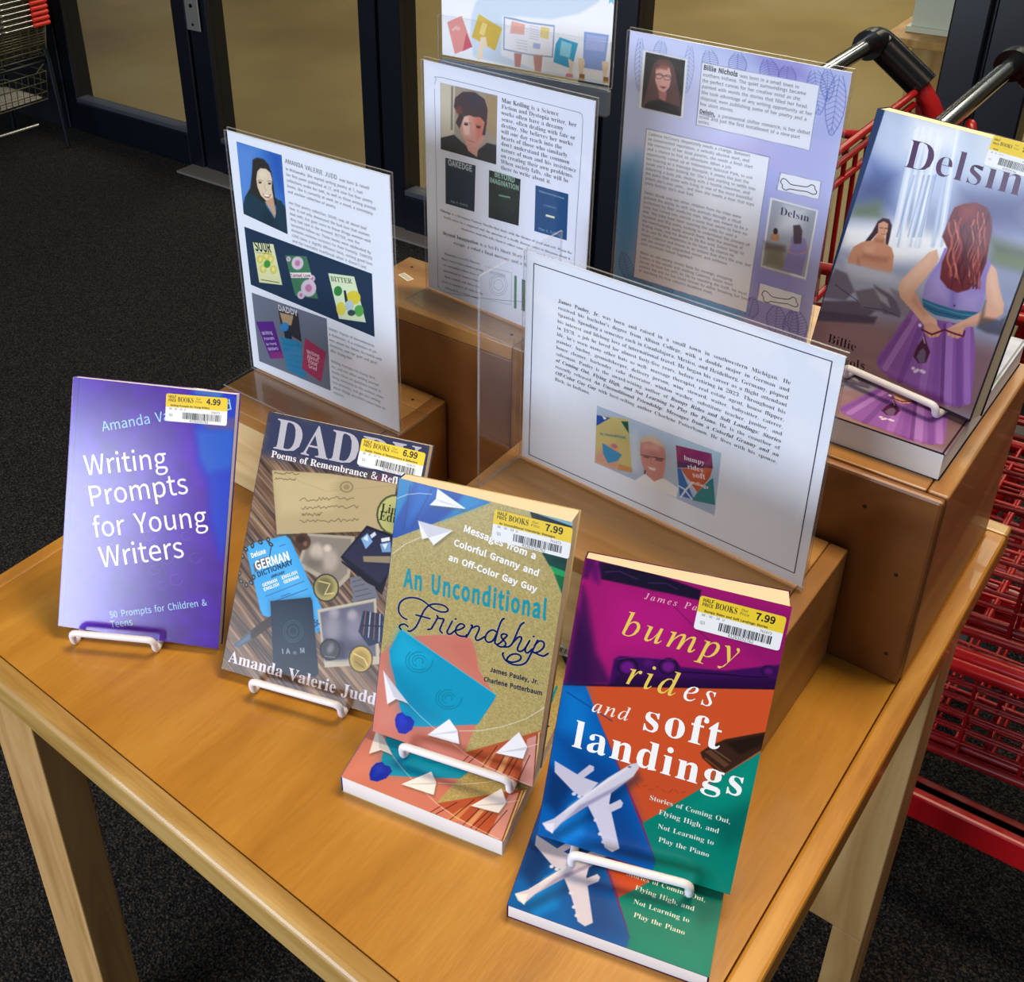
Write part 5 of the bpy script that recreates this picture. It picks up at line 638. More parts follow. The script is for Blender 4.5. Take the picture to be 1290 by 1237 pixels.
["p","5c1470",[1351,1714,1351,1705,1348,1696,1341,1688,1333,1682,1324,1680,1315,1680,1306,1684,1300,1690,1297,1698,1297,1708,1300,1717,1306,1724,1314,1730,1324,1733,1333,1732,1341,1729,1347,1722],2,1],["l","1a0628",1,[774,1541,1056,1604,1196,1628,1332,1663],0.9],["l","7a2a90",0.5,[339,1512,469,1569,712,1613],0.7],["l","5a0a48",0.7,[644,1996,812,1879,921,1815],0.6],["p","170a22",[-1,1226,1413,1611,1412,1589,4,1199],0.6,0.6],
["p","d05228",[151,1248,1438,1602,1407,1140,1107,790,719,343,416,825],0.35,1],["p","c74d2a",[655,786,1107,790,719,343,527,629],14,0.6],["p","0560b2",[-116,1181,158,1250,857,67,847,-26,-52,-74],0.35,1],["p","0c80d4",[15,1191,158,1204,249,888,39,880],10,0.7],["p","0a3f86",[23,817,435,715,830,72,557,-10,264,483],12,0.8],["p","0c2c62",[-18,569,221,499,123,198,2,277],6,0.8],["p","0d90ea",[127,170,309,291,324,117,211,-12,99,9],5,0.9],
["l","083a80",0.9,[33,1167,380,1043],0.7],["p","04806f",[1410,1146,1497,6,847,-26,854,81,714,341,1107,790],0.35,1],["p","0d9c86",[1111,764,1389,1106,1398,802,1047,571],12,0.6],["p","05564f",[1160,494,1408,749,1417,440,1288,337],8,0.6],["p","0a8f7e",[900,112,1346,155,1348,10,896,-8],10,0.6],["p","3a2318",[1001,994,1041,1046,1141,1139,1395,1277,1407,1162,1306,1038,1190,897,1161,871,1022,955],0.5,1],["p","6a4630",[1028,1008,1062,1036,1203,963,1179,933],0.6,0.8],
["p","1e120c",[1145,1118,1390,1256,1388,1175,1254,1058],2,0.8],["l","8a6a50",0.7,[1059,1052,1205,992],0.8],["l","a2512c",1.2,[1041,961,1177,893],0.6],["l","8f3a1e",0.8,[618,630,648,605],0.5],["l","8f3a1e",0.8,[666,619,689,633],0.5],["l","8f3a1e",0.8,[714,609,738,617],0.5],["l","8f3a1e",0.8,[753,648,779,645],0.5],["l","8f3a1e",0.8,[800,638,827,629],0.5],["l","8f3a1e",0.8,[848,628,868,657],0.5],["l","8f3a1e",0.8,[887,666,916,642],0.5],
["l","8f3a1e",0.8,[934,656,956,670],0.5],["p","08284f",[71,14,342,332,616,716,650,669,381,256,155,-2],4,0.5],["p","cdc8dc",[34,618,233,556,364,546,289,409,238,410,198,426,48,531],0.35,1],["p","c9c4d8",[204,558,281,665,313,661,318,631,253,545],0.4,1],["p","d4cfe2",[463,549,464,418,593,92,548,46,492,63,444,159,386,258,317,353],0.35,1],["p","d0cada",[458,395,534,470,558,449,554,413,482,344],0.4,1],["p","d6d1e2",[24,104,101,167,254,377,427,610,562,762,613,790,620,752,592,673,470,508,291,315,158,150,106,48,58,61],0.35,1],
["p","938cae",[105,54,180,179,314,338,470,505,597,675,465,535,262,329],1.2,0.8],["p","ffffff",[170,238,388,530,560,741,384,552,188,295],2,0.6],["p","f0ecf4",[25,98,111,134,110,43],0.3,1],["p","dcd6e6",[225,411,225,406,223,401,219,397,215,393,209,392,204,392,200,393,196,397,195,401,195,406,197,412,200,416,205,419,210,421,215,421,220,419,223,416],0.4,1],["p","dcd6e6",[266,404,266,399,264,394,260,390,256,386,250,385,245,385,241,386,237,390,236,394,236,399,238,405,241,409,246,412,251,414,256,414,261,412,264,409],0.4,1],
["p","dcd6e6",[409,260,409,255,407,250,404,245,399,242,394,240,389,240,384,242,381,245,379,250,379,255,381,260,385,265,389,268,394,270,400,270,404,268,407,265],0.4,1],["p","dcd6e6",[457,164,457,159,455,153,451,149,447,145,442,144,436,144,432,145,429,149,427,153,427,158,429,164,432,168,437,171,442,173,447,173,452,171,455,168],0.4,1],["p","dcd6e6",[490,110,490,104,488,99,484,95,480,91,474,89,469,89,465,91,461,95,460,99,460,104,462,109,465,114,470,117,475,119,480,119,485,117,488,114],0.4,1],
["p","5a5570",[568,741,568,737,566,734,563,731,559,729,555,728,551,727,547,728,545,730,543,733,544,736,545,739,548,742,552,744,556,745,561,746,564,745,567,743],0.4,0.8],["t","I","James Pauley",[445,1999],[958,2008],"f2b8c8",1.0,0.13],["t","I","bumpy",[337,1701],[1126,1695],"f0cf5c",1.04,0.07],["t","I","rid",[430,1350],[778,1348],"f0cf5c",1.04,0.08],["t","I","es",[819,1346],[1035,1345],"ffffff",1.04,0.08],
["t","I","and",[229,1074],[493,1075],"fdf3ec",1.0,0.06],["t","B","soft",[580,1045],[1121,1049],"ffffff",1.05,0.045],["t","B","landings",[127,768],[1330,751],"ffffff",1.05,0.035],["t","R","Stories of Coming Out,",[727,535],[1292,531],"e8f2ea",1],["t","R","Flying High, and",[808,446],[1228,434],"e8f2ea",1],["t","R","Not Learning to",[820,337],[1211,336],"e8f2ea",1],["t","R","Play the Piano",[842,239],[1197,235],"e8f2ea",1],
["s",[785,2122,1350,2113,1359,1871,796,1875],"7.99","Bumpy Rides and Soft Landings: Stories"],],
 'e':[
["p","bccbe6",[-22,2259,1289,2237,1340,1802,57,1424],20,1],["p","d6dfe4",[778,2301,1266,2304,1314,2022,886,1973],16,0.8],["p","4f66a4",[56,1817,334,1760,368,1466,9,1380],14,0.9],["p","464a7c",[845,1778,1395,1921,1410,1594,900,1448],16,0.8],["p","43486e",[-34,1624,271,1686,308,1475,-11,1345],14,0.6],["p","5c6f4c",[27,1372,247,1484,321,1338,41,1275],8,0.8],["p","46543c",[1172,1487,1492,1493,1533,1298,1236,1295],7,0.85],
["p","74844a",[1235,1376,1494,1415,1500,1325,1262,1292],5,0.6],["p","9aa4c0",[1,1203,1511,1290,1515,1132,10,970],16,0.9],["p","f6faff",[-27,1194,490,1352,947,1383,931,1185,478,1020,30,1007],9,1],["l","b4c6e2",2.4271861267544677,[720,2137,753,1830,837,1290],0.55],["l","eef4fc",2.657653996788071,[374,2139,406,1727,461,1158],0.55],["l","eef4fc",1.6188667587456682,[664,2138,697,1813,777,1269],0.55],["l","b4c6e2",3.365316191318372,[552,2170,595,1783,666,1230],0.55],
["l","eef4fc",3.0934721221063906,[533,2086,549,1769,617,1212],0.55],["l","eef4fc",3.5254388863589634,[508,2087,525,1762,590,1203],0.55],["l","b4c6e2",2.6612438804269143,[425,2101,446,1738,505,1173],0.55],["l","eef4fc",2.797577800717808,[681,2256,753,1830,837,1290],0.55],["l","eef4fc",2.384687601494676,[536,2162,577,1777,646,1223],0.55],["l","b4c6e2",2.0398497595734115,[691,2245,759,1831,843,1292],0.55],
["l","eef4fc",2.7388102175160673,[565,2101,586,1780,657,1226],0.55],["l","eef4fc",1.8428001366998124,[587,2108,610,1787,683,1236],0.55],["l","b4c6e2",2.8219220758404617,[532,2165,574,1776,644,1222],0.55],["l","eef4fc",2.862124907305345,[443,2095,462,1743,522,1179],0.55],["l","eef4fc",2.3037984305963555,[415,2152,452,1740,511,1175],0.55],["l","b4c6e2",1.731243983653889,[435,2063,443,1738,502,1172],0.55],
["l","eef4fc",2.11750038286747,[688,2165,730,1823,812,1281],0.55],["l","eef4fc",3.3961372829764134,[366,2112,390,1722,444,1152],0.55],["l","b4c6e2",1.8622518181564165,[648,2210,705,1815,785,1271],0.55],["l","eef4fc",3.533855202507014,[477,2158,516,1759,581,1200],0.55],["l","eef4fc",3.4943494320449426,[555,2104,577,1777,647,1223],0.55],["l","b4c6e2",1.9376590073496853,[512,2108,535,1765,601,1207],0.55],
["l","eef4fc",2.1412533928718878,[407,2069,417,1730,473,1162],0.55],["l","eef4fc",1.7603430447879642,[670,2262,743,1827,826,1286],0.55],["l","b4c6e2",2.692267356950457,[630,2227,692,1812,771,1267],0.55],["l","eef4fc",1.3714037329805195,[548,2134,580,1778,650,1224],0.55],["l","7f93c0",1.4,[578,1804,607,1293],0.5],["l","7f93c0",1.4,[626,1819,661,1312],0.5],["l","7f93c0",1.4,[456,1769,470,1247],0.5],["l","7f93c0",1.4,[610,1814,643,1306],0.5],
["l","7f93c0",1.4,[535,1792,559,1277],0.5],["l","7f93c0",1.4,[570,1802,598,1290],0.5],["p","f4f8fc",[297,2231,715,2260,736,2034,349,1980],12,0.8],["p","aab0c8",[-15,841,666,974,1067,1096,705,757,-15,628],8,0.85],["p","c2c9da",[54,926,601,906,698,871,187,795],6,0.7],["p","7c6068",[-73,387,1788,756,1975,56,-118,-147],14,1],["p","9c7f76",[36,18,996,289,1533,-175,37,-678],20,0.7],["p","a4868a",[76,322,720,527,708,281,106,113],14,0.5],
["p","6f6a80",[-15,628,30,797,141,793,256,671,197,557,4,511],1.6,0.95],["p","5e5468",[-8,475,308,600,513,622,431,498,15,353],1.6,0.95],["p","746a7c",[256,671,411,760,576,706,583,590,352,557],1.6,0.95],["p","665e74",[403,787,560,759,709,700,695,606,556,579],1.6,0.95],["p","4d4358",[-7,382,512,531,503,461,-9,280],1.6,0.95],["p","8a8496",[543,811,689,809,822,658,721,617],1.6,0.95],["p","a8a6b8",[411,760,542,722,592,654,497,675],1.6,0.95],
["l","38304a",0.8,[71,660,209,622,308,600],0.7],["l","38304a",0.8,[379,568,547,611,695,606],0.7],["p","3a2430",[275,1317,309,1357,365,1364,402,1322,414,1227,419,1137,397,1141,374,1242,300,1217,261,1131,217,1116,255,1216],0.7,1],["p","d39a7c",[286,1298,323,1333,366,1325,381,1259,369,1212,349,1191,307,1213],0.5,1],["p","c98f72",[301,1212,372,1213,395,1158,455,1141,494,1083,522,935,465,922,366,906,218,896,124,880,116,948,132,1037,199,1107,277,1146],0.6,1],
["p","9c5f50",[226,1017,343,1029,456,1055,452,1011,342,983,230,974],3,0.6],["p","9c5f50",[193,976,240,904,207,892],2,0.6],["p","a5664f",[285,1169,373,1190,379,1152,309,1139],1.5,0.6],["p","e0ac8c",[229,1077,305,1103,318,1044,244,1029],4,0.7],["l","2a1820",0.6,[307,1271,332,1274],0.9],["l","2a1820",0.6,[351,1280,373,1284],0.9],["l","8a4a40",0.5,[336,1223,366,1231],0.9],["l","a06a52",0.5,[344,1275,356,1253],0.8],
["p","bfc4d6",[114,882,245,906,504,937,542,928,527,864,251,789,115,828],4,0.8],["p","8a5aa8",[766,700,872,679,1080,721,1283,756,1360,568,1424,308,1459,153,1414,108,1345,69,1219,31,1096,63,950,71,776,66,650,102,615,179,675,388],0.6,1],["l","b78ad0",5,[822,658,768,398,711,129],0.55],["l","6a3f8c",5,[893,658,877,371,861,75],0.55],["l","a876c4",6,[963,658,1013,371,1063,78],0.55],["l","7a4a98",5,[1028,670,1103,374,1178,72],0.55],
["l","b48ad2",6,[1105,688,1197,379,1291,66],0.55],["l","6a3f8c",5,[1178,713,1277,405,1378,94],0.55],["l","ae84ce",5,[1239,730,1333,440,1428,148],0.55],["l","754696",4,[780,611,714,382,646,146],0.55],["l","58306e",3,[1065,685,1149,380,1235,69],0.55],["p","6a2f6a",[776,66,1096,63,1345,69,1218,37,959,44],3,0.5],["p","9384c8",[871,1288,863,1160,829,1035,811,943,832,807,918,799,1108,803,1285,847,1286,987,1263,1197,1249,1300,1174,1327],0.6,1],
["p","b4a8e0",[849,1014,923,1126,1028,885,861,848],8,0.6],["p","b4a8e0",[1099,997,1270,1036,1272,870,1124,838],6,0.6],["p","6f5fae",[987,1094,1055,1008,1100,829,1063,842],3,0.6],["p","2e2040",[1095,869,1095,866,1095,864,1093,861,1091,859,1089,858,1086,858,1084,859,1082,861,1081,863,1080,866,1081,869,1082,871,1084,873,1087,874,1089,874,1092,873,1094,871],0.4,1],["p","2c6a92",[825,828,937,826,1110,838,1292,889,1297,824,1134,763,966,734,855,753],0.5,1],
["l","5aa0c0",0.9,[843,806,973,800,1157,818,1292,856],0.8],["l","1a4468",0.8,[854,773,983,770,1165,793],0.8],["p","e3b49c",[816,1255,760,1207,675,1035,614,911,608,836,651,765,730,724,835,663,905,619,966,606,1028,627,992,699,914,725,827,777,752,863,800,996,842,1124,855,1185],0.6,1],["p","f0ccb6",[785,1216,681,1014,635,890,668,830,720,937,805,1111],5,0.7],["p","c48a74",[752,863,827,777,914,725,885,684,744,773],3,0.6],
["p","e3b49c",[1251,1287,1305,1254,1367,1128,1440,1021,1458,945,1404,863,1300,783,1225,732,1185,650,1116,612,1094,660,1136,715,1214,804,1310,913,1309,996,1264,1116,1249,1192],0.6,1],["p","f0ccb6",[1270,1254,1358,1125,1415,983,1354,1014,1279,1149],4,0.7],["p","c48a74",[1109,632,1236,737,1362,834,1439,910,1357,849,1207,745],2.5,0.6],["p","16141e",[1303,933,1304,994,1331,866,1447,886,1483,929,1514,775,1389,750,1308,761],2,0.5],
["p","d9a48c",[903,627,961,663,1020,653,1062,626,1046,571,988,537,933,558],0.5,1],["p","d9a48c",[1094,660,1152,708,1213,727,1234,662,1200,619,1138,610],0.5,1],["l","a4684f",0.5,[952,571,967,531],0.8],["l","a4684f",0.5,[981,584,997,544],0.8],["l","a4684f",0.5,[1011,596,1026,556],0.8],["l","a4684f",0.5,[1131,647,1147,608],0.8],["l","a4684f",0.5,[1160,659,1175,620],0.8],["l","a4684f",0.5,[1193,673,1209,634],0.8],
["l","5a1230",1.6,[905,575,992,568,1077,647,1158,647,1231,655,1228,697],0.9],["p","4a2038",[930,551,973,486,1025,420,1019,323,962,288,903,331,909,429,935,500],0.8,1],["p","6a5878",[963,429,993,406,1008,324,971,295,931,334,939,398],0.8,1],["p","dccce4",[950,237,950,233,949,227,946,223,941,219,936,216,931,216,926,217,922,220,920,224,919,229,920,234,923,239,928,242,933,245,939,245,944,244,947,242],0.6,1],
["p","dccce4",[987,236,988,232,986,226,983,222,979,218,974,215,968,215,963,216,960,219,957,223,957,228,958,233,961,238,966,241,971,244,976,244,981,243,985,241],0.6,1],["p","dccce4",[1021,246,1022,241,1020,236,1017,231,1013,227,1008,225,1002,224,998,225,994,228,991,232,991,237,992,242,995,247,1000,251,1005,253,1010,254,1015,253,1019,250],0.6,1],["p","dccce4",[1042,243,1042,238,1041,233,1038,229,1034,225,1029,222,1023,222,1018,223,1014,226,1012,230,1012,235,1013,240,1016,244,1020,248,1026,251,1031,251,1036,250,1040,247],0.6,1],
["p","dccce4",[973,218,974,213,972,208,969,203,965,199,960,197,954,196,949,197,945,200,943,204,942,209,944,214,947,219,951,223,957,225,962,226,967,225,971,222],0.6,1],["l","dccce4",0.7,[933,522,960,475],0.9],["p","e8e0f0",[889,609,890,604,889,598,887,593,883,590,879,588,874,588,870,590,866,594,864,599,863,605,864,610,866,615,869,619,874,620,878,620,883,618,886,614],0.6,1],["p","6c2630",[844,1619,907,1670,998,1707,1084,1695,1139,1634,1175,1541,1192,1414,1213,1287,1207,1149,1154,1032,1079,975,990,983,911,1037,887,1169,899,1284,824,1368,831,1479,836,1562],0.8,1],
["l","b0504c",0.8570416586100719,[925,1516,927,1485,933,1455,947,1428,964,1402,981,1376,995,1349,1001,1320,1002,1288,1000,1255,998,1222,1001,1191,1010,1162,1026,1135,1044,1109,1058,1082,1072,1055],0.6],["l","3c1424",0.9011077484862847,[877,1591,876,1555,877,1519,885,1486,898,1454,917,1424,936,1395,952,1364,963,1332,966,1296,966,1260,965,1223,968,1187,978,1154,993,1122,1012,1092,1032,1063],0.6],["l","d8846a",1.6413905564937077,[1021,1571,1022,1539,1025,1508,1038,1480,1053,1453,1069,1426,1083,1398,1089,1368,1091,1336,1087,1302,1084,1268,1086,1235,1092,1204,1106,1176,1123,1149,1137,1121,1150,1093],0.6],
["l","4a1a2c",1.0903554957295092,[972,1618,979,1587,988,1556,1005,1528,1022,1500,1036,1471,1045,1441,1046,1407,1045,1373,1042,1338,1043,1304,1051,1273,1063,1243,1081,1215,1098,1187,1109,1156,1117,1125],0.6],["l","b0504c",0.9646827254419242,[1040,1574,1049,1546,1059,1518,1075,1492,1091,1466,1100,1439,1106,1409,1104,1377,1100,1344,1097,1312,1099,1281,1108,1252,1122,1225,1138,1200,1152,1173,1159,1144,1164,1113],0.6],
["l","3c1424",1.5312856669803616,[890,1559,908,1532,926,1504,941,1475,952,1444,954,1411,954,1377,952,1342,953,1308,963,1277,976,1247,995,1219,1013,1191,1027,1162,1035,1130,1036,1096,1035,1060],0.6],["l","d8846a",1.251619462420343,[1098,1574,1095,1546,1093,1518,1087,1489,1084,1461,1089,1435,1098,1411,1113,1389,1127,1367,1137,1343,1142,1317,1139,1289,1134,1259,1130,1230,1129,1202,1136,1177,1147,1153],0.6],
["l","4a1a2c",1.1072658428573803,[1077,1609,1092,1580,1106,1552,1121,1523,1133,1493,1136,1461,1136,1427,1132,1391,1129,1356,1133,1323,1141,1292,1155,1263,1172,1234,1185,1205,1195,1174,1197,1139,1195,1104],0.6],["l","b0504c",1.2363694711559905,[1048,1563,1050,1532,1055,1502,1068,1475,1083,1449,1098,1423,1110,1395,1113,1365,1113,1333,1109,1300,1106,1267,1109,1236,1116,1207,1131,1180,1147,1154,1160,1126,1171,1098],0.6],
["l","3c1424",1.118412677257611,[861,1452,878,1425,894,1399,912,1372,927,1345,934,1315,937,1283,935,1250,934,1217,938,1186,948,1156,965,1130,984,1104,1001,1077,1014,1049,1018,1017,1020,984],0.6],["l","d8846a",0.8764050112870894,[1015,1524,1026,1501,1037,1479,1052,1458,1065,1436,1071,1412,1072,1386,1068,1358,1063,1329,1061,1302,1065,1277,1076,1254,1090,1232,1104,1211,1116,1188,1119,1163,1119,1136],0.6],
["l","4a1a2c",1.2818463783529956,[1114,1641,1118,1604,1120,1567,1117,1528,1116,1490,1120,1453,1129,1418,1145,1385,1162,1353,1177,1319,1188,1285,1191,1247,1190,1208,1188,1168,1187,1129,1195,1092,1205,1057],0.6],["l","b0504c",1.1526075174975714,[1086,1513,1099,1488,1112,1464,1126,1440,1137,1415,1140,1387,1139,1358,1134,1327,1130,1296,1131,1267,1137,1240,1150,1216,1165,1192,1178,1167,1187,1141,1188,1112,1186,1081],0.6],
["l","3c1424",1.1414666527504298,[1032,1591,1045,1559,1058,1527,1076,1496,1092,1465,1101,1432,1106,1397,1105,1360,1102,1322,1103,1285,1108,1249,1121,1217,1137,1185,1154,1154,1169,1123,1176,1087,1180,1051],0.6],["l","d8846a",1.0944793668702721,[1030,1641,1038,1604,1048,1568,1066,1535,1084,1501,1099,1467,1109,1430,1112,1391,1111,1351,1110,1311,1112,1271,1121,1234,1135,1198,1153,1164,1171,1130,1183,1094,1193,1057],0.6],
["l","4a1a2c",1.1738213073446915,[1023,1524,1039,1499,1054,1474,1067,1448,1077,1421,1078,1391,1076,1360,1072,1328,1070,1296,1076,1267,1086,1240,1101,1215,1118,1190,1130,1163,1137,1135,1137,1103,1134,1071],0.6],["l","b0504c",1.48166079628322,[921,1557,918,1524,918,1492,924,1462,935,1433,953,1407,971,1381,985,1353,995,1324,996,1293,995,1259,993,1226,994,1193,1003,1164,1016,1136,1033,1109,1052,1083],0.6],
["l","3c1424",1.393736016078071,[1090,1571,1107,1544,1121,1516,1131,1486,1135,1455,1133,1421,1129,1386,1127,1353,1129,1320,1140,1290,1154,1262,1170,1234,1184,1206,1191,1175,1194,1142,1191,1107,1187,1072],0.6],["l","d8846a",1.6985717434377419,[842,1490,848,1464,857,1439,873,1417,891,1395,906,1372,916,1348,918,1321,917,1292,914,1263,913,1235,920,1209,932,1185,950,1163,968,1141,979,1117,989,1092],0.6],
["l","4a1a2c",0.9515430837254875,[987,1488,1003,1469,1017,1450,1025,1428,1028,1405,1025,1379,1020,1353,1017,1327,1017,1303,1026,1281,1039,1261,1054,1241,1067,1222,1074,1199,1075,1175,1071,1148,1065,1121],0.6],["l","b0504c",0.833689172452588,[1083,1621,1092,1591,1098,1560,1096,1527,1092,1492,1090,1458,1092,1425,1103,1395,1117,1367,1133,1339,1148,1310,1155,1279,1158,1246,1156,1211,1152,1176,1153,1142,1156,1109],0.6],
["l","3c1424",1.0318081119558729,[1057,1542,1057,1515,1060,1489,1071,1466,1086,1444,1099,1422,1110,1398,1113,1372,1111,1345,1106,1316,1101,1287,1102,1260,1108,1234,1121,1212,1136,1190,1147,1166,1157,1143],0.6],["l","d8846a",1.284573044538228,[1068,1642,1084,1612,1100,1581,1114,1550,1124,1517,1127,1481,1125,1444,1122,1407,1122,1370,1128,1335,1140,1302,1156,1271,1173,1240,1186,1208,1194,1174,1195,1137,1192,1098],0.6],
["l","4a1a2c",1.0014622214107773,[1029,1522,1042,1496,1056,1470,1072,1445,1084,1418,1089,1389,1090,1358,1086,1326,1082,1294,1084,1263,1091,1234,1105,1208,1121,1182,1135,1156,1146,1129,1149,1099,1148,1067],0.6],["l","b0504c",1.460671529057953,[1088,1591,1095,1558,1104,1526,1120,1496,1136,1467,1149,1436,1157,1403,1157,1368,1155,1332,1152,1295,1152,1259,1160,1226,1172,1195,1189,1165,1205,1135,1215,1103,1222,1069],0.6],
["l","3c1424",1.53915163859214,[1111,1661,1112,1623,1112,1585,1110,1545,1110,1507,1118,1471,1131,1436,1148,1403,1165,1370,1177,1336,1185,1299,1185,1260,1183,1219,1182,1179,1185,1140,1196,1105,1209,1070],0.6],["l","d8846a",1.0633592073152562,[875,1526,889,1501,904,1475,921,1451,937,1426,944,1399,947,1369,945,1338,942,1307,944,1277,951,1249,965,1223,983,1199,1000,1174,1013,1148,1018,1119,1020,1089],0.6],
["l","4a1a2c",1.2594849048944161,[970,1505,986,1482,1001,1458,1015,1435,1025,1409,1026,1381,1024,1352,1020,1322,1018,1292,1023,1265,1034,1240,1049,1217,1066,1194,1078,1169,1085,1143,1085,1114,1082,1083],0.6],["l","b0504c",1.0814362308136871,[1110,1555,1117,1525,1126,1495,1141,1467,1157,1439,1168,1410,1175,1379,1174,1346,1170,1311,1167,1276,1167,1243,1175,1212,1187,1182,1203,1154,1218,1126,1226,1095,1232,1063],0.6],
["l","3c1424",1.0303937127905631,[1024,1500,1026,1469,1027,1438,1023,1406,1021,1374,1026,1344,1035,1316,1051,1290,1068,1265,1082,1238,1091,1210,1093,1178,1091,1146,1088,1113,1087,1080,1095,1051,1106,1023],0.6],["l","d8846a",1.0877620005635331,[893,1507,901,1480,910,1455,927,1431,945,1408,958,1383,966,1357,966,1328,964,1298,962,1268,962,1239,971,1212,984,1188,1002,1164,1018,1141,1028,1115,1036,1088],0.6],
["l","4a1a2c",0.831357368903036,[1083,1630,1082,1592,1081,1554,1080,1516,1083,1479,1093,1445,1108,1412,1125,1380,1142,1347,1152,1313,1157,1276,1156,1237,1154,1198,1154,1159,1159,1122,1172,1088,1188,1055],0.6],["l","b0504c",1.6958324141476642,[905,1480,907,1453,908,1427,904,1399,902,1371,907,1345,916,1322,932,1300,950,1279,964,1257,973,1233,974,1206,972,1178,969,1149,968,1121,976,1096,987,1073],0.6],
["l","3c1424",1.6076625887357365,[965,1528,961,1495,960,1463,965,1434,975,1406,992,1380,1009,1354,1023,1328,1033,1300,1034,1268,1033,1236,1030,1203,1030,1171,1038,1142,1050,1114,1066,1088,1084,1063],0.6],["p","a8504c",[888,1646,1002,1695,1010,1592,924,1537],6,0.5],["p","16305c",[-28,2231,64,2221,-15,-36,-135,-89],0.4,1],["l","0e0c14",1.4,[1497,0,1497,3000],0.9],["l","14101c",2.4,[0,6,1501,6],0.9],["t","X","Dels!n",[340,1811],[1291,1848],"4a2452",1.0],
["t","X","Billie",[145,136],[420,161],"2e1820",1],["t","X","Nichols",[159,-43],[549,34],"2e1820",1],["s",[916,2236,1272,2232,1311,1996,956,2006],"7.99","Delsin"],],
 'J':[
["g",[127,2699,773,2690,758,1841,117,1904],"3a78c8"],["p","6a9ae0",[29,2699,453,2704,288,2071,41,2010],14,0.7],["p","1d4fae",[568,2728,795,2722,780,2192,636,2383],10,0.7],["p","2a2420",[344,2550,409,2586,510,2592,571,2550,602,2471,616,2312,620,2212,691,2179,753,2144,461,2097,254,2097,167,2102,264,2229,315,2406],1.2,1],["p","e8d4b4",[396,2437,445,2483,531,2494,585,2467,605,2397,586,2305,597,2207,543,2136,484,2141,412,2181,373,2267,370,2355],0.6,1],
["p","c9a684",[521,2163,597,2207,614,2032,589,1968,524,2061,465,2123],0.8,1],["p","f4e6cc",[421,2430,511,2475,537,2419,430,2369],3,0.6],["p","123848",[167,2102,265,2178,348,2146,461,2097,588,1964,616,2045,634,2190,709,2196,795,2078,765,1826,108,1824,114,1984],0.8,1],["p","0d2a3c",[457,2070,588,1964,666,1838,341,1844],5,0.7],["p","4a3020",[446,2330,444,2326,439,2321,432,2317,423,2314,414,2311,405,2311,399,2312,395,2314,394,2318,396,2322,401,2327,408,2331,417,2335,426,2337,435,2337,441,2336,445,2334],0.4,0.9],
["p","4a3020",[587,2350,585,2346,580,2342,573,2337,564,2334,555,2332,547,2331,540,2332,536,2335,535,2338,537,2343,542,2347,549,2351,558,2355,567,2357,575,2357,582,2357,586,2354],0.4,0.9],["l","5a3c28",0.5,[391,2338,431,2354,461,2351],0.9],["l","5a3c28",0.5,[533,2363,574,2377,594,2370],0.9],["p","b86a5a",[434,2212,493,2207,572,2232,531,2178,471,2174],0.4,1],["p","fff6ea",[450,2204,553,2219,525,2194,473,2187],0.3,1],
["l","b88a68",0.5,[492,2333,480,2267,508,2261],0.8],["g",[103,1756,1885,1728,1878,1026,106,1072],"12304e"],["p","e4e6b0",[214,1605,529,1669,606,1218,247,1142],0.3,1],["p","ddd060",[358,1449,352,1430,340,1411,324,1394,304,1383,284,1377,267,1378,253,1386,245,1399,245,1417,251,1436,263,1455,279,1471,299,1483,319,1489,336,1488,349,1480,357,1467],0.6,1],["p","efe89a",[330,1441,327,1431,321,1421,312,1412,303,1406,293,1403,284,1404,277,1408,273,1416,273,1425,276,1435,282,1445,291,1454,300,1460,310,1463,319,1462,326,1458,329,1450],1,0.9],
["p","ddd060",[519,1495,513,1476,502,1457,486,1441,467,1430,447,1424,430,1425,416,1433,409,1446,408,1463,414,1483,425,1501,442,1517,461,1529,480,1534,497,1533,510,1526,518,1512],0.6,1],["p","efe89a",[491,1487,488,1477,483,1467,474,1459,465,1453,455,1450,447,1451,440,1455,436,1462,436,1471,439,1482,445,1491,453,1500,462,1506,472,1509,481,1508,487,1504,491,1497],1,0.9],["p","ddd060",[386,1344,380,1324,368,1305,351,1289,332,1277,312,1271,294,1272,281,1279,273,1293,272,1311,278,1330,290,1349,307,1366,327,1378,346,1384,364,1382,377,1375,385,1361],0.6,1],
["p","efe89a",[358,1336,355,1325,348,1315,340,1306,330,1300,320,1297,312,1298,305,1302,301,1310,301,1319,304,1329,310,1339,318,1348,328,1354,338,1357,347,1356,353,1352,357,1345],1,0.9],["p","ddd060",[546,1383,540,1364,529,1345,512,1328,493,1316,474,1311,457,1312,443,1319,436,1333,435,1350,440,1370,452,1389,468,1405,487,1416,507,1422,524,1421,537,1413,545,1400],0.6,1],["p","efe89a",[518,1375,515,1364,509,1354,501,1346,492,1340,482,1337,473,1338,467,1342,463,1349,463,1358,465,1369,471,1379,480,1387,489,1393,499,1396,507,1395,514,1391,518,1384],1,0.9],
["p","ddd060",[460,1518,455,1499,443,1481,427,1464,407,1453,388,1447,370,1448,357,1456,349,1469,348,1487,354,1506,366,1525,383,1541,402,1552,421,1558,439,1556,452,1549,459,1536],0.6,1],["p","efe89a",[433,1511,430,1500,424,1491,415,1482,406,1476,396,1473,387,1474,381,1478,377,1485,377,1495,380,1505,386,1515,394,1523,403,1529,413,1532,422,1531,428,1527,432,1520],1,0.9],["p","3f9a3a",[454,1420,449,1403,438,1387,423,1372,405,1362,387,1356,371,1357,358,1364,351,1375,350,1390,356,1407,366,1424,382,1439,399,1449,417,1454,433,1453,446,1447,453,1436],0.5,1],
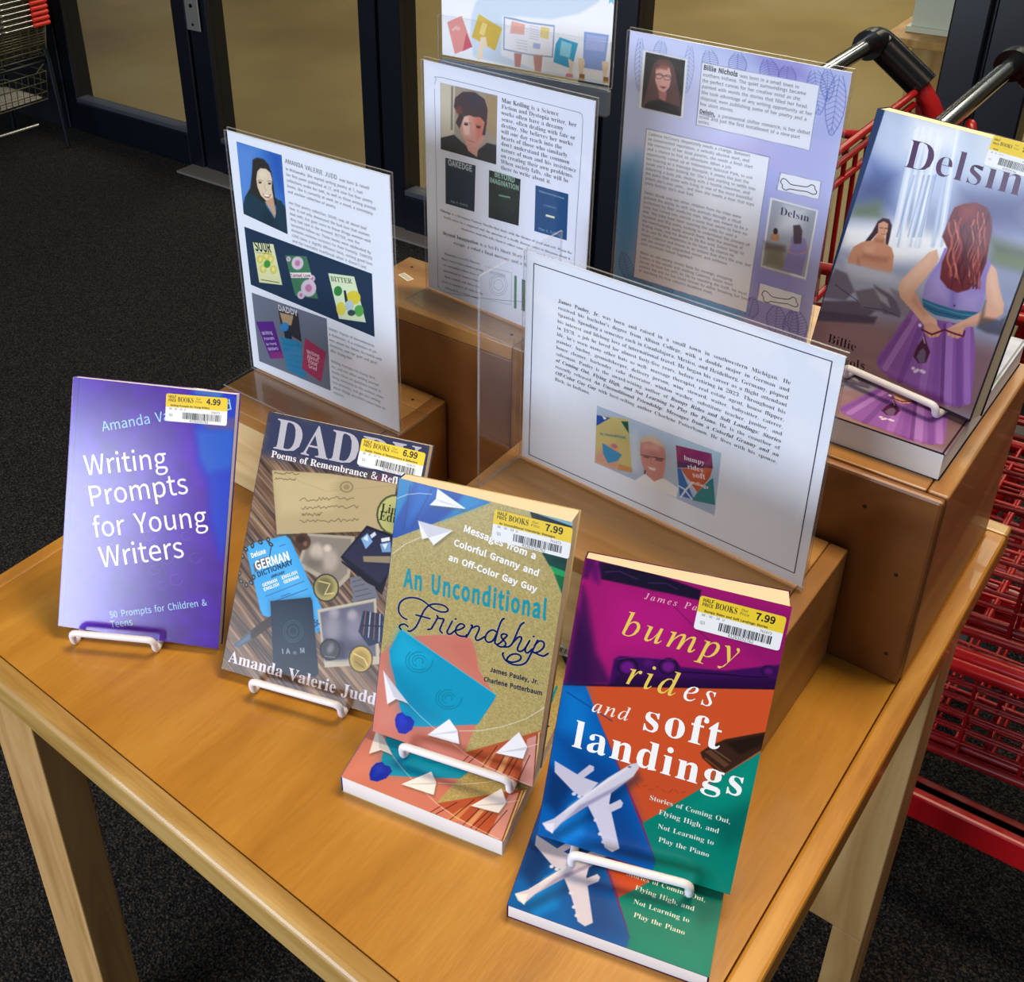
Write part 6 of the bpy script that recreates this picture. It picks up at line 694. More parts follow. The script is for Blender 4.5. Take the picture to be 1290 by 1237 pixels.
["l","2a3a2a",0.4,[247,1495,492,1543],0.9],["l","2a3a2a",0.9,[283,1185,556,1232],0.8],["p","3f7a56",[691,1588,1005,1665,1125,1218,787,1148],0.3,1],["p","d8c8d4",[953,1573,945,1545,927,1517,902,1493,872,1475,841,1466,813,1467,792,1477,779,1496,777,1522,785,1550,803,1578,828,1602,858,1619,889,1628,916,1627,938,1616,950,1598],0.8,1],["p","c070a0",[904,1559,900,1546,893,1534,881,1523,868,1515,854,1511,842,1511,833,1516,827,1525,826,1536,830,1549,838,1561,849,1572,862,1580,876,1584,888,1583,897,1578,903,1570],1.2,0.9],
["p","d8c8d4",[1109,1337,1099,1300,1077,1263,1044,1231,1006,1207,967,1195,931,1196,903,1209,886,1234,883,1267,893,1304,917,1341,949,1373,987,1396,1027,1408,1062,1407,1089,1394,1106,1369],0.8,1],["p","c070a0",[1047,1318,1042,1301,1032,1284,1018,1270,1001,1260,983,1254,968,1254,955,1261,948,1272,946,1287,951,1303,961,1320,976,1334,993,1345,1010,1350,1026,1349,1038,1343,1046,1332],1.2,0.9],["p","d8c8d4",[771,1567,767,1557,761,1546,751,1537,740,1530,728,1527,717,1527,709,1531,704,1539,704,1548,707,1559,714,1569,723,1578,735,1585,746,1588,757,1588,765,1584,770,1577],0.8,1],
["p","c070a0",[752,1562,751,1557,748,1552,743,1548,738,1545,733,1544,728,1544,725,1546,723,1549,722,1553,724,1558,727,1563,731,1567,736,1570,741,1571,746,1571,749,1569,752,1566],1.2,0.9],["p","d8c8d4",[1104,1445,1100,1431,1091,1416,1078,1403,1063,1394,1047,1389,1033,1390,1021,1395,1015,1405,1013,1418,1018,1433,1027,1447,1040,1460,1055,1469,1070,1474,1085,1473,1096,1468,1102,1458],0.8,1],["p","c070a0",[1079,1438,1077,1431,1073,1425,1067,1419,1060,1415,1053,1413,1047,1413,1042,1415,1039,1420,1039,1426,1040,1432,1045,1439,1050,1444,1057,1449,1064,1451,1070,1450,1075,1448,1078,1444],1.2,0.9],
["p","d8c8d4",[931,1202,926,1183,915,1165,899,1149,880,1138,860,1132,843,1132,829,1138,821,1150,819,1167,825,1185,836,1203,852,1219,871,1231,890,1237,908,1236,922,1230,930,1218],0.8,1],["p","c070a0",[900,1192,898,1184,893,1176,886,1169,877,1163,869,1161,861,1161,855,1164,851,1169,851,1176,853,1185,858,1193,865,1200,874,1205,882,1208,890,1208,896,1205,900,1199],1.2,0.9],["p","f0ece6",[739,1403,1045,1494,1059,1438,753,1346],0.4,1],
["t","H","Tainted Love",[754,1356],[1044,1443],"b03a70",1],["p","dfeec8",[1295,1561,1648,1627,1771,1155,1402,1077],0.3,1],["p","2f8a3c",[1472,1414,1467,1394,1456,1373,1439,1356,1420,1343,1400,1336,1381,1337,1367,1345,1358,1360,1357,1378,1362,1399,1373,1420,1390,1437,1409,1450,1429,1456,1447,1455,1462,1447,1470,1433],0.4,1],["p","e2d23c",[1703,1372,1681,1345,1651,1322,1618,1307,1585,1302,1556,1307,1535,1321,1525,1344,1527,1372,1540,1401,1563,1429,1593,1451,1626,1466,1658,1471,1687,1465,1707,1451,1717,1429,1716,1401],0.5,1],
["p","e6da50",[1506,1225,1500,1197,1487,1170,1468,1147,1446,1131,1423,1123,1402,1125,1386,1137,1376,1157,1374,1182,1381,1210,1394,1238,1413,1261,1435,1277,1458,1284,1478,1281,1494,1270,1504,1250],0.5,1],["p","58b050",[1750,1280,1744,1256,1732,1233,1714,1212,1693,1197,1671,1190,1650,1191,1634,1201,1624,1217,1622,1239,1628,1263,1640,1287,1658,1307,1680,1322,1702,1329,1722,1328,1738,1318,1747,1302],0.5,1],
["p","16302a",[1491,1423,1522,1439,1543,1315,1504,1295],0.3,1],["p","bcd0d8",[1619,1293,1613,1268,1601,1245,1584,1225,1564,1210,1542,1203,1523,1205,1508,1215,1499,1232,1497,1253,1502,1278,1515,1301,1532,1322,1552,1336,1573,1342,1593,1341,1608,1331,1617,1314],0.5,1],["p","1f3a44",[1634,1219,1630,1206,1620,1193,1605,1180,1587,1170,1569,1164,1552,1162,1538,1166,1529,1173,1527,1185,1531,1198,1541,1211,1556,1224,1574,1234,1592,1240,1609,1241,1623,1238,1631,1230],0.6,0.9],
["g",[104,975,1226,1019,1205,136,105,107],"6e7688"],["p","5a1c88",[123,619,408,718,516,295,300,208],0.3,1],["p","8a2a80",[289,293,504,369,516,295,312,212],0.3,1],["p","2e2a34",[496,949,809,942,824,603,528,655],0.3,1],["p","b99c74",[522,865,732,892,686,759,558,733],0.4,1],["p","2f8ac8",[635,708,621,685,601,665,578,650,554,641,534,640,518,647,509,661,509,681,516,703,531,725,551,745,574,760,597,769,618,770,633,763,642,749,642,730],0.5,1],
["p","12203a",[559,648,676,671,677,586,570,566],0.4,1],["p","1f86b4",[490,556,802,592,848,144,554,158],0.3,1],["l","136a98",0.6,[528,483,818,550],0.7],["l","136a98",0.6,[538,420,821,482],0.7],["l","136a98",0.6,[547,357,824,415],0.7],["l","136a98",0.6,[557,294,827,346],0.7],["l","136a98",0.6,[566,230,831,278],0.7],["l","136a98",0.6,[576,166,834,209],0.7],["p","a8305c",[882,674,1183,603,1069,192,787,262],0.3,1],
["t","H","DADDY",[506,888],[802,912],"d8d4dc",1],["t","H","SOUR",[244,1517],[491,1564],"12303a",1.7],["t","B","BITTER",[1328,1482],[1618,1539],"5a6a4a",1],["t","S","Writing",[209,480],[379,553],"f0e6ff",1],["t","S","Prompts",[234,422],[402,494],"f0e6ff",1],["t","S","for Young",[259,364],[424,436],"f0e6ff",1],["t","S","Writers",[284,305],[447,377],"f0e6ff",1],["t","S","Writing",[888,492],[1077,497],"ffe6f0",1.1],
["t","S","About",[890,433],[1059,436],"ffe6f0",1.1],["t","S","Your",[892,373],[1041,375],"ffe6f0",1.1],["t","S","Grief",[894,314],[1023,313],"ffe6f0",1.1],["t","S","AMANDA VALERIE JUDD",[814,2619],[1504,2600],"3a4050",1.05],["t","S","was born & raised",[1529,2597],[1902,2596],"3a4050",1],["P","S",["in Mishawaka. She started writing poetry at 7, had","her first poem published at 17, and now has four poetry","collections under her belt, as well as three writing prompt","books. She is currently at work on a novel, a screenplay","and another collection of poetry.","","Her first poetry collection, SOUR, was all about bad","love. It not only showcased the bad love that women","deal with, but gave voice to those things women wish","they had said in the moment. BITTER, was the","successful follow up. These books were applauded by","domestic violence survivors for their honesty. TAINTED","LOVE takes a slightly different twist, visiting good love","and the inevitable heartbreak when it doesn't last."],[813,2546],[1974,2527],[818,1775],"3a4050",0],
["P","S",["DADDY: Poems of Remembrance","& Reflection, is a collection of po-","ems about her father, his battle with","dementia, and her guilt and grief","after losing him.","","Writing Prompts for Young Writ-","ers, and her other writing prompt","books focus on questions meant to","bring memories to the surface, draw","out emotions, and get you writing","about things you didn't know how to","express."],[1241,894],[1968,906],[1249,123],"3a4050",0],
],
 'K':[
["q","4d7f88",0.5,[142,2271,153,2305,168,2335,143,2353,231,2365,637,2368,1111,2367,1517,2366,1820,2363,1902,2363,1904,2358,1928,2354,1940,2310,1943,2174,1941,1976,1935,1718,1929,1426,1926,1122,1926,847,1932,665,1933,548,1918,496,1891,477,1887,463,1800,430,1466,324,1054,202,719,116,447,54,295,24,214,19,170,33,154,61,143,26,141,134,141,647,143,1259,143,1759,141,2232]],["g",[219,2311,955,2326,948,1643,212,1626],"9a8f80"],
["p","c9c0ac",[219,2311,417,2317,392,1653,212,1626],1,0.9],["p","6b6458",[366,2302,393,2307,381,1864,353,1857],0.6,0.8],["p","a08560",[812,2314,955,2319,952,1890,831,1965],4,0.9],["p","1e2028",[215,1745,394,1819,666,1692,832,1836,955,1840,948,1643,212,1626],0.8,1],["p","c98f80",[482,2017,533,2105,666,2159,813,2139,830,2016,782,1851,717,1757,700,1660,582,1698,548,1783,491,1862],0.7,1],["p","e2c0b4",[499,2072,583,2090,616,1864,532,1845],2,0.8],
["p","c0604c",[666,2057,797,2111,782,1903,700,1831],4,0.7],["p","3a2830",[398,2103,416,2196,517,2276,666,2305,796,2261,836,2169,824,2015,805,1908,766,1899,798,2034,739,2073,666,2057,606,2064,533,2033,491,1941,471,1897,423,1952,465,2039],0.8,1],["p","7a3a38",[415,2080,483,2146,516,2063,438,2033],1.5,0.7],["p","26304a",[534,2246,699,2279,764,2180,600,2171],4,0.7],["l","6a3a38",0.5,[532,1976,616,1984],0.9],
["l","6a3a38",0.5,[683,1983,759,1985],0.9],["l","a05048",0.7,[572,1802,673,1807],0.9],["p","3a2020",[589,1963,586,1958,580,1954,571,1950,561,1948,551,1947,541,1949,534,1951,530,1955,530,1959,533,1964,539,1968,547,1972,558,1974,568,1975,577,1974,584,1971,588,1967],0.4,0.9],["p","3a2020",[748,1970,745,1965,739,1961,731,1958,721,1955,711,1955,702,1956,695,1958,691,1962,690,1967,693,1971,699,1976,708,1979,718,1981,728,1982,737,1981,744,1978,748,1974],0.4,0.9],
["l","a8685c",0.5,[626,1984,606,1875,653,1873],0.7],["g",[275,1551,683,1568,667,1071,270,1052],"0a2844"],["g",[857,1567,1255,1572,1242,1086,855,1063],"141f22"],["g",[1436,1560,1821,1574,1825,1109,1437,1090],"12487c"],["l","3d6a50",0.4,[1058,1312,1235,1361],0.7],["l","3d6a50",0.4,[1058,1312,1196,1247],0.7],["l","3d6a50",0.4,[1058,1312,1091,1162],0.7],["l","3d6a50",0.4,[1058,1312,969,1147],0.7],["l","3d6a50",0.4,[1058,1312,888,1210],0.7],
["l","3d6a50",0.4,[1058,1312,888,1323],0.7],["l","3d6a50",0.4,[1058,1312,968,1428],0.7],["l","3d6a50",0.4,[1058,1312,1088,1478],0.7],["l","3d6a50",0.4,[1058,1312,1193,1450],0.7],["l","3d6a50",0.4,[1129,1332,1121,1299,1098,1269,1064,1249,1029,1245,1001,1257,987,1284,990,1317,1010,1349,1042,1372,1077,1380,1108,1372,1126,1349,1128,1318],0.7],["l","3d6a50",0.4,[1187,1348,1173,1288,1130,1233,1069,1197,1005,1189,954,1212,928,1260,935,1320,971,1378,1029,1420,1093,1435,1148,1420,1181,1379,1185,1322],0.7],
["l","3d6a50",0.4,[1235,1361,1215,1278,1157,1203,1074,1153,985,1142,914,1174,879,1240,888,1323,938,1403,1018,1460,1106,1480,1181,1460,1227,1404,1232,1326],0.7],["p","88b8a0",[985,1346,1132,1360,1126,1342,986,1330],0.3,0.8],["p","e8e4c0",[1569,1302,1673,1308,1674,1288,1570,1281],0.3,1],["t","H","OAKEDGE",[313,1483],[639,1492],"b8c4cc",1.2],["t","S","Mae K. Keiling",[343,1086],[580,1102],"a8b4c0",1],
["t","H","BEYOND",[927,1518],[1186,1517],"8fb0a0",1.2],["t","H","IMAGINATION",[868,1444],[1239,1452],"8fb0a0",1.2],["t","S","hysteria and short stories",[1481,1507],[1777,1511],"a8c8e0",1],["t","S","a collection",[1541,1381],[1693,1390],"80a8c8",1],["t","S","Mae K. Keiling",[1489,1119],[1751,1129],"80a8c8",1],["P","R",["*Mae Keiling* is a Science","Fiction and Dystopia writer, her","works often have a dreamy","sense, often dealing with fate or","destiny. She believes her works","will one day reach into the","hearts of those who similarly","don't understand the common","nature of man and his insistence","on creating their own problems.","When society falls, she will be","there to write about it."],[1006,2275],[1897,2284],[1007,1613],"2e3440",0],
["P","R",["*Oakedge* is a Dystopian Fantasy Novella that deals with the themes of good and evil. When the","world comes to a supposed end, the question of a deadly disease comes to threaten about it.","mysterious man who tells them to either come or stay away from it."],[191,944],[1894,984],[237,820],"2e3440",2],["P","R",["*Beyond Imagination* is a Sci-Fi Short Story Collection about","escape, a robot's final message and a dark future."],[227,691],[1722,779],[251,619],"2e3440",2],
["P","R",["*Hysteria* is a Sci-Fi Mystery","Short Story Series about a group","of survivalists whose lives are","intertwined by human beings,","their control, and those who","wish to control it all while being","followed by a velvety sound."],[200,459],[790,507],[200,55],"2e3440",2],["q","8a90a0",0.4,[825,512,1166,553,1167,189,828,133]],["q","8a90a0",0.35,[1054,379,1047,347,1027,317,998,298,968,293,944,304,932,328,935,359,952,390,979,413,1009,422,1036,416,1051,395,1053,365]],
["q","8a90a0",0.35,[1091,391,1080,340,1047,293,1001,262,953,253,914,271,895,310,900,361,927,410,971,446,1019,461,1061,450,1086,417,1089,370]],["q","8a90a0",0.35,[1115,400,1101,336,1061,277,1003,238,943,227,894,249,870,298,876,361,911,423,965,469,1026,487,1078,473,1110,432,1113,372]],["t","S","HYSTERIA",[878,448],[1090,473],"8a90a0",1],["l","8a90a0",0.4,[880,191,1129,222],1],["v","4f7f68",[1200,535,1233,538,1238,170,1205,167]],
["v","2f5f48",[1299,526,1342,529,1346,179,1306,177]],],
 'N':[
["p","5aa6da",[-111,1401,189,1587,323,1123,264,345,862,41,-32,-132],22,1],["p","a2a2dc",[1444,2142,2196,2803,2255,1668,2243,251,1510,78,1437,1438],28,0.55],["p","a6b4e4",[784,2800,1590,2847,2073,2736,1486,2554],18,0.7],["p","a0ace6",[1390,1783,1633,1894,1788,470,1609,175],16,0.6],["p","c6b4e4",[753,1856,1377,1880,1737,1871,1464,2000],12,0.7],["p","9490d4",[1507,927,2028,963,2137,266,1495,190],16,0.7],
["p","8f7ecb",[1250,2810,1739,2806,1861,2628,1480,2599],10,0.6],["p","4f9ad4",[201,323,1526,375,1495,190,89,69],8,0.8],["F","6a86c0",[118,2737],[141,2238],5.3],["F","6a86c0",[353,2756],[329,2535],6.8],["F","7a90c8",[653,2759],[658,2323],5.4],["F","6472b4",[843,2751],[894,2523],8.1],["F","5f68ae",[1129,2770],[1148,2564],8.8],["F","5c60a8",[1406,2769],[1487,2535],8.9],["F","5c60a8",[1604,2748],[1616,2546],8.1],
["F","4f68b0",[1841,2754],[1941,2392],8.9],["F","4a5ca8",[2060,2751],[2072,2240],8.6],["F","5066b0",[1952,2779],[1995,2520],6.0],["F","1f5a94",[207,249],[91,533],8.4],["F","2a66a0",[373,214],[429,432],7.8],["F","2a66a0",[656,238],[670,419],6.7],["F","4a4a9c",[1564,303],[1590,532],7.9],["F","4a4a9c",[1849,238],[1830,541],9.6],["F","4a4a9c",[2086,260],[2011,565],9.6],["F","50509f",[1990,193],[1994,555],7.7],
["p","d0d4e0",[156,2639,642,2639,653,2074,153,2072],0.2,1],["p","f2f4fa",[163,2632,635,2631,646,2082,160,2081],0.2,1],["p","8a90b0",[782,2633,1911,2638,1910,2067,788,2048],0.2,1],["p","eceef8",[791,2629,1903,2634,1902,2071,798,2054],0.2,1],["p","8a90b0",[258,1898,1557,1925,1539,345,243,292],0.2,1],["p","f0f2fb",[265,1891,1550,1917,1533,353,252,303],0.2,1],["p","8a90b0",[1670,1810,2058,1821,2061,1655,1657,1639],0.2,1],
["p","eceef8",[1679,1806,2050,1817,2053,1659,1667,1643],0.2,1],["p","8a90b0",[1625,700,2058,719,2055,538,1618,513],0.2,1],["p","eceef8",[1635,696,2049,715,2047,542,1629,518],0.2,1],["p","d0d4e0",[1612,1558,2072,1562,2062,874,1611,860],0.2,1],["p","f2f4fa",[1618,1551,2066,1553,2057,882,1617,869],0.2,1],["p","2a2a2c",[187,2623,616,2618,625,2094,184,2094],0.3,1],["l","6f7468",0.6,[468,2474,516,2584],0.4],
["l","6f7468",0.6,[339,2454,224,2397],0.4],["l","6f7468",0.6,[526,2569,332,2539],0.4],["l","6f7468",0.6,[313,2535,417,2494],0.4],["l","6f7468",0.6,[609,2521,473,2407],0.4],["l","6f7468",0.6,[292,2587,449,2612],0.4],["l","6f7468",0.6,[227,2505,410,2411],0.4],["l","6f7468",0.6,[462,2548,408,2560],0.4],["l","6f7468",0.6,[211,2566,483,2584],0.4],["l","6f7468",0.6,[350,2628,535,2603],0.4],["l","6f7468",0.6,[326,2450,426,2430],0.4],
["l","6f7468",0.6,[470,2505,253,2466],0.4],["l","6f7468",0.6,[421,2470,362,2473],0.4],["l","6f7468",0.6,[234,2532,337,2569],0.4],["l","6f7468",0.6,[531,2587,602,2520],0.4],["l","6f7468",0.6,[455,2522,476,2594],0.4],["l","6f7468",0.6,[382,2588,367,2586],0.4],["l","6f7468",0.6,[586,2629,477,2561],0.4],["l","6f7468",0.6,[559,2537,276,2402],0.4],["l","6f7468",0.6,[591,2496,434,2587],0.4],["l","6f7468",0.6,[297,2435,428,2578],0.4],
["l","6f7468",0.6,[563,2542,439,2537],0.4],["p","6a4a4a",[283,2530,349,2585,448,2593,505,2534,554,2395,602,2256,613,2101,190,2093,222,2229,252,2387],1,1],["p","e8b2a6",[310,2486,375,2530,455,2525,486,2444,474,2342,423,2274,357,2294,315,2374],0.6,1],["p","c07a72",[359,2282,451,2287,445,2198,377,2209],0.8,1],["p","1c1a22",[258,2159,371,2208,475,2191,591,2178,613,2096,205,2091],1.5,1],["p","8a5048",[303,2472,372,2559,460,2538,430,2496,358,2495],1.5,0.8],
["l","2a1c22",0.5,[309,2436,393,2437,487,2437],0.9],["l","2a1c22",0.5,[393,2432,388,2416,370,2404,347,2398,326,2402,314,2413,317,2428,332,2442,355,2449,377,2448,391,2438,392,2424],0.9],["l","2a1c22",0.5,[482,2434,476,2419,459,2406,436,2401,415,2404,404,2415,406,2430,421,2444,443,2451,465,2450,479,2440,480,2426],0.9],["p","a04048",[365,2333,445,2339,413,2313],0.4,1],["q","2a2c3a",0.8,[1690,1731,1694,1742,1699,1753,1706,1760,1716,1761,1728,1759,1742,1754,1755,1745,1769,1734,1786,1726,1809,1725,1834,1728,1860,1731,1887,1734,1915,1737,1937,1742,1952,1752,1962,1763,1972,1771,1983,1772,1994,1769,2002,1764,2007,1757,2009,1746,2011,1738,2017,1732,2024,1728,2028,1723,2029,1714,2028,1704,2023,1697,2013,1693,1999,1691,1985,1691,1971,1693,1957,1697,1939,1698,1918,1696,1893,1692,1867,1688,1838,1686,1808,1684,1783,1681,1769,1674,1760,1666,1751,1662,1737,1662,1724,1666,1714,1672,1710,1681,1711,1692,1709,1701,1704,1707,1697,1712,1692,1716,1690,1721,1690,1726,1690,1731]],
["q","2a2c3a",0.8,[1666,600,1671,613,1676,626,1683,634,1694,637,1707,635,1722,631,1735,622,1750,610,1769,603,1792,604,1819,609,1847,614,1876,619,1905,625,1929,633,1944,644,1955,658,1965,667,1977,670,1988,667,1997,662,2002,654,2004,643,2007,633,2013,628,2020,623,2025,618,2026,608,2024,597,2019,588,2009,583,1994,580,1979,579,1964,580,1949,583,1931,584,1908,580,1882,573,1854,567,1823,562,1791,557,1765,552,1750,543,1741,534,1731,528,1717,528,1702,531,1692,537,1688,546,1688,558,1687,569,1681,575,1674,580,1669,584,1667,590,1667,595,1666,600]],
["p","a8aebc",[1633,1539,2055,1545,2045,900,1629,882],0.3,1],["p","e4e8f0",[1763,1529,1963,1536,1925,1296,1725,1261],8,0.8],["p","7c7458",[1638,1049,1797,1126,1885,889,1636,892],6,0.8],["p","5a4c44",[1614,1122,1822,1134,1830,1084,1630,1047],3,0.7],["p","c08868",[1671,1205,1715,1245,1753,1217,1753,1160,1668,1152],0.6,1],["p","2e2028",[1731,1258,1731,1247,1729,1237,1724,1228,1717,1223,1709,1220,1701,1222,1694,1226,1689,1234,1686,1244,1686,1255,1689,1265,1694,1274,1701,1279,1708,1282,1716,1280,1723,1275,1728,1268],0.5,1],
["p","8f86c0",[1868,1253,1993,1265,2039,1176,2011,905,1826,896,1854,1092],0.8,1],["p","4a3a44",[1865,1355,1925,1378,1957,1331,1965,1205,1897,1184],0.8,1],["l","c89880",1.4,[1872,1176,1854,1092,1932,1090],0.9],["l","c89880",1.4,[2013,1220,2038,1155,1968,1102],0.9],["t","R","Dels!n",[1723,1421],[2005,1427],"2e3450",1.05],["t","H","Billie Nichols",[808,2571],[1152,2569],"2c3044",1.1],["t","S","was born in a small town in",[1176,2569],[1732,2575],"2c3044",1],
["P","S",["northern Indiana. The quiet surroundings became","the perfect canvas for her creative mind as she","painted with words the stories that filled her head.","She took advantage of any writing opportunity at her","disposal, even publishing some of her poetry and a","few short stories."],[809,2511],[1883,2533],[810,2241],"2c3044",0],["t","H","Delsin,",[813,2170],[977,2171],"2c3044",1],["l","2c3044",0.4,[814,2160,968,2159],1],
["t","S","a paranormal shifter romance, is her debut",[1004,2171],[1889,2204],"2c3044",1],["P","S",["novel and just the first installment of a nine-part","series."],[813,2120],[1805,2149],[810,2074],"2c3044",0],["P","S",["Cadence McCreary desperately needs a change. Between","an unwarranted reputation, a verbally abusive aunt, and","the memories of her dead parents, she needs a fresh start","and a chance to find an adventure. When a job","opportunity comes up at Yellowstone National Park, to use","her training as a massage therapist, it seems like just the","break she's been looking for. She's just starting to settle into","balancing a busy job, dealing with a hostile coworker, and","the pains that come with living in one of the most beautiful","places she's ever seen... and then she meets a man that tops","every fantasy she's ever had.","","Delsin Barak and ten other children from his tribe were","granted the ability to shift into animals through a ritual","performed by their medicine man. What was meant to be a","cure, has turned into almost a curse that seems to have no","end. The tribe have been roaming the wilds for over a","hundred and fifty years, looking to understand the process of","the everchanging world around them. With the promise of","finding mate, and his desire to fill the void, Delsin longs to","fit in and fill the emptiness in his heart. By chance he","meets Cadence and knows in an instant that she's the one, but","will she accept his unguarded secret, and embrace","their uncertain future together?","","When an old enemy comes back for revenge, dropping","bodies in the woods and stalking Cadence, Delsin must","decide to trust her with his life by revealing the truth. He must","protect the one he has loved forever by either breaking her heart","or watching his true nature's deadliest meet."],[288,1836],[1543,1882],[306,383],"4a4f66",0],
],
 'A':[
["q","1f2c50",0.9,[75,2058,2706,2082,2718,107,83,47,75,2058]],["P","R",["*James Pauley, Jr.* was born and raised in a small town in southwestern Michigan. He","received his bachelor's degree from Albion College, with a double major in German and","Spanish. Spending a semester each in Guadalajara, Mexico, and Heidelberg, Germany, piqued","his interest and lifelong love of international travel. He began his career as a flight attendant","in 1978, a job he loved for almost forty-five years, before retiring in 2023. Throughout his","life, he's worn many other hats as well- massage therapist, real estate agent, house flipper,","painter, busboy, groundskeeper, delivery person, wine steward, waiter, babysitter, caterer,","house cleaner, bartender, cake decorator, window washer, substitute teacher, janitor, and","salesman. Pauley is the award-wining author of _Bumpy Rides and Soft Landings: Stories_","_of Coming Out, Flying High, and Not Learning to Play the Piano._ He is the coauthor of","recently released _An Unconditional Friendship: Messages from a Colorful Granny and an_","_Off-Color Gay Guy_ with best-selling author Charlene Potterbaum. He lives with his spouse,","Rich, in Indiana."],[342,1769],[2439,1778],[340,979],"262a34",1],
["g",[793,900,1976,940,1989,311,806,295],"b4c6de"],["p","9ab4d8",[799,350,871,335,1988,296,1979,455,1518,385,1185,414],10,0.6],["p","dce6f2",[1136,744,1197,807,1252,681,1254,399,1175,408],8,0.8],["p","a4d4e4",[1612,914,1972,936,1964,833,1604,798],10,0.7],["p","cfc07c",[793,803,1113,895,1144,654,1189,367,814,296],0.4,1],["p","1f4fae",[793,803,934,831,801,691],0.3,1],["p","0c5a4c",[1040,843,1110,869,1127,752],0.3,1],
["p","d8988c",[814,394,893,516,1014,595,1066,500,1034,316,814,299],3,0.8],["p","2590c4",[871,539,1077,505,1038,421,945,353,888,429],0.4,1],["p","f4f4fa",[850,818,901,814,875,785],0.3,1],["p","c0607a",[1023,564,1019,556,1013,549,1004,543,993,540,983,539,974,541,967,545,963,552,963,559,967,567,974,574,983,580,993,583,1004,584,1013,582,1019,578,1023,572],1,0.8],["p","cf8a58",[1051,397,1185,414,1189,367,1045,328],1,0.8],
["t","H","An Unconditional",[846,614],[1102,688],"1f90a0",1.1],["p","f0f2f6",[1238,319,1318,418,1511,453,1642,424,1632,312,1218,285],1,1],["p","d0908c",[1246,725,1286,789,1390,825,1469,781,1493,700,1498,587,1489,454,1410,379,1330,412,1278,505,1248,621],0.6,1],["p","d8c0a8",[1238,710,1265,779,1358,833,1445,804,1473,760,1418,757,1332,764,1270,724],0.8,1],["p","e8b4a8",[1271,713,1418,757,1423,702,1276,657],3,0.7],
["l","3a2830",0.7,[1260,591,1324,604,1387,625,1481,649],0.9],["p","7a5058",[1281,601,1344,619,1342,589,1288,575],0.4,0.8],["p","7a5058",[1398,627,1471,650,1466,613,1402,600],0.4,0.8],["p","f2e4e0",[1333,502,1419,520,1400,487,1357,482],0.4,0.9],["l","b06a68",0.5,[1362,604,1357,543,1384,547],0.8],["p","10141c",[1305,447,1321,455,1319,407,1306,412],0.4,0.7],["p","8c1a66",[1574,835,1895,898,1920,767,1611,624],0.3,1],
["p","c65a38",[1640,627,1920,767,1905,658,1815,464],0.3,1],["p","1a6ab8",[1609,618,1640,627,1793,377,1660,350],0.3,1],["p","0f8590",[1935,673,1984,417,1774,362,1815,464,1899,621],0.3,1],["l","dfe2f0",1.6,[1639,446,1693,438,1773,373],0.95],["l","dfe2f0",1.6,[1671,344,1713,448,1765,544],0.95],["p","5a1050",[1603,683,1916,788,1921,765,1611,622],0.4,0.8],["t","B","bumpy",[1662,729],[1848,761],"f4e8f0",1],
["t","B","rides",[1701,656],[1846,687],"f4e8f0",1],["t","B","soft",[1754,596],[1873,626],"f4e8f0",1],["t","B","landings",[1721,522],[1908,546],"f4e8f0",1],],
 'L':[
["p","ccdcee",[399,478,440,595,557,782,1980,942,1906,789,1707,660,1391,559,1022,542,793,513,780,109,1226,16,2093,32,1958,-38,840,20,419,38,379,264],2,0.9],["p","7fc4dc",[2027,861,2076,882,2074,787,2047,813,2024,788],0.4,1],["p","e89a94",[71,362,268,455,409,144,171,30],0.4,1],["p","cc5a6a",[328,281,409,144,276,75],0.5,0.9],["p","f2c0b8",[132,296,195,341,252,320,225,289,184,300,142,272],0.4,1],["p","d9b84e",[490,501,791,393,705,144,399,247],0.4,1],
["p","f0d888",[540,424,603,408,560,281,496,296],0.4,1],["p","f2dcc0",[520,264,584,273,601,181,545,140,541,32,470,12,490,148],0.5,1],["p","8fa4cc",[809,515,931,515,1117,500,1429,506,1421,178,1127,162,807,170],0.4,1],["p","f6f4fa",[824,501,1117,485,1416,489,1406,191,1126,174,822,184],0.4,1],["p","f2b8ac",[909,484,1071,467,1064,360,889,354],0.4,1],["p","f0d890",[1266,473,1367,472,1359,354,1255,363],0.4,1],
["p","aebfe6",[1179,297,1265,297,1260,242,1177,241],0.4,1],["l","b0b8d0",0.5,[1127,462,1239,459],0.8],["l","b0b8d0",0.5,[1128,438,1240,434],0.8],["l","b0b8d0",0.5,[1129,413,1241,409],0.8],["l","b0b8d0",0.5,[1130,388,1242,384],0.8],["l","b0b8d0",0.5,[1130,362,1242,359],0.8],["l","b0b8d0",0.5,[1131,337,1243,334],0.8],["l","b0b8d0",0.5,[971,299,1104,299],0.8],["l","b0b8d0",0.5,[971,270,1105,270],0.8],
["l","b0b8d0",0.5,[972,241,1105,242],0.8],["l","b0b8d0",0.5,[973,212,1106,213],0.8],["p","c88a84",[945,158,1041,162,1025,17,958,14],0.5,1],["p","cc948a",[1183,162,1295,187,1283,9,1207,5],0.5,1],["p","2fa8d0",[1489,396,1705,365,1647,99,1427,136,1446,320],0.4,1],["p","98d8ea",[1512,368,1635,347,1615,204,1497,218],0.5,1],["p","f2dcc0",[1597,202,1671,166,1647,99,1669,24,1579,6,1620,95],0.5,1],["p","d88a9c",[1586,45,1664,47,1663,10,1576,5],0.4,1],
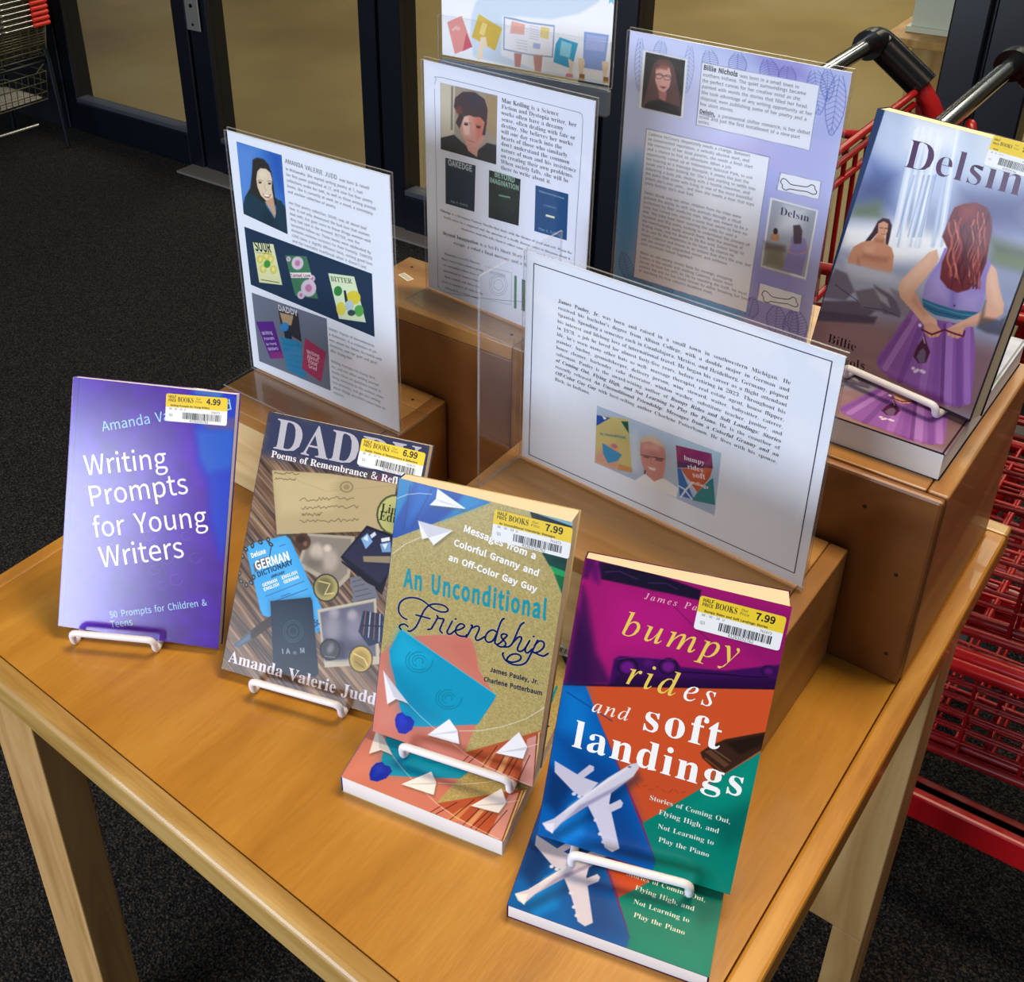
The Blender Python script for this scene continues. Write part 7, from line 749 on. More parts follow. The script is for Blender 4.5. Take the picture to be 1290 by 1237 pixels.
["p","8fa8e0",[1768,491,2044,496,2017,135,1771,132],0.4,1],["p","aebcea",[1796,469,2020,471,2004,325,1787,315],0.6,1],["p","f0d8b8",[1713,219,1784,222,1795,170,1777,120,1775,57,1740,51,1723,127],0.5,1],["p","9a6a3c",[1737,64,1798,67,1797,7,1737,7],0.4,1],["p","d8b860",[1738,23,1798,23,1798,4,1737,4],0.4,1],["p","f0d8b8",[1984,230,2053,233,2065,182,2048,133,2047,71,2012,65,1995,140],0.5,1],["p","9a6a3c",[2010,77,2069,80,2069,21,2010,21],0.4,1],
["p","d8b860",[2011,37,2070,37,2069,18,2010,18],0.4,1],],
}
def unpack(o):
    return [pairs(q, 10) if isinstance(q, list) and len(q) > 2 and not isinstance(q[0], str) else ((q[0]/10, q[1]/10) if isinstance(q, list) and len(q) == 2 and not isinstance(q[0], str) else q) for q in o]
ART = {k: [unpack(o) for o in v] for k, v in ART.items()}
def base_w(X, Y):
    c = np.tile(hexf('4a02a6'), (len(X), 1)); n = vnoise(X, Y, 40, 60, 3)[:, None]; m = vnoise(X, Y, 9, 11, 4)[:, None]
    t = np.clip((62-X-(Y-60)*.10)/62, 0, 1)[:, None]*.5  # paler left side, part of the cover's sheen painted into the print
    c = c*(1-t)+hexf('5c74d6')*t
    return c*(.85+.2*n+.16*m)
def base_d(X, Y):
    a = vnoise(X, Y, 70, 3.2, 5, -.62)[:, None]; b = vnoise(X, Y, 30, 1.1, 6, -.62)[:, None]
    c = hexf('4a3c38')*(1-a)+hexf('94765c')*a; return np.clip(c+(b-.5)*.3, .05, 1)
def base_f(X, Y):
    r = np.random.default_rng(8).random(len(X))[:, None]; a = vnoise(X, Y, 1.2, 1.2, 9)[:, None]
    return hexf('b5a468')+(r-.5)*.11+(a-.5)*.09
def base_m(X, Y): return np.tile(hexf('8a1466'), (len(X), 1))+(vnoise(X, Y, 8, 8, 3)[:, None]-.5)*.04
def base_e(X, Y): return hexf('98a2c2')+(vnoise(X, Y, 30, 8, 2)[:, None]-.5)*.1
def base_n(X, Y):
    a = vnoise(X, Y, 60, 60, 12)[:, None]; return hexf('cad6f8')*(1-a)+hexf('d0d0f4')*a
def base_l(X, Y): return np.tile(hexf('f4f5fa'), (len(X), 1))
POSE = {"B":{"fl":{"o":[0.45178,0.10874,0.01786],"u":[0.97144,0.2373,0.0],"n":[0,0,-1.0],"up":[-0.2373,0.97144,0.0],"w":0.138,"h":0.223,"ts":0.01786,"tf":0.01786},"bl":{"o":[0.61546,0.10408,0.01372],"u":[0.95465,0.29772,0.0],"n":[0,0,-1.0],"up":[-0.29772,0.95465,0.0],"w":0.14,"h":0.217,"ts":0.01372,"tf":0.01372},"dl":{"o":[0.59189,0.51711,0.22479],"u":[0.99994,-0.01124,0.0],"n":[0,0,-1.0],"up":[0.01124,0.99994,0.0],"w":0.152,"h":0.226,"ts":0.0252,"tf":0.0252},"w":{"o":[0.12565,0.06996,0.01408],"u":[0.86624,0.49747,-0.04629],"n":[-0.4658,0.77061,-0.43496],"up":[-0.18071,0.39834,0.89926],"w":0.15725,"h":0.23736,"ts":0.011,"tf":0.014,"yaw":0.54369,"tilt":0.44999,"zb":0},"d":{"o":[0.28471,0.13205,0.00995],"u":[0.94745,0.31915,-0.0217],"n":[-0.28032,0.79565,-0.537],"up":[-0.15412,0.51487,0.8433],"w":0.15362,"h":0.23528,"ts":0.012,"tf":0.015,"yaw":0.33873,"tilt":0.56688,"zb":0},"f":{"o":[0.44758,0.15277,0.02713],"u":[0.95914,0.28199,-0.02304],"n":[-0.27719,0.92026,-0.27619],"up":[-0.05668,0.2713,0.96083],"w":0.13641,"h":0.2242,"ts":0.012,"tf":0.026,"yaw":0.29257,"tilt":0.27983,"zb":0.01786},"b":{"o":[0.60574,0.15578,0.028],"u":[0.93329,0.35471,-0.0561],"n":[-0.35111,0.86847,-0.34997],"up":[-0.07542,0.34632,0.93508],"w":0.1384,"h":0.21906,"ts":0.014,"tf":0.03,"yaw":0.38419,"tilt":0.35753,"zb":0.01372},"e":{"o":[0.59992,0.59749,0.23289],"u":[0.97684,-0.21354,-0.01384],"n":[0.20842,0.96407,-0.1647],"up":[0.04851,0.158,0.98625],"w":0.15011,"h":0.22095,"ts":0.018,"tf":0.02,"yaw":-0.21291,"tilt":0.16546,"zb":0.22479}},"S":{"J":{"o":[0.05561,0.40671,0.10725],"u":[0.99998,-0.00576,0],"n":[0.00576,0.99998,0],"up":[0,0,1.0],"w":0.2159,"h":0.2794,"yaw":-0.00576},"K":{"o":[0.20674,0.53808,0.19959],"u":[0.99501,-0.0998,0],"n":[0.0998,0.99501,0],"up":[0,0,1.0],"w":0.2065,"h":0.25,"yaw":-0.09997},"N":{"o":[0.37627,0.63625,0.19959],"u":[0.99442,-0.10551,0],"n":[0.10551,0.99442,0],"up":[0,0,1.0],"w":0.2159,"h":0.2794,"yaw":-0.1057},"A":{"o":[0.4058,0.4269,0.1251],"u":[0.99861,-0.05273,0],"n":[0.05273,0.99861,0],"up":[0,0,1.0],"w":0.2794,"h":0.2159,"yaw":-0.05276},"L":{"o":[0.13902,0.655,0.41634],"u":[1,0,0],"n":[0,1,0],"up":[0,0,1.0],"w":0.20798,"h":0.2794,"yaw":0}}}
def mat4(P, dx=0, dy=0, dz=0):
    u, n, up = (Vector(P[k]) for k in ('u', 'n', 'up')); m = Matrix((u, n, up)).transposed().to_4x4()
    m.translation = Vector(P['o'])+u*dx+n*dy+up*dz; return m
# ------------------------------------------------------------------ setting
def struct(name, mb, m): return tag(mb.build(name, m), kind='structure')
struct('floor', MB().box(-6, 4, -6, 2.30, FZ-.05, FZ), M['carpet'])
struct('trim_1', MB().box(-2.30, -1.27, 2.16, 2.36, FZ, FZ+.008).box(-1.27, 4, 2.18, 2.36, FZ, FZ+.008), M['threshold'])
struct('ground', MB().box(-14, 8, 2.36, 14, FZ-.07, FZ-.02), M['concrete'])
WY = 2.24
def pane(name, x0, x1, z0=-.60): struct(name, MB().box(x0, x1, WY+.03, WY+.036, z0, 2.1), M['glass'])
glz = [(-3.0, -2.31), (-2.13, -1.42), (-1.26, -.64), (-.475, .248), (.42, 1.6), (1.75, 3.2)]
for i, (a, b) in enumerate(glz): pane('window_%d' % (i+1), a, b)
mul = [(-3.13, -3.0), (-2.31, -2.13), (-1.42, -1.26), (-.64, -.475), (.248, .42), (1.6, 1.75)]
for i, (a, b) in enumerate(mul):
    mb = MB().box(a, a+(b-a)*.42, WY, WY+.09, FZ, 2.1, bev=.004).box(a+(b-a)*.47, b, WY+.006, WY+.09, FZ, 2.1, bev=.004).box(a+(b-a)*.4, a+(b-a)*.5, WY+.02, WY+.08, FZ, 2.1)
    struct('trim_%d' % (i+2), mb, M['frame'])
for i, (a, b) in enumerate(glz):
    mb = MB().box(a, b, WY, WY+.07, FZ, FZ+.125, 0, .003).box(a, b, WY+.005, WY+.06, FZ+.125, FZ+.142, 1, .002)
    struct('baseboard_%s' % 'abcdef'[i], mb, [M['frame'], M['frame_lip']])
struct('wall_left', MB().box(-6, -3.13, WY, WY+.1, FZ, 2.2), M['wall'])
struct('wall_back', MB().box(-14, 8, 12, 12.1, FZ, 3.2), M['concrete'])
# lock plate on the door stile
lp = MB().box(-2.225, -2.155, WY-.006, WY, -.222, .25, 0, .002).tube([(-2.19, WY-.006, -.135), (-2.19, WY-.009, -.135)], .007, 12, 1).tube([(-2.19, WY-.006, -.20), (-2.19, WY-.0085, -.20)], .005, 10, 1).build('door_lock_plate', [M['steel'], M['black']])
tag(lp, 'steel lock plate screwed to the dark door stile', 'lock plate')
# ------------------------------------------------------------------ table
TX, TY = 0.775, 0.775
tb = thing('display_table', 'square honey coloured plywood table holding the book display', 'table', Matrix.Translation((TX/2, TY/2, FZ)))
inv = tb.matrix_world.inverted()
def part(name, mb, m, parent, bevel=0):
    o = mb.build(name, m, parent, inv if parent is tb else None, bevel); return o
tb_top = part('table_top', MB().box(.02, TX-.02, .02, TY-.02, -.022, 0), M['top'], tb)
q = .0185
part('front_nosing', MB().prism([(0, -.034), (.0, -.006), (.004, -.001), (.009, 0), (.0195, 0), (.0195, -.034)], 'x', .0, TX), M['nosing'], tb, .002)
part('back_nosing', MB().box(0, TX, TY-.0195, TY, -.034, 0), M['nosing'], tb, .003)
for x0, x1 in ((0, .0195), (TX-.0195, TX)): part('side_nosing', MB().box(x0, x1, .0197, TY-.0197, -.034, 0), M['nosing_side'], tb, .003)
def leg(x0, x1, y0, y1, inner):
    w = .035; zf = -.545
    mb = MB().box(x0, x1, y0, y1, zf, -.0345)
    if inner > 0: mb.box(x0, x0+w, y0, y1, FZ, zf)
    else: mb.box(x1-w, x1, y0, y1, FZ, zf)
    return mb
part('leg', MB().box(.011, .097, .03, .075, FZ, -.0345), M['leg'], tb, .0015)
part('leg', MB().box(TX-.097, TX-.011, .03, .075, FZ, -.0345), M['leg'], tb, .0015)
part('leg', MB().box(.011, .097, .66, .72, FZ, -.0345), M['leg'], tb, .0015)
part('leg', leg(.690, .766, .635, .70, -1), M['leg'], tb, .0015)
part('apron', MB().box(.10, TX-.10, .70, .72, -.09, -.0345), M['leg'], tb)
part('apron', MB().box(.10, TX-.10, .055, .073, -.05, -.0345), M['leg'], tb)
# ------------------------------------------------------------------ risers
def riser(name, label, x0, x1, y0, y1, z1, z0=0.0, front='riser_pine', side='riser_side', top='riser_top', holes=True, group=None):
    r = thing(name, label, 'riser', Matrix.Translation(((x0+x1)/2, (y0+y1)/2, z0)), group); iv = r.matrix_world.inverted(); t = .016
    MB().box(x0+.0005, x1-t, y0, y1, z1-t, z1).build('top_board', M[top], r, iv, .0012)
    f = MB().box(x0, x1-t, y0-t*.0, y0+t, z0+.0005, z1-t-.0004); f.build('front_board', M[front], r, iv, .0012)
    MB().box(x1-t+.0004, x1, y0, y1, z0+.0005, z1).build('side_board', M[side], r, iv, .0015)
    MB().box(x0, x0+t, y0+t+.0004, y1, z0+.0005, z1-t-.0004).build('side_board', M[side], r, iv, .0012)
    MB().box(x0+t+.0004, x1-t, y1-t, y1, z0+.0005, z1-t-.0004).build('back_board', M[side], r, iv)
    if holes:
        for hx in (x0+.02, x1-.03):
            for hy in (y0+.02, y1-.02): MB().tube([(hx, hy, z1-.001), (hx, hy, z1+.0002)], .0018, 8).build('nail_head', M['hole'], r, iv)
    return r
H1, H2, H3 = 0.1996, 0.1072, 0.1251
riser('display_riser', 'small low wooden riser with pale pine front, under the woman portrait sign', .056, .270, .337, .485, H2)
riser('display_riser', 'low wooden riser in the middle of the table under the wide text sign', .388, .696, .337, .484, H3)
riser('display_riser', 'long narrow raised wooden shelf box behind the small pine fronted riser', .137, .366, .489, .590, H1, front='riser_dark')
r4 = thing('display_riser', 'tall dark fronted wooden box at the right rear corner under the waterfall books', 'riser', Matrix.Translation((.56, .62, 0)))
iv = r4.matrix_world.inverted()
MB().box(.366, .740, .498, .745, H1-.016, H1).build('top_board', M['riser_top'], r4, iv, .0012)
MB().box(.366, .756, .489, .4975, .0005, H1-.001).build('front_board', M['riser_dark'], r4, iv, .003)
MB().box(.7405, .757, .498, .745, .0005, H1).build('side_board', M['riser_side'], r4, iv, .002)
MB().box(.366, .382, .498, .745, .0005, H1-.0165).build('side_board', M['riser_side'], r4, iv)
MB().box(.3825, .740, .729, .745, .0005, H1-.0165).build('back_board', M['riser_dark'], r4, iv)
for hx, hz in ((.70, H1-.03), (.735, .115), (.742, .03), (.69, .028)): MB().tube([(hx, .4895, hz), (hx, .4885, hz)], .0017, 8).build('nail_head', M['hole'], r4, iv)
st_ = thing('display_stand_block', 'tall narrow slate grey block behind the curly haired portrait sign, carrying the leaflet holder', 'riser', Matrix.Translation((.24, .65, 0)))
MB().box(.17, .31, .612, .698, .0005, POSE['S']['L']['o'][2]-.0287).build('block_body', M['slate'], st_, st_.matrix_world.inverted(), .002)
lab = Print(); lab.polygon([(0, 0), (20, 0), (20, 9), (0, 9)], 'ece8e0', 0)
for i in range(11): lab.polygon([(2+i*1.5, 2), (2.7+i*1.5-(i % 3)*.2, 2), (2.7+i*1.5-(i % 3)*.2, 7), (2+i*1.5, 7)], '6a6a6a', .05)
lo = put('barcode_label', lab.mesh('barcode_label', M['label'], lambda x, y, z: (x/1000, y/1000, z/1000)))
lo.matrix_world = Matrix.Translation((.157, .545, H1+.0004)) @ Matrix.Rotation(math.radians(-18), 4, 'Z'); tag(lo, 'small white barcode label stuck on the long wooden shelf box', 'label')
# ------------------------------------------------------------------ books
def sticker(o, quad, price, title, parent, off):
    """price label as its own part"""
    q = [np.array(p) for p in quad]; w = np.linalg.norm(q[1]-q[0]); h = np.linalg.norm(q[3]-q[0]); e = (q[1]-q[0])/w; n = np.array([-e[1], e[0]])
    org = q[3]; S = Print()
    def rr(x0, y0, x1, y1, r, lo=True, hi=True):
        P = []
        for cx, cy, a0, on in ((x0, y0, 180, lo), (x1, y0, 270, lo), (x1, y1, 0, hi), (x0, y1, 90, hi)):
            if not on: P.append((cx, cy)); continue
            sx = r if cx == x0 else -r; sy = r if cy == y0 else -r
            P += [(cx+sx+r*math.cos(math.radians(a0+k*22.5)), cy+sy+r*math.sin(math.radians(a0+k*22.5))) for k in range(5)]
        return P
    S.polygon(rr(0, 0, w, h, 2), 'f2f4f8', 0); yb = h*.52
    S.polygon(rr(0, yb, w, h, 2, lo=False), 'f0cf2c', .04)
    tx = lambda st, s, x, y, ww, col='23211c', ys=1: S.text(st, s, (x, y), (x+ww, y), col, ys, .09)
    tx('H', 'HALF', w*.04, h*.845, w*.13, '5a4a18', 1.2); tx('H', 'PRICE', w*.04, h*.72, w*.13, '5a4a18', 1.2)
    tx('B', 'BOOKS', w*.19, h*.73, w*.26, '2a2414', 1.55)
    tx('S', 'Our', w*.49, h*.85, w*.08); tx('S', 'Price', w*.48, h*.74, w*.11)
    tx('H', price, w*.66, h*.72, w*.23, '15130f', 1.05); tx('H', title, w*.08, h*.555, min(w*.86, width(title, 'H')*w*.052))
    tx('S', '08 - 30 - 24  U', w*.06, h*.43, w*.27); tx('S', 'Q1', w*.06, h*.2, w*.06); r = random.Random(price+title); x = w*.28
    while x < w*.9:
        b = r.choice((.35, .35, .7, 1.0))*w/60; S.polygon([(x, h*.12), (x+b, h*.12), (x+b, h*.36), (x, h*.36)], '1c2026', .09); x += b+r.choice((.35, .5, .8))*w/60
    tx('S', '761673', w*.74, h*.40, w*.14); tx('S', '41263251762', w*.40, h*.02, w*.3, '23211c', 1.1)
    me = S.mesh('price_sticker', M['label'], lambda x, y, z: ((org[0]+x*e[0]+y*n[0])/1000, -(off+z)/1000, (org[1]+x*e[1]+y*n[1])/1000))
    s = put('price_sticker', me, parent); s['label'] = 'yellow and white price sticker'
    return s
def book(name, label, P, key, base, step, spine, back, page, cover_mat, group=None):
    w, h, ts, tf = P['w'], P['h'], P['ts'], P['tf']
    b = thing(name, label, 'book', mat4(P, w/2, (ts+tf)/4, 0), group)
    off = Matrix.Translation((-w/2, -(ts+tf)/4, 0))
    pr, st = compose(w*1000, h*1000, ART[key], base, step, True)
    c = .0004
    tk = lambda x: ts+(tf-ts)*x/w
    def slab(x0, x1, ya, yb, za, zb):            # ya, yb: functions of x
        v = [(x, f(x), z) for x in (x0, x1) for f in (ya, yb) for z in (za, zb)]
        return (v, [[0,1,3,2],[4,6,7,5],[0,4,5,1],[2,3,7,6],[0,2,6,4],[1,5,7,3]])
    ex = [(*slab(0, w, lambda x: 0, lambda x: c, 0, h), back), (*slab(0, w, lambda x: tk(x)-c, lambda x: tk(x), 0, h), back), (*slab(-.0004, 0, lambda x: -.0001, lambda x: ts, 0, h), spine)]
    me = pr.mesh('cover', cover_mat, lambda x, y, z: (x/1000, -(z+.12)/1000, y/1000), ex)
    put('cover', me, b, off)
    pv, pf = slab(.0006, w-.0012, lambda x: c+.0001, lambda x: tk(x)-c-.0001, .0006, h-.0006)
    MB().add(pv, pf).build('page_block', M[page], b, off)
    for o in st:
        s = sticker(o, o[1], o[2], o[3], b, .35); s.matrix_local = off
    return b
def easel(P, label, f0, f1, group, zf=.0195):
    """white wire book easel standing on zb under the book"""
    yaw, zb, ti = P['yaw'], P['zb'], P['tilt']; o = Vector(P['o'])
    u = Vector((math.cos(yaw), math.sin(yaw), 0)); v = Vector((-math.sin(yaw), math.cos(yaw), 0))
    m = Matrix((u, v, Vector((0, 0, 1)))).transposed().to_4x4(); m.translation = Vector((o.x, o.y, zb)); r = .0031
    t = thing('wire_book_easel', label, 'book stand', m, group); w = P['w']; x0, x1 = f0*w, f1*w; T = max(P['ts'], P['tf'])
    yb = T+.05
    MB().tube(arc([(x0, yb, r), (x0, -.010, r+.0005), (x0, -.0125, zf), (x1, -.0125, zf), (x1, -.010, r+.0005), (x1, yb, r)], .006, 5), r, 10).build('front_lip', M['wire'], t)
    zt = .115; xa, xb = x0+.012, x1-.012; yo = T/math.cos(ti)+.006
    MB().tube(arc([(xa, yb, r), (xa, yo, r*3), (xa, yo+zt*math.tan(ti), zt), (xb, yo+zt*math.tan(ti), zt), (xb, yo, r*3), (xb, yb, r)], .008, 4), r, 8).build('back_rest', M['wire'], t)
    xm = (xa+xb)/2
    MB().tube(arc([(xm-.02, yo+zt*math.tan(ti)+.004, zt-.003), (xm-.02, yo+.085, r), (xm+.02, yo+.085, r), (xm+.02, yo+zt*math.tan(ti)+.004, zt-.003)], .006, 4), r*.9, 8).build('prop_leg', M['wire'], t)
    return t
EG = 'white wire book easels'
PW = POSE['B']
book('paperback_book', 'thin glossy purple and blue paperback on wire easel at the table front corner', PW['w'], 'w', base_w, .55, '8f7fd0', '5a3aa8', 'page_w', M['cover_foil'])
easel(PW['w'], 'white wire easel holding up the purple writing prompts book', .12, .63, EG)
book('paperback_book', 'brown paperback with envelope, blue dictionary and medals on its cover', PW['d'], 'd', base_d, .5, '3a3a52', '3a3a52', 'page', M['cover'])
easel(PW['d'], 'white wire easel holding up the brown poetry book', .24, .79, EG)
book('paperback_book', 'sand coloured paperback with cyan envelope cover standing upright on a wire easel', PW['f'], 'f', base_f, .5, '1a4a90', 'c8b888', 'page', M['cover'], 'sand coloured paperbacks')
book('paperback_book', 'sand coloured paperback lying flat beneath the upright copy', PW['fl'], 'f', base_f, .5, '1a4a90', 'c8b888', 'page_w', M['cover'], 'sand coloured paperbacks')
easel(PW['f'], 'white wire easel on the flat sand coloured book, holding up its twin', .23, .885, EG)
book('paperback_book', 'magenta, orange, blue and green aeroplane paperback standing upright on a wire easel', PW['b'], 'b', base_m, .5, '5a1048', '5a1048', 'page', M['cover'], 'aeroplane cover paperbacks')
book('paperback_book', 'aeroplane cover paperback lying flat at the front table edge beneath the upright copy', PW['bl'], 'b', base_m, .5, '5a1048', '5a1048', 'page_w', M['cover'], 'aeroplane cover paperbacks')
easel(PW['b'], 'white wire easel on the flat aeroplane book, holding up its twin', .20, .80, EG)
book('paperback_book', 'waterfall and red haired woman paperback standing upright on the tall box', PW['e'], 'e', base_e, .5, '0c2448', '202030', 'page', M['cover'], 'waterfall cover paperbacks')
book('paperback_book', 'waterfall cover paperback lying flat on the tall box beneath the upright copy', PW['dl'], 'e', base_e, .5, '0c2448', '202030', 'page_w', M['cover'], 'waterfall cover paperbacks')
easel(PW['e'], 'white wire easel on the tall box holding up the waterfall book', .29, .84, EG, .0145)
# ------------------------------------------------------------------ acrylic sign holders and their printed sheets
def panel(mb, x0, x1, y0, y1, z0, z1):
    """thin clear slab: see-through on the two large faces, milky on the cut edges"""
    d = [x1-x0, y1-y0, z1-z0]; k = d.index(min(d)); mis = [1]*6; mis[2*k] = mis[2*k+1] = 0
    return mb.box(x0, x1, y0, y1, z0, z1, mis=mis)
AC = [M['acrylic'], M['acrylic_edge']]
def sheet(name, label, P, key, base, step, full, extra_edge=True):
    pr, _ = compose(P['w']*1000, P['h']*1000, ART[key], base, step, full); w, h = P['w'], P['h']
    v = [(x, y, z) for x in (0, w) for y in (.0001, .0004) for z in (0, h)]
    me = pr.mesh(name, M['paper'], lambda x, y, z: (x/1000, -z/1000, y/1000), [(v, [[0,1,3,2],[4,6,7,5],[0,4,5,1],[2,3,7,6],[0,2,6,4],[1,5,7,3]], 'f2f3f8')])
    o = put(name, me); o.matrix_world = mat4(P, 0, 0, .0035 if P['up'][2] == 1 else 0); return tag(o, label, 'sign')
def t_holder(P, label, sideways=False, front=.045, back=.045):
    w, h = P['w'], P['h']; t = thing('acrylic_sign_holder', label, 'sign holder', mat4(P, w/2, 0, 0)); off = Matrix.Translation((-w/2, 0, 0)); e = .0015
    panel(MB(), -e, w+e, -.0030, -.0009, .0025, h+.004).build('front_panel', AC, t, off)
    panel(MB(), -e, w+e, .0010, .0030, .0025, h+.006).build('back_panel', AC, t, off)
    if sideways: panel(MB(), -.0042, -.0018, -front, back, .0003, h+.002).build('base_plate', AC, t, off)
    else: panel(MB(), -e, w+e, -front, back, .0003, .0022).build('base_plate', AC, t, off)
    return t
SG = POSE['S']
sheet('printed_biography_sheet', 'white sheet with blue portrait photo of a smiling woman and small book pictures', SG['J'], 'J', 'eef2fc', .4, False)
t_holder(SG['J'], 'clear acrylic holder on the small riser, around the woman portrait sheet')
sheet('printed_biography_sheet', 'white sheet with rounded teal border, portrait with dark hair and three dark book covers', SG['K'], 'K', 'e2e6f6', .4, False)
t_holder(SG['K'], 'clear acrylic holder around the teal bordered sheet', front=.035, back=.04)
sheet('printed_biography_sheet', 'lavender blue feather patterned sheet with text boxes and two bones', SG['N'], 'N', base_n, .6, True)
t_holder(SG['N'], 'clear acrylic holder around the lavender feather sheet')
sheet('printed_biography_sheet', 'wide white sheet with thin navy border and a long paragraph', SG['A'], 'A', 'eaeffb', .35, False)
t_holder(SG['A'], 'clear acrylic holder turned on its side around the wide bordered sheet', True, .062, .055)
P = SG['L']
sheet('printed_leaflet', 'white sheet with cartoon hands holding coloured books', P, 'L', base_l, .6, True)
t = thing('acrylic_leaflet_holder', 'clear acrylic leaflet pocket above and behind the curly haired portrait sign', 'sign holder', mat4(P, P['w']/2, 0, -.0285)); off = Matrix.Translation((-P['w']/2, 0, 0)); w = P['w']
panel(MB(), -.002, w+.002, .0010, .0035, .0285, .325).build('back_panel', AC, t, off)
panel(MB(), -.002, w+.002, -.0055, -.0035, .0285, .076).build('front_pocket', AC, t, off)
MB().box(-.002, w+.002, -.0055, .0035, .0003, .0282, bev=.002).build('base_strip', M['slate'], t, off)
# ------------------------------------------------------------------ shopping carts behind the table
def cart(dx, label):
    """nested steel cart, handle across y, nose towards +x; local origin on the floor under the handle"""
    c = thing('shopping_cart', label, 'shopping cart', Matrix.Translation((dx, 1.10, FZ)), 'red shopping carts'); r = .0045
    hz = 1.06; y0, y1 = -.25, .25
    MB().tube([(0, y0+.01, hz), (0, y1-.01, hz)], .0115, 14).build('handle_bar', M['chrome'], c)
    for s in (y0, y1):
        k = 1 if s > 0 else -1
        MB().tube(arc([(0, s-.035*k, hz), (0, s, hz), (.075, s, hz-.055)], .022, 6), .0215, 16).build('handle_elbow', M['black'], c)
        fr = MB().tube(arc([(.06, s, hz-.045), (.10, s, hz-.09), (.115, s*.99, hz-.2), (.09, s*.98, .62), (.10, s*.98, .22)], .05, 5), .013, 10)
        fr.prism([(.065, hz-.05), (.10, hz-.085), (.118, hz-.18), (.112, hz-.28), (.085, hz-.20), (.078, hz-.13)], 'y', s-.004, s+.004)
        fr.build('side_frame', M['red'], c)
    # rear gate of the upper basket
    g = MB()
    for i in range(12): 
        y = y0+.03+i*(y1-y0-.06)/11; g.tube([(.07, y, .985), (.085, y, .52)], .0032, 6)
    for z, rr in ((1.0, .0052), (.982, .0048), (.955, .0048), (.80, .005), (.66, .005), (.52, .006)): g.tube([(.07+(.99-z)*.03, y0+.015, z), (.07+(.99-z)*.03, y1-.015, z)], rr, 8)
    g.tube(arc([(.066, .055, .99), (.035, .055, .985), (.005, .05, 1.02), (.012, .01, 1.045), (.03, -.005, 1.0), (.066, -.005, .985)], .012, 4), .0065, 8)
    g.build('rear_gate', M['red'], c)
    def basket(name, xa, xb, zt, zb, slope, ya, yb, nx, nz):
        b = MB()
        for s in (1, -1):
            Y = lambda x, z: s*(ya+(yb-ya)*(x-xa)/(xb-xa))*(.93+.07*(z-zb)/(zt-zb))
            for i in range(nz+1):
                z = zb+(zt-zb)*i/nz; big = i in (0, nz); b.tube([(xa, Y(xa, z), z), (xb, Y(xb, z+slope), z+slope*(1 if i < nz else .6))], .0075 if big else .0028, 8 if big else 6)
            for i in range(nx+1):
                x = xa+(xb-xa)*i/nx; q = (x-xa)/(xb-xa)*slope; b.tube([(x, Y(x, zb), zb+q), (x, Y(x, zt), zt+q*.6)], .0055 if i % 3 == 0 else .0028, 6)
        for i in range(nx*2+1):
            x = xa+(xb-xa)*i/(nx*2); W = (ya+(yb-ya)*(x-xa)/(xb-xa))*.93; q = (x-xa)/(xb-xa)*slope; b.tube([(x, -W, zb+q), (x, W, zb+q)], .0028, 6)
        for i in range(9):
            f = -1+i/4; b.tube([(xa, f*ya*.93, zb), (xb, f*yb*.93, zb+slope)], .0028, 6)
        for i in range(9):
            f = -1+i/4; b.tube([(xb, f*yb*.95, zb+slope), (xb, f*yb, zt+slope*.6)], .0028, 6)
        b.build(name, M['red'], c)
    basket('upper_basket', .10, .86, .93, .50, .05, .235, .19, 12, 9)
    basket('lower_basket', .14, .78, .455, .29, .03, .225, .18, 9, 6)
    bf = MB()
    for s in (1, -1):
        bf.prism([(.06, s*.222), (.06, s*.250), (.88, s*.212), (.88, s*.184)], 'z', .19, .235)
        bf.tube([(.10, s*.23, .23), (.13, s*.225, .46)], .011, 8).tube([(.10, s*.23, .455), (.86, s*.20, .50)], .012, 8)
    bf.box(.86, .885, -.19, .19, .192, .233).box(.10, .13, -.22, .22, .195, .225)
    bf.build('base_frame', M['red_pl'], c, bevel=.004)
    for x in (.12, .80):
        for s in (1, -1):
            k = MB().tube([(x, s*.23-.014, .062), (x, s*.23+.014, .062)], .062, 20).build('caster_wheel', M['rubber'], c)
            MB().prism([(x-.025, .19), (x+.025, .19), (x+.012, .055), (x-.012, .055)], 'y', s*.23-.022, s*.23-.017).prism([(x-.025, .19), (x+.025, .19), (x+.012, .055), (x-.012, .055)], 'y', s*.23+.017, s*.23+.022).build('caster_fork', M['steel'], k)
    return c
cart(.38, 'red shopping cart whose handle rises beside the lavender feather sign')
cart(.565, 'red shopping cart nested ahead of the other, its handle above the waterfall book')
# ------------------------------------------------------------------ stack of wire hand baskets by the doors
sx, sy = -3.07, 1.88
st = thing('basket_stand', 'black metal stand holding the stacked wire baskets by the doors', 'basket stand', Matrix.Translation((sx, sy, FZ)))
def stand_leg(x, y): return MB().tube([(x*1.12, y*1.0, .006), (x, y*.98, .36), (x*.96, y*.95, .40)], .009, 8)
for x in (-.17, .17):
    for y in (-.21, .21): stand_leg(x, y).build('leg', M['blackmetal'], st)
MB().tube([(-.165, -.205, .352), (.165, -.205, .352), (.165, .205, .352), (-.165, .205, .352)], .007, 8, closed=True).build('top_ring', M['blackmetal'], st)
MB().tube([(.18, -.21, .13), (.18, .1, .125)], .006, 8, ).tube([(-.18, -.21, .13), (-.18, .1, .125)], .006, 8).tube([(-.18, -.1, .13), (.18, -.1, .13)], .006, 8).build('cross_bar', M['steel'], st)
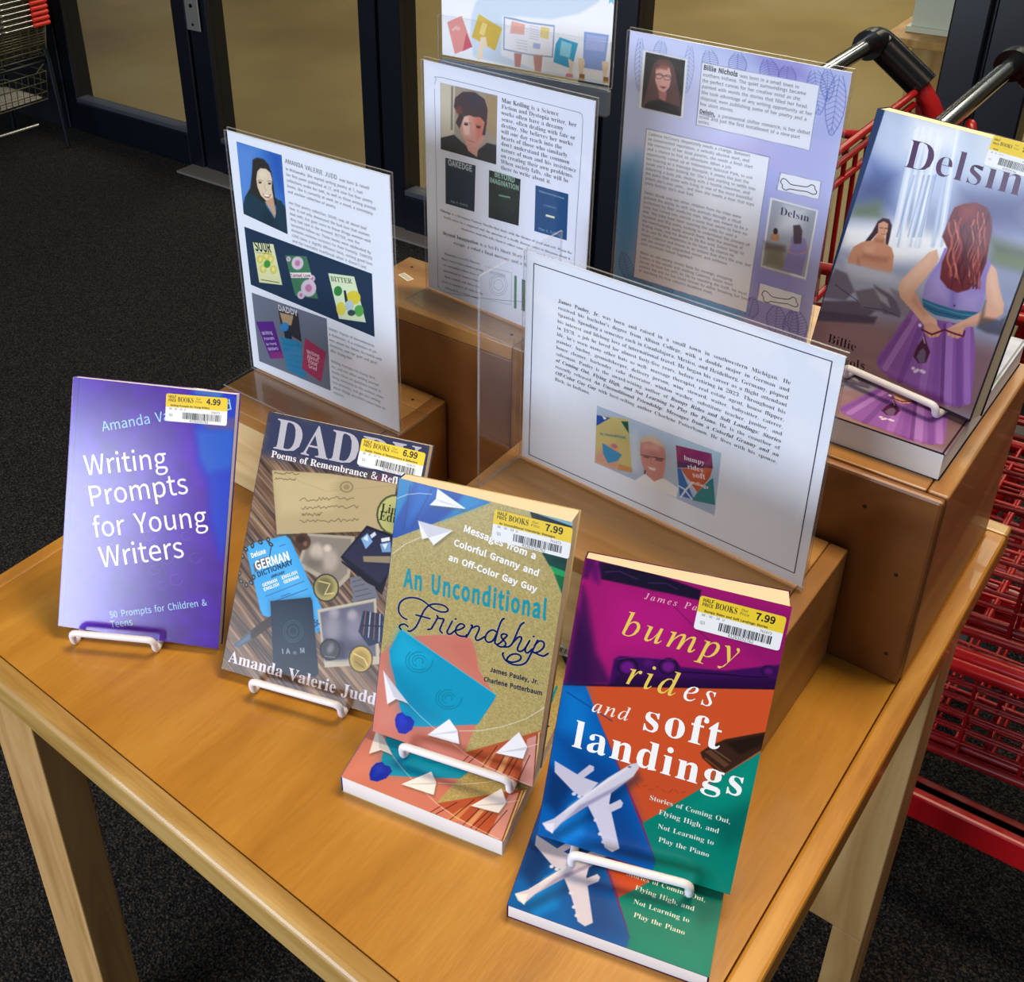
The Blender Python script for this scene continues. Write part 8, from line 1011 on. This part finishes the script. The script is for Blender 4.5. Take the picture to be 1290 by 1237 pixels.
def wire_basket(label):
    b = thing('wire_shopping_basket', label, 'basket', None, 'wire hand baskets stacked by the doors'); m = MB(); X, Y, D = .165, .225, .115
    m.tube([(-X, -Y, 0), (X, -Y, 0), (X, Y, 0), (-X, Y, 0)], .0042, 6, closed=True)
    for z, k in ((-.03, .985), (-.06, .97), (-.09, .955), (-D, .94)): m.tube([(-X*k, -Y*k, z), (X*k, -Y*k, z), (X*k, Y*k, z), (-X*k, Y*k, z)], .002, 5, closed=True)
    for i in range(13):
        y = -Y+2*Y*i/12; m.tube([(X, y, 0), (X*.94, y*.94, -D), (-X*.94, y*.94, -D), (-X, y, 0)], .0016, 5)
    for i in range(9):
        x = -X+2*X*i/8; m.tube([(x, Y, 0), (x*.94, Y*.94, -D), (x*.94, -Y*.94, -D), (x, -Y, 0)], .0016, 5)
    m.build('wire_body', M['dwire'], b)
    h = MB().tube([(X+.006, .02, .004), (X+.010, .03, .010), (X+.010, .05, .006)], .004, 6).tube([(X+.006, .04, .006), (X+.006, Y-.02, .006)], .0028, 6); h.build('handle', M['chrome'], b)
    MB().tube([(X+.008, Y-.055, .006), (X+.008, Y+.012, .006)], .0085, 10).tube([(X+.008, Y+.012, .006), (X-.04, Y+.014, .006)], .0085, 10).build('grip', M['grip'], b)
    return b
proto = wire_basket('wire basket with red grip, one of the stack on the black stand')
def copy_tree(o, parent=None):
    c = o.copy(); COL.objects.link(c); c.parent = parent
    for ch in o.children: copy_tree(ch, c)
    return c
for i in range(14):
    b = proto if i == 0 else copy_tree(proto)
    b.location = (sx, sy, FZ+.365+.122+i*.0205)
    b['label'] = 'one of the wire baskets with red grips stacked on the black stand'
lb = thing('wire_floor_basket', 'wire basket with white papers hung beneath the stacked baskets', 'basket', Matrix.Translation((sx, sy, FZ+.20)))
m = MB()
for z, k in ((.11, 1), (.07, .98), (.03, .96), (0, .95)): m.tube([(-.155*k, -.195*k, z), (.155*k, -.195*k, z), (.155*k, .195*k, z), (-.155*k, .195*k, z)], .0025, 5, closed=True)
for i in range(15):
    y = -.195+.39*i/14; m.tube([(.155, y, .11), (.147, y*.95, 0), (-.147, y*.95, 0), (-.155, y, .11)], .0017, 5)
for y in (-.15, .15): m.tube([(.155, y, .11), (.166, y*1.3, .153)], .003, 6).tube([(-.155, y, .11), (-.166, y*1.3, .153)], .003, 6)
m.build('wire_body', M['dwire'], lb)
pp = thing('paper_pile', 'loose white papers inside the lower wire basket', 'papers', Matrix.Translation((sx, sy, FZ+.204)))
for i in range(4): MB().box(-.11+.01*i, .13-.01*i, -.16, .17-.02*i, i*.007, i*.007+.005).build('paper', mat('white_paper_%d' % i, 'b9b4a8', .8), pp)
# ------------------------------------------------------------------ beyond the glass
reflection_oval = MB().prism([(.045+.016*math.cos(k*.35), .52+.03*math.sin(k*.35)) for k in range(18)], 'y', -.104, -.098)  # grey oval on the post, drawn in for a reflection
pd = thing('wooden_pedestal', 'pale wooden post with a wide cap, seen through the door glass behind the carts', 'pedestal', Matrix.Translation((.10, 3.0, FZ-.02)))
MB().box(-.10, .13, -.10, .13, 0, .665).build('post', M['post'], pd, None, .004)
reflection_oval.build('reflection_oval', mat('grey_reflection', '6a5c52', .6), pd)
MB().box(-.165, .20, -.165, .20, .666, .69).build('cap', M['post'], pd, None, .004)
bx = MB().box(-.115, .12, -.09, .15, 0, .30).box(-.125, .13, -.10, .16, 0, .015).build('white_box', mat('white_card', 'd8d8d2', .6), None, Matrix.Translation((.10, 3.0, FZ-.02+.691)))
tag(bx, 'white box standing on the wooden pedestal outside the glass', 'box')
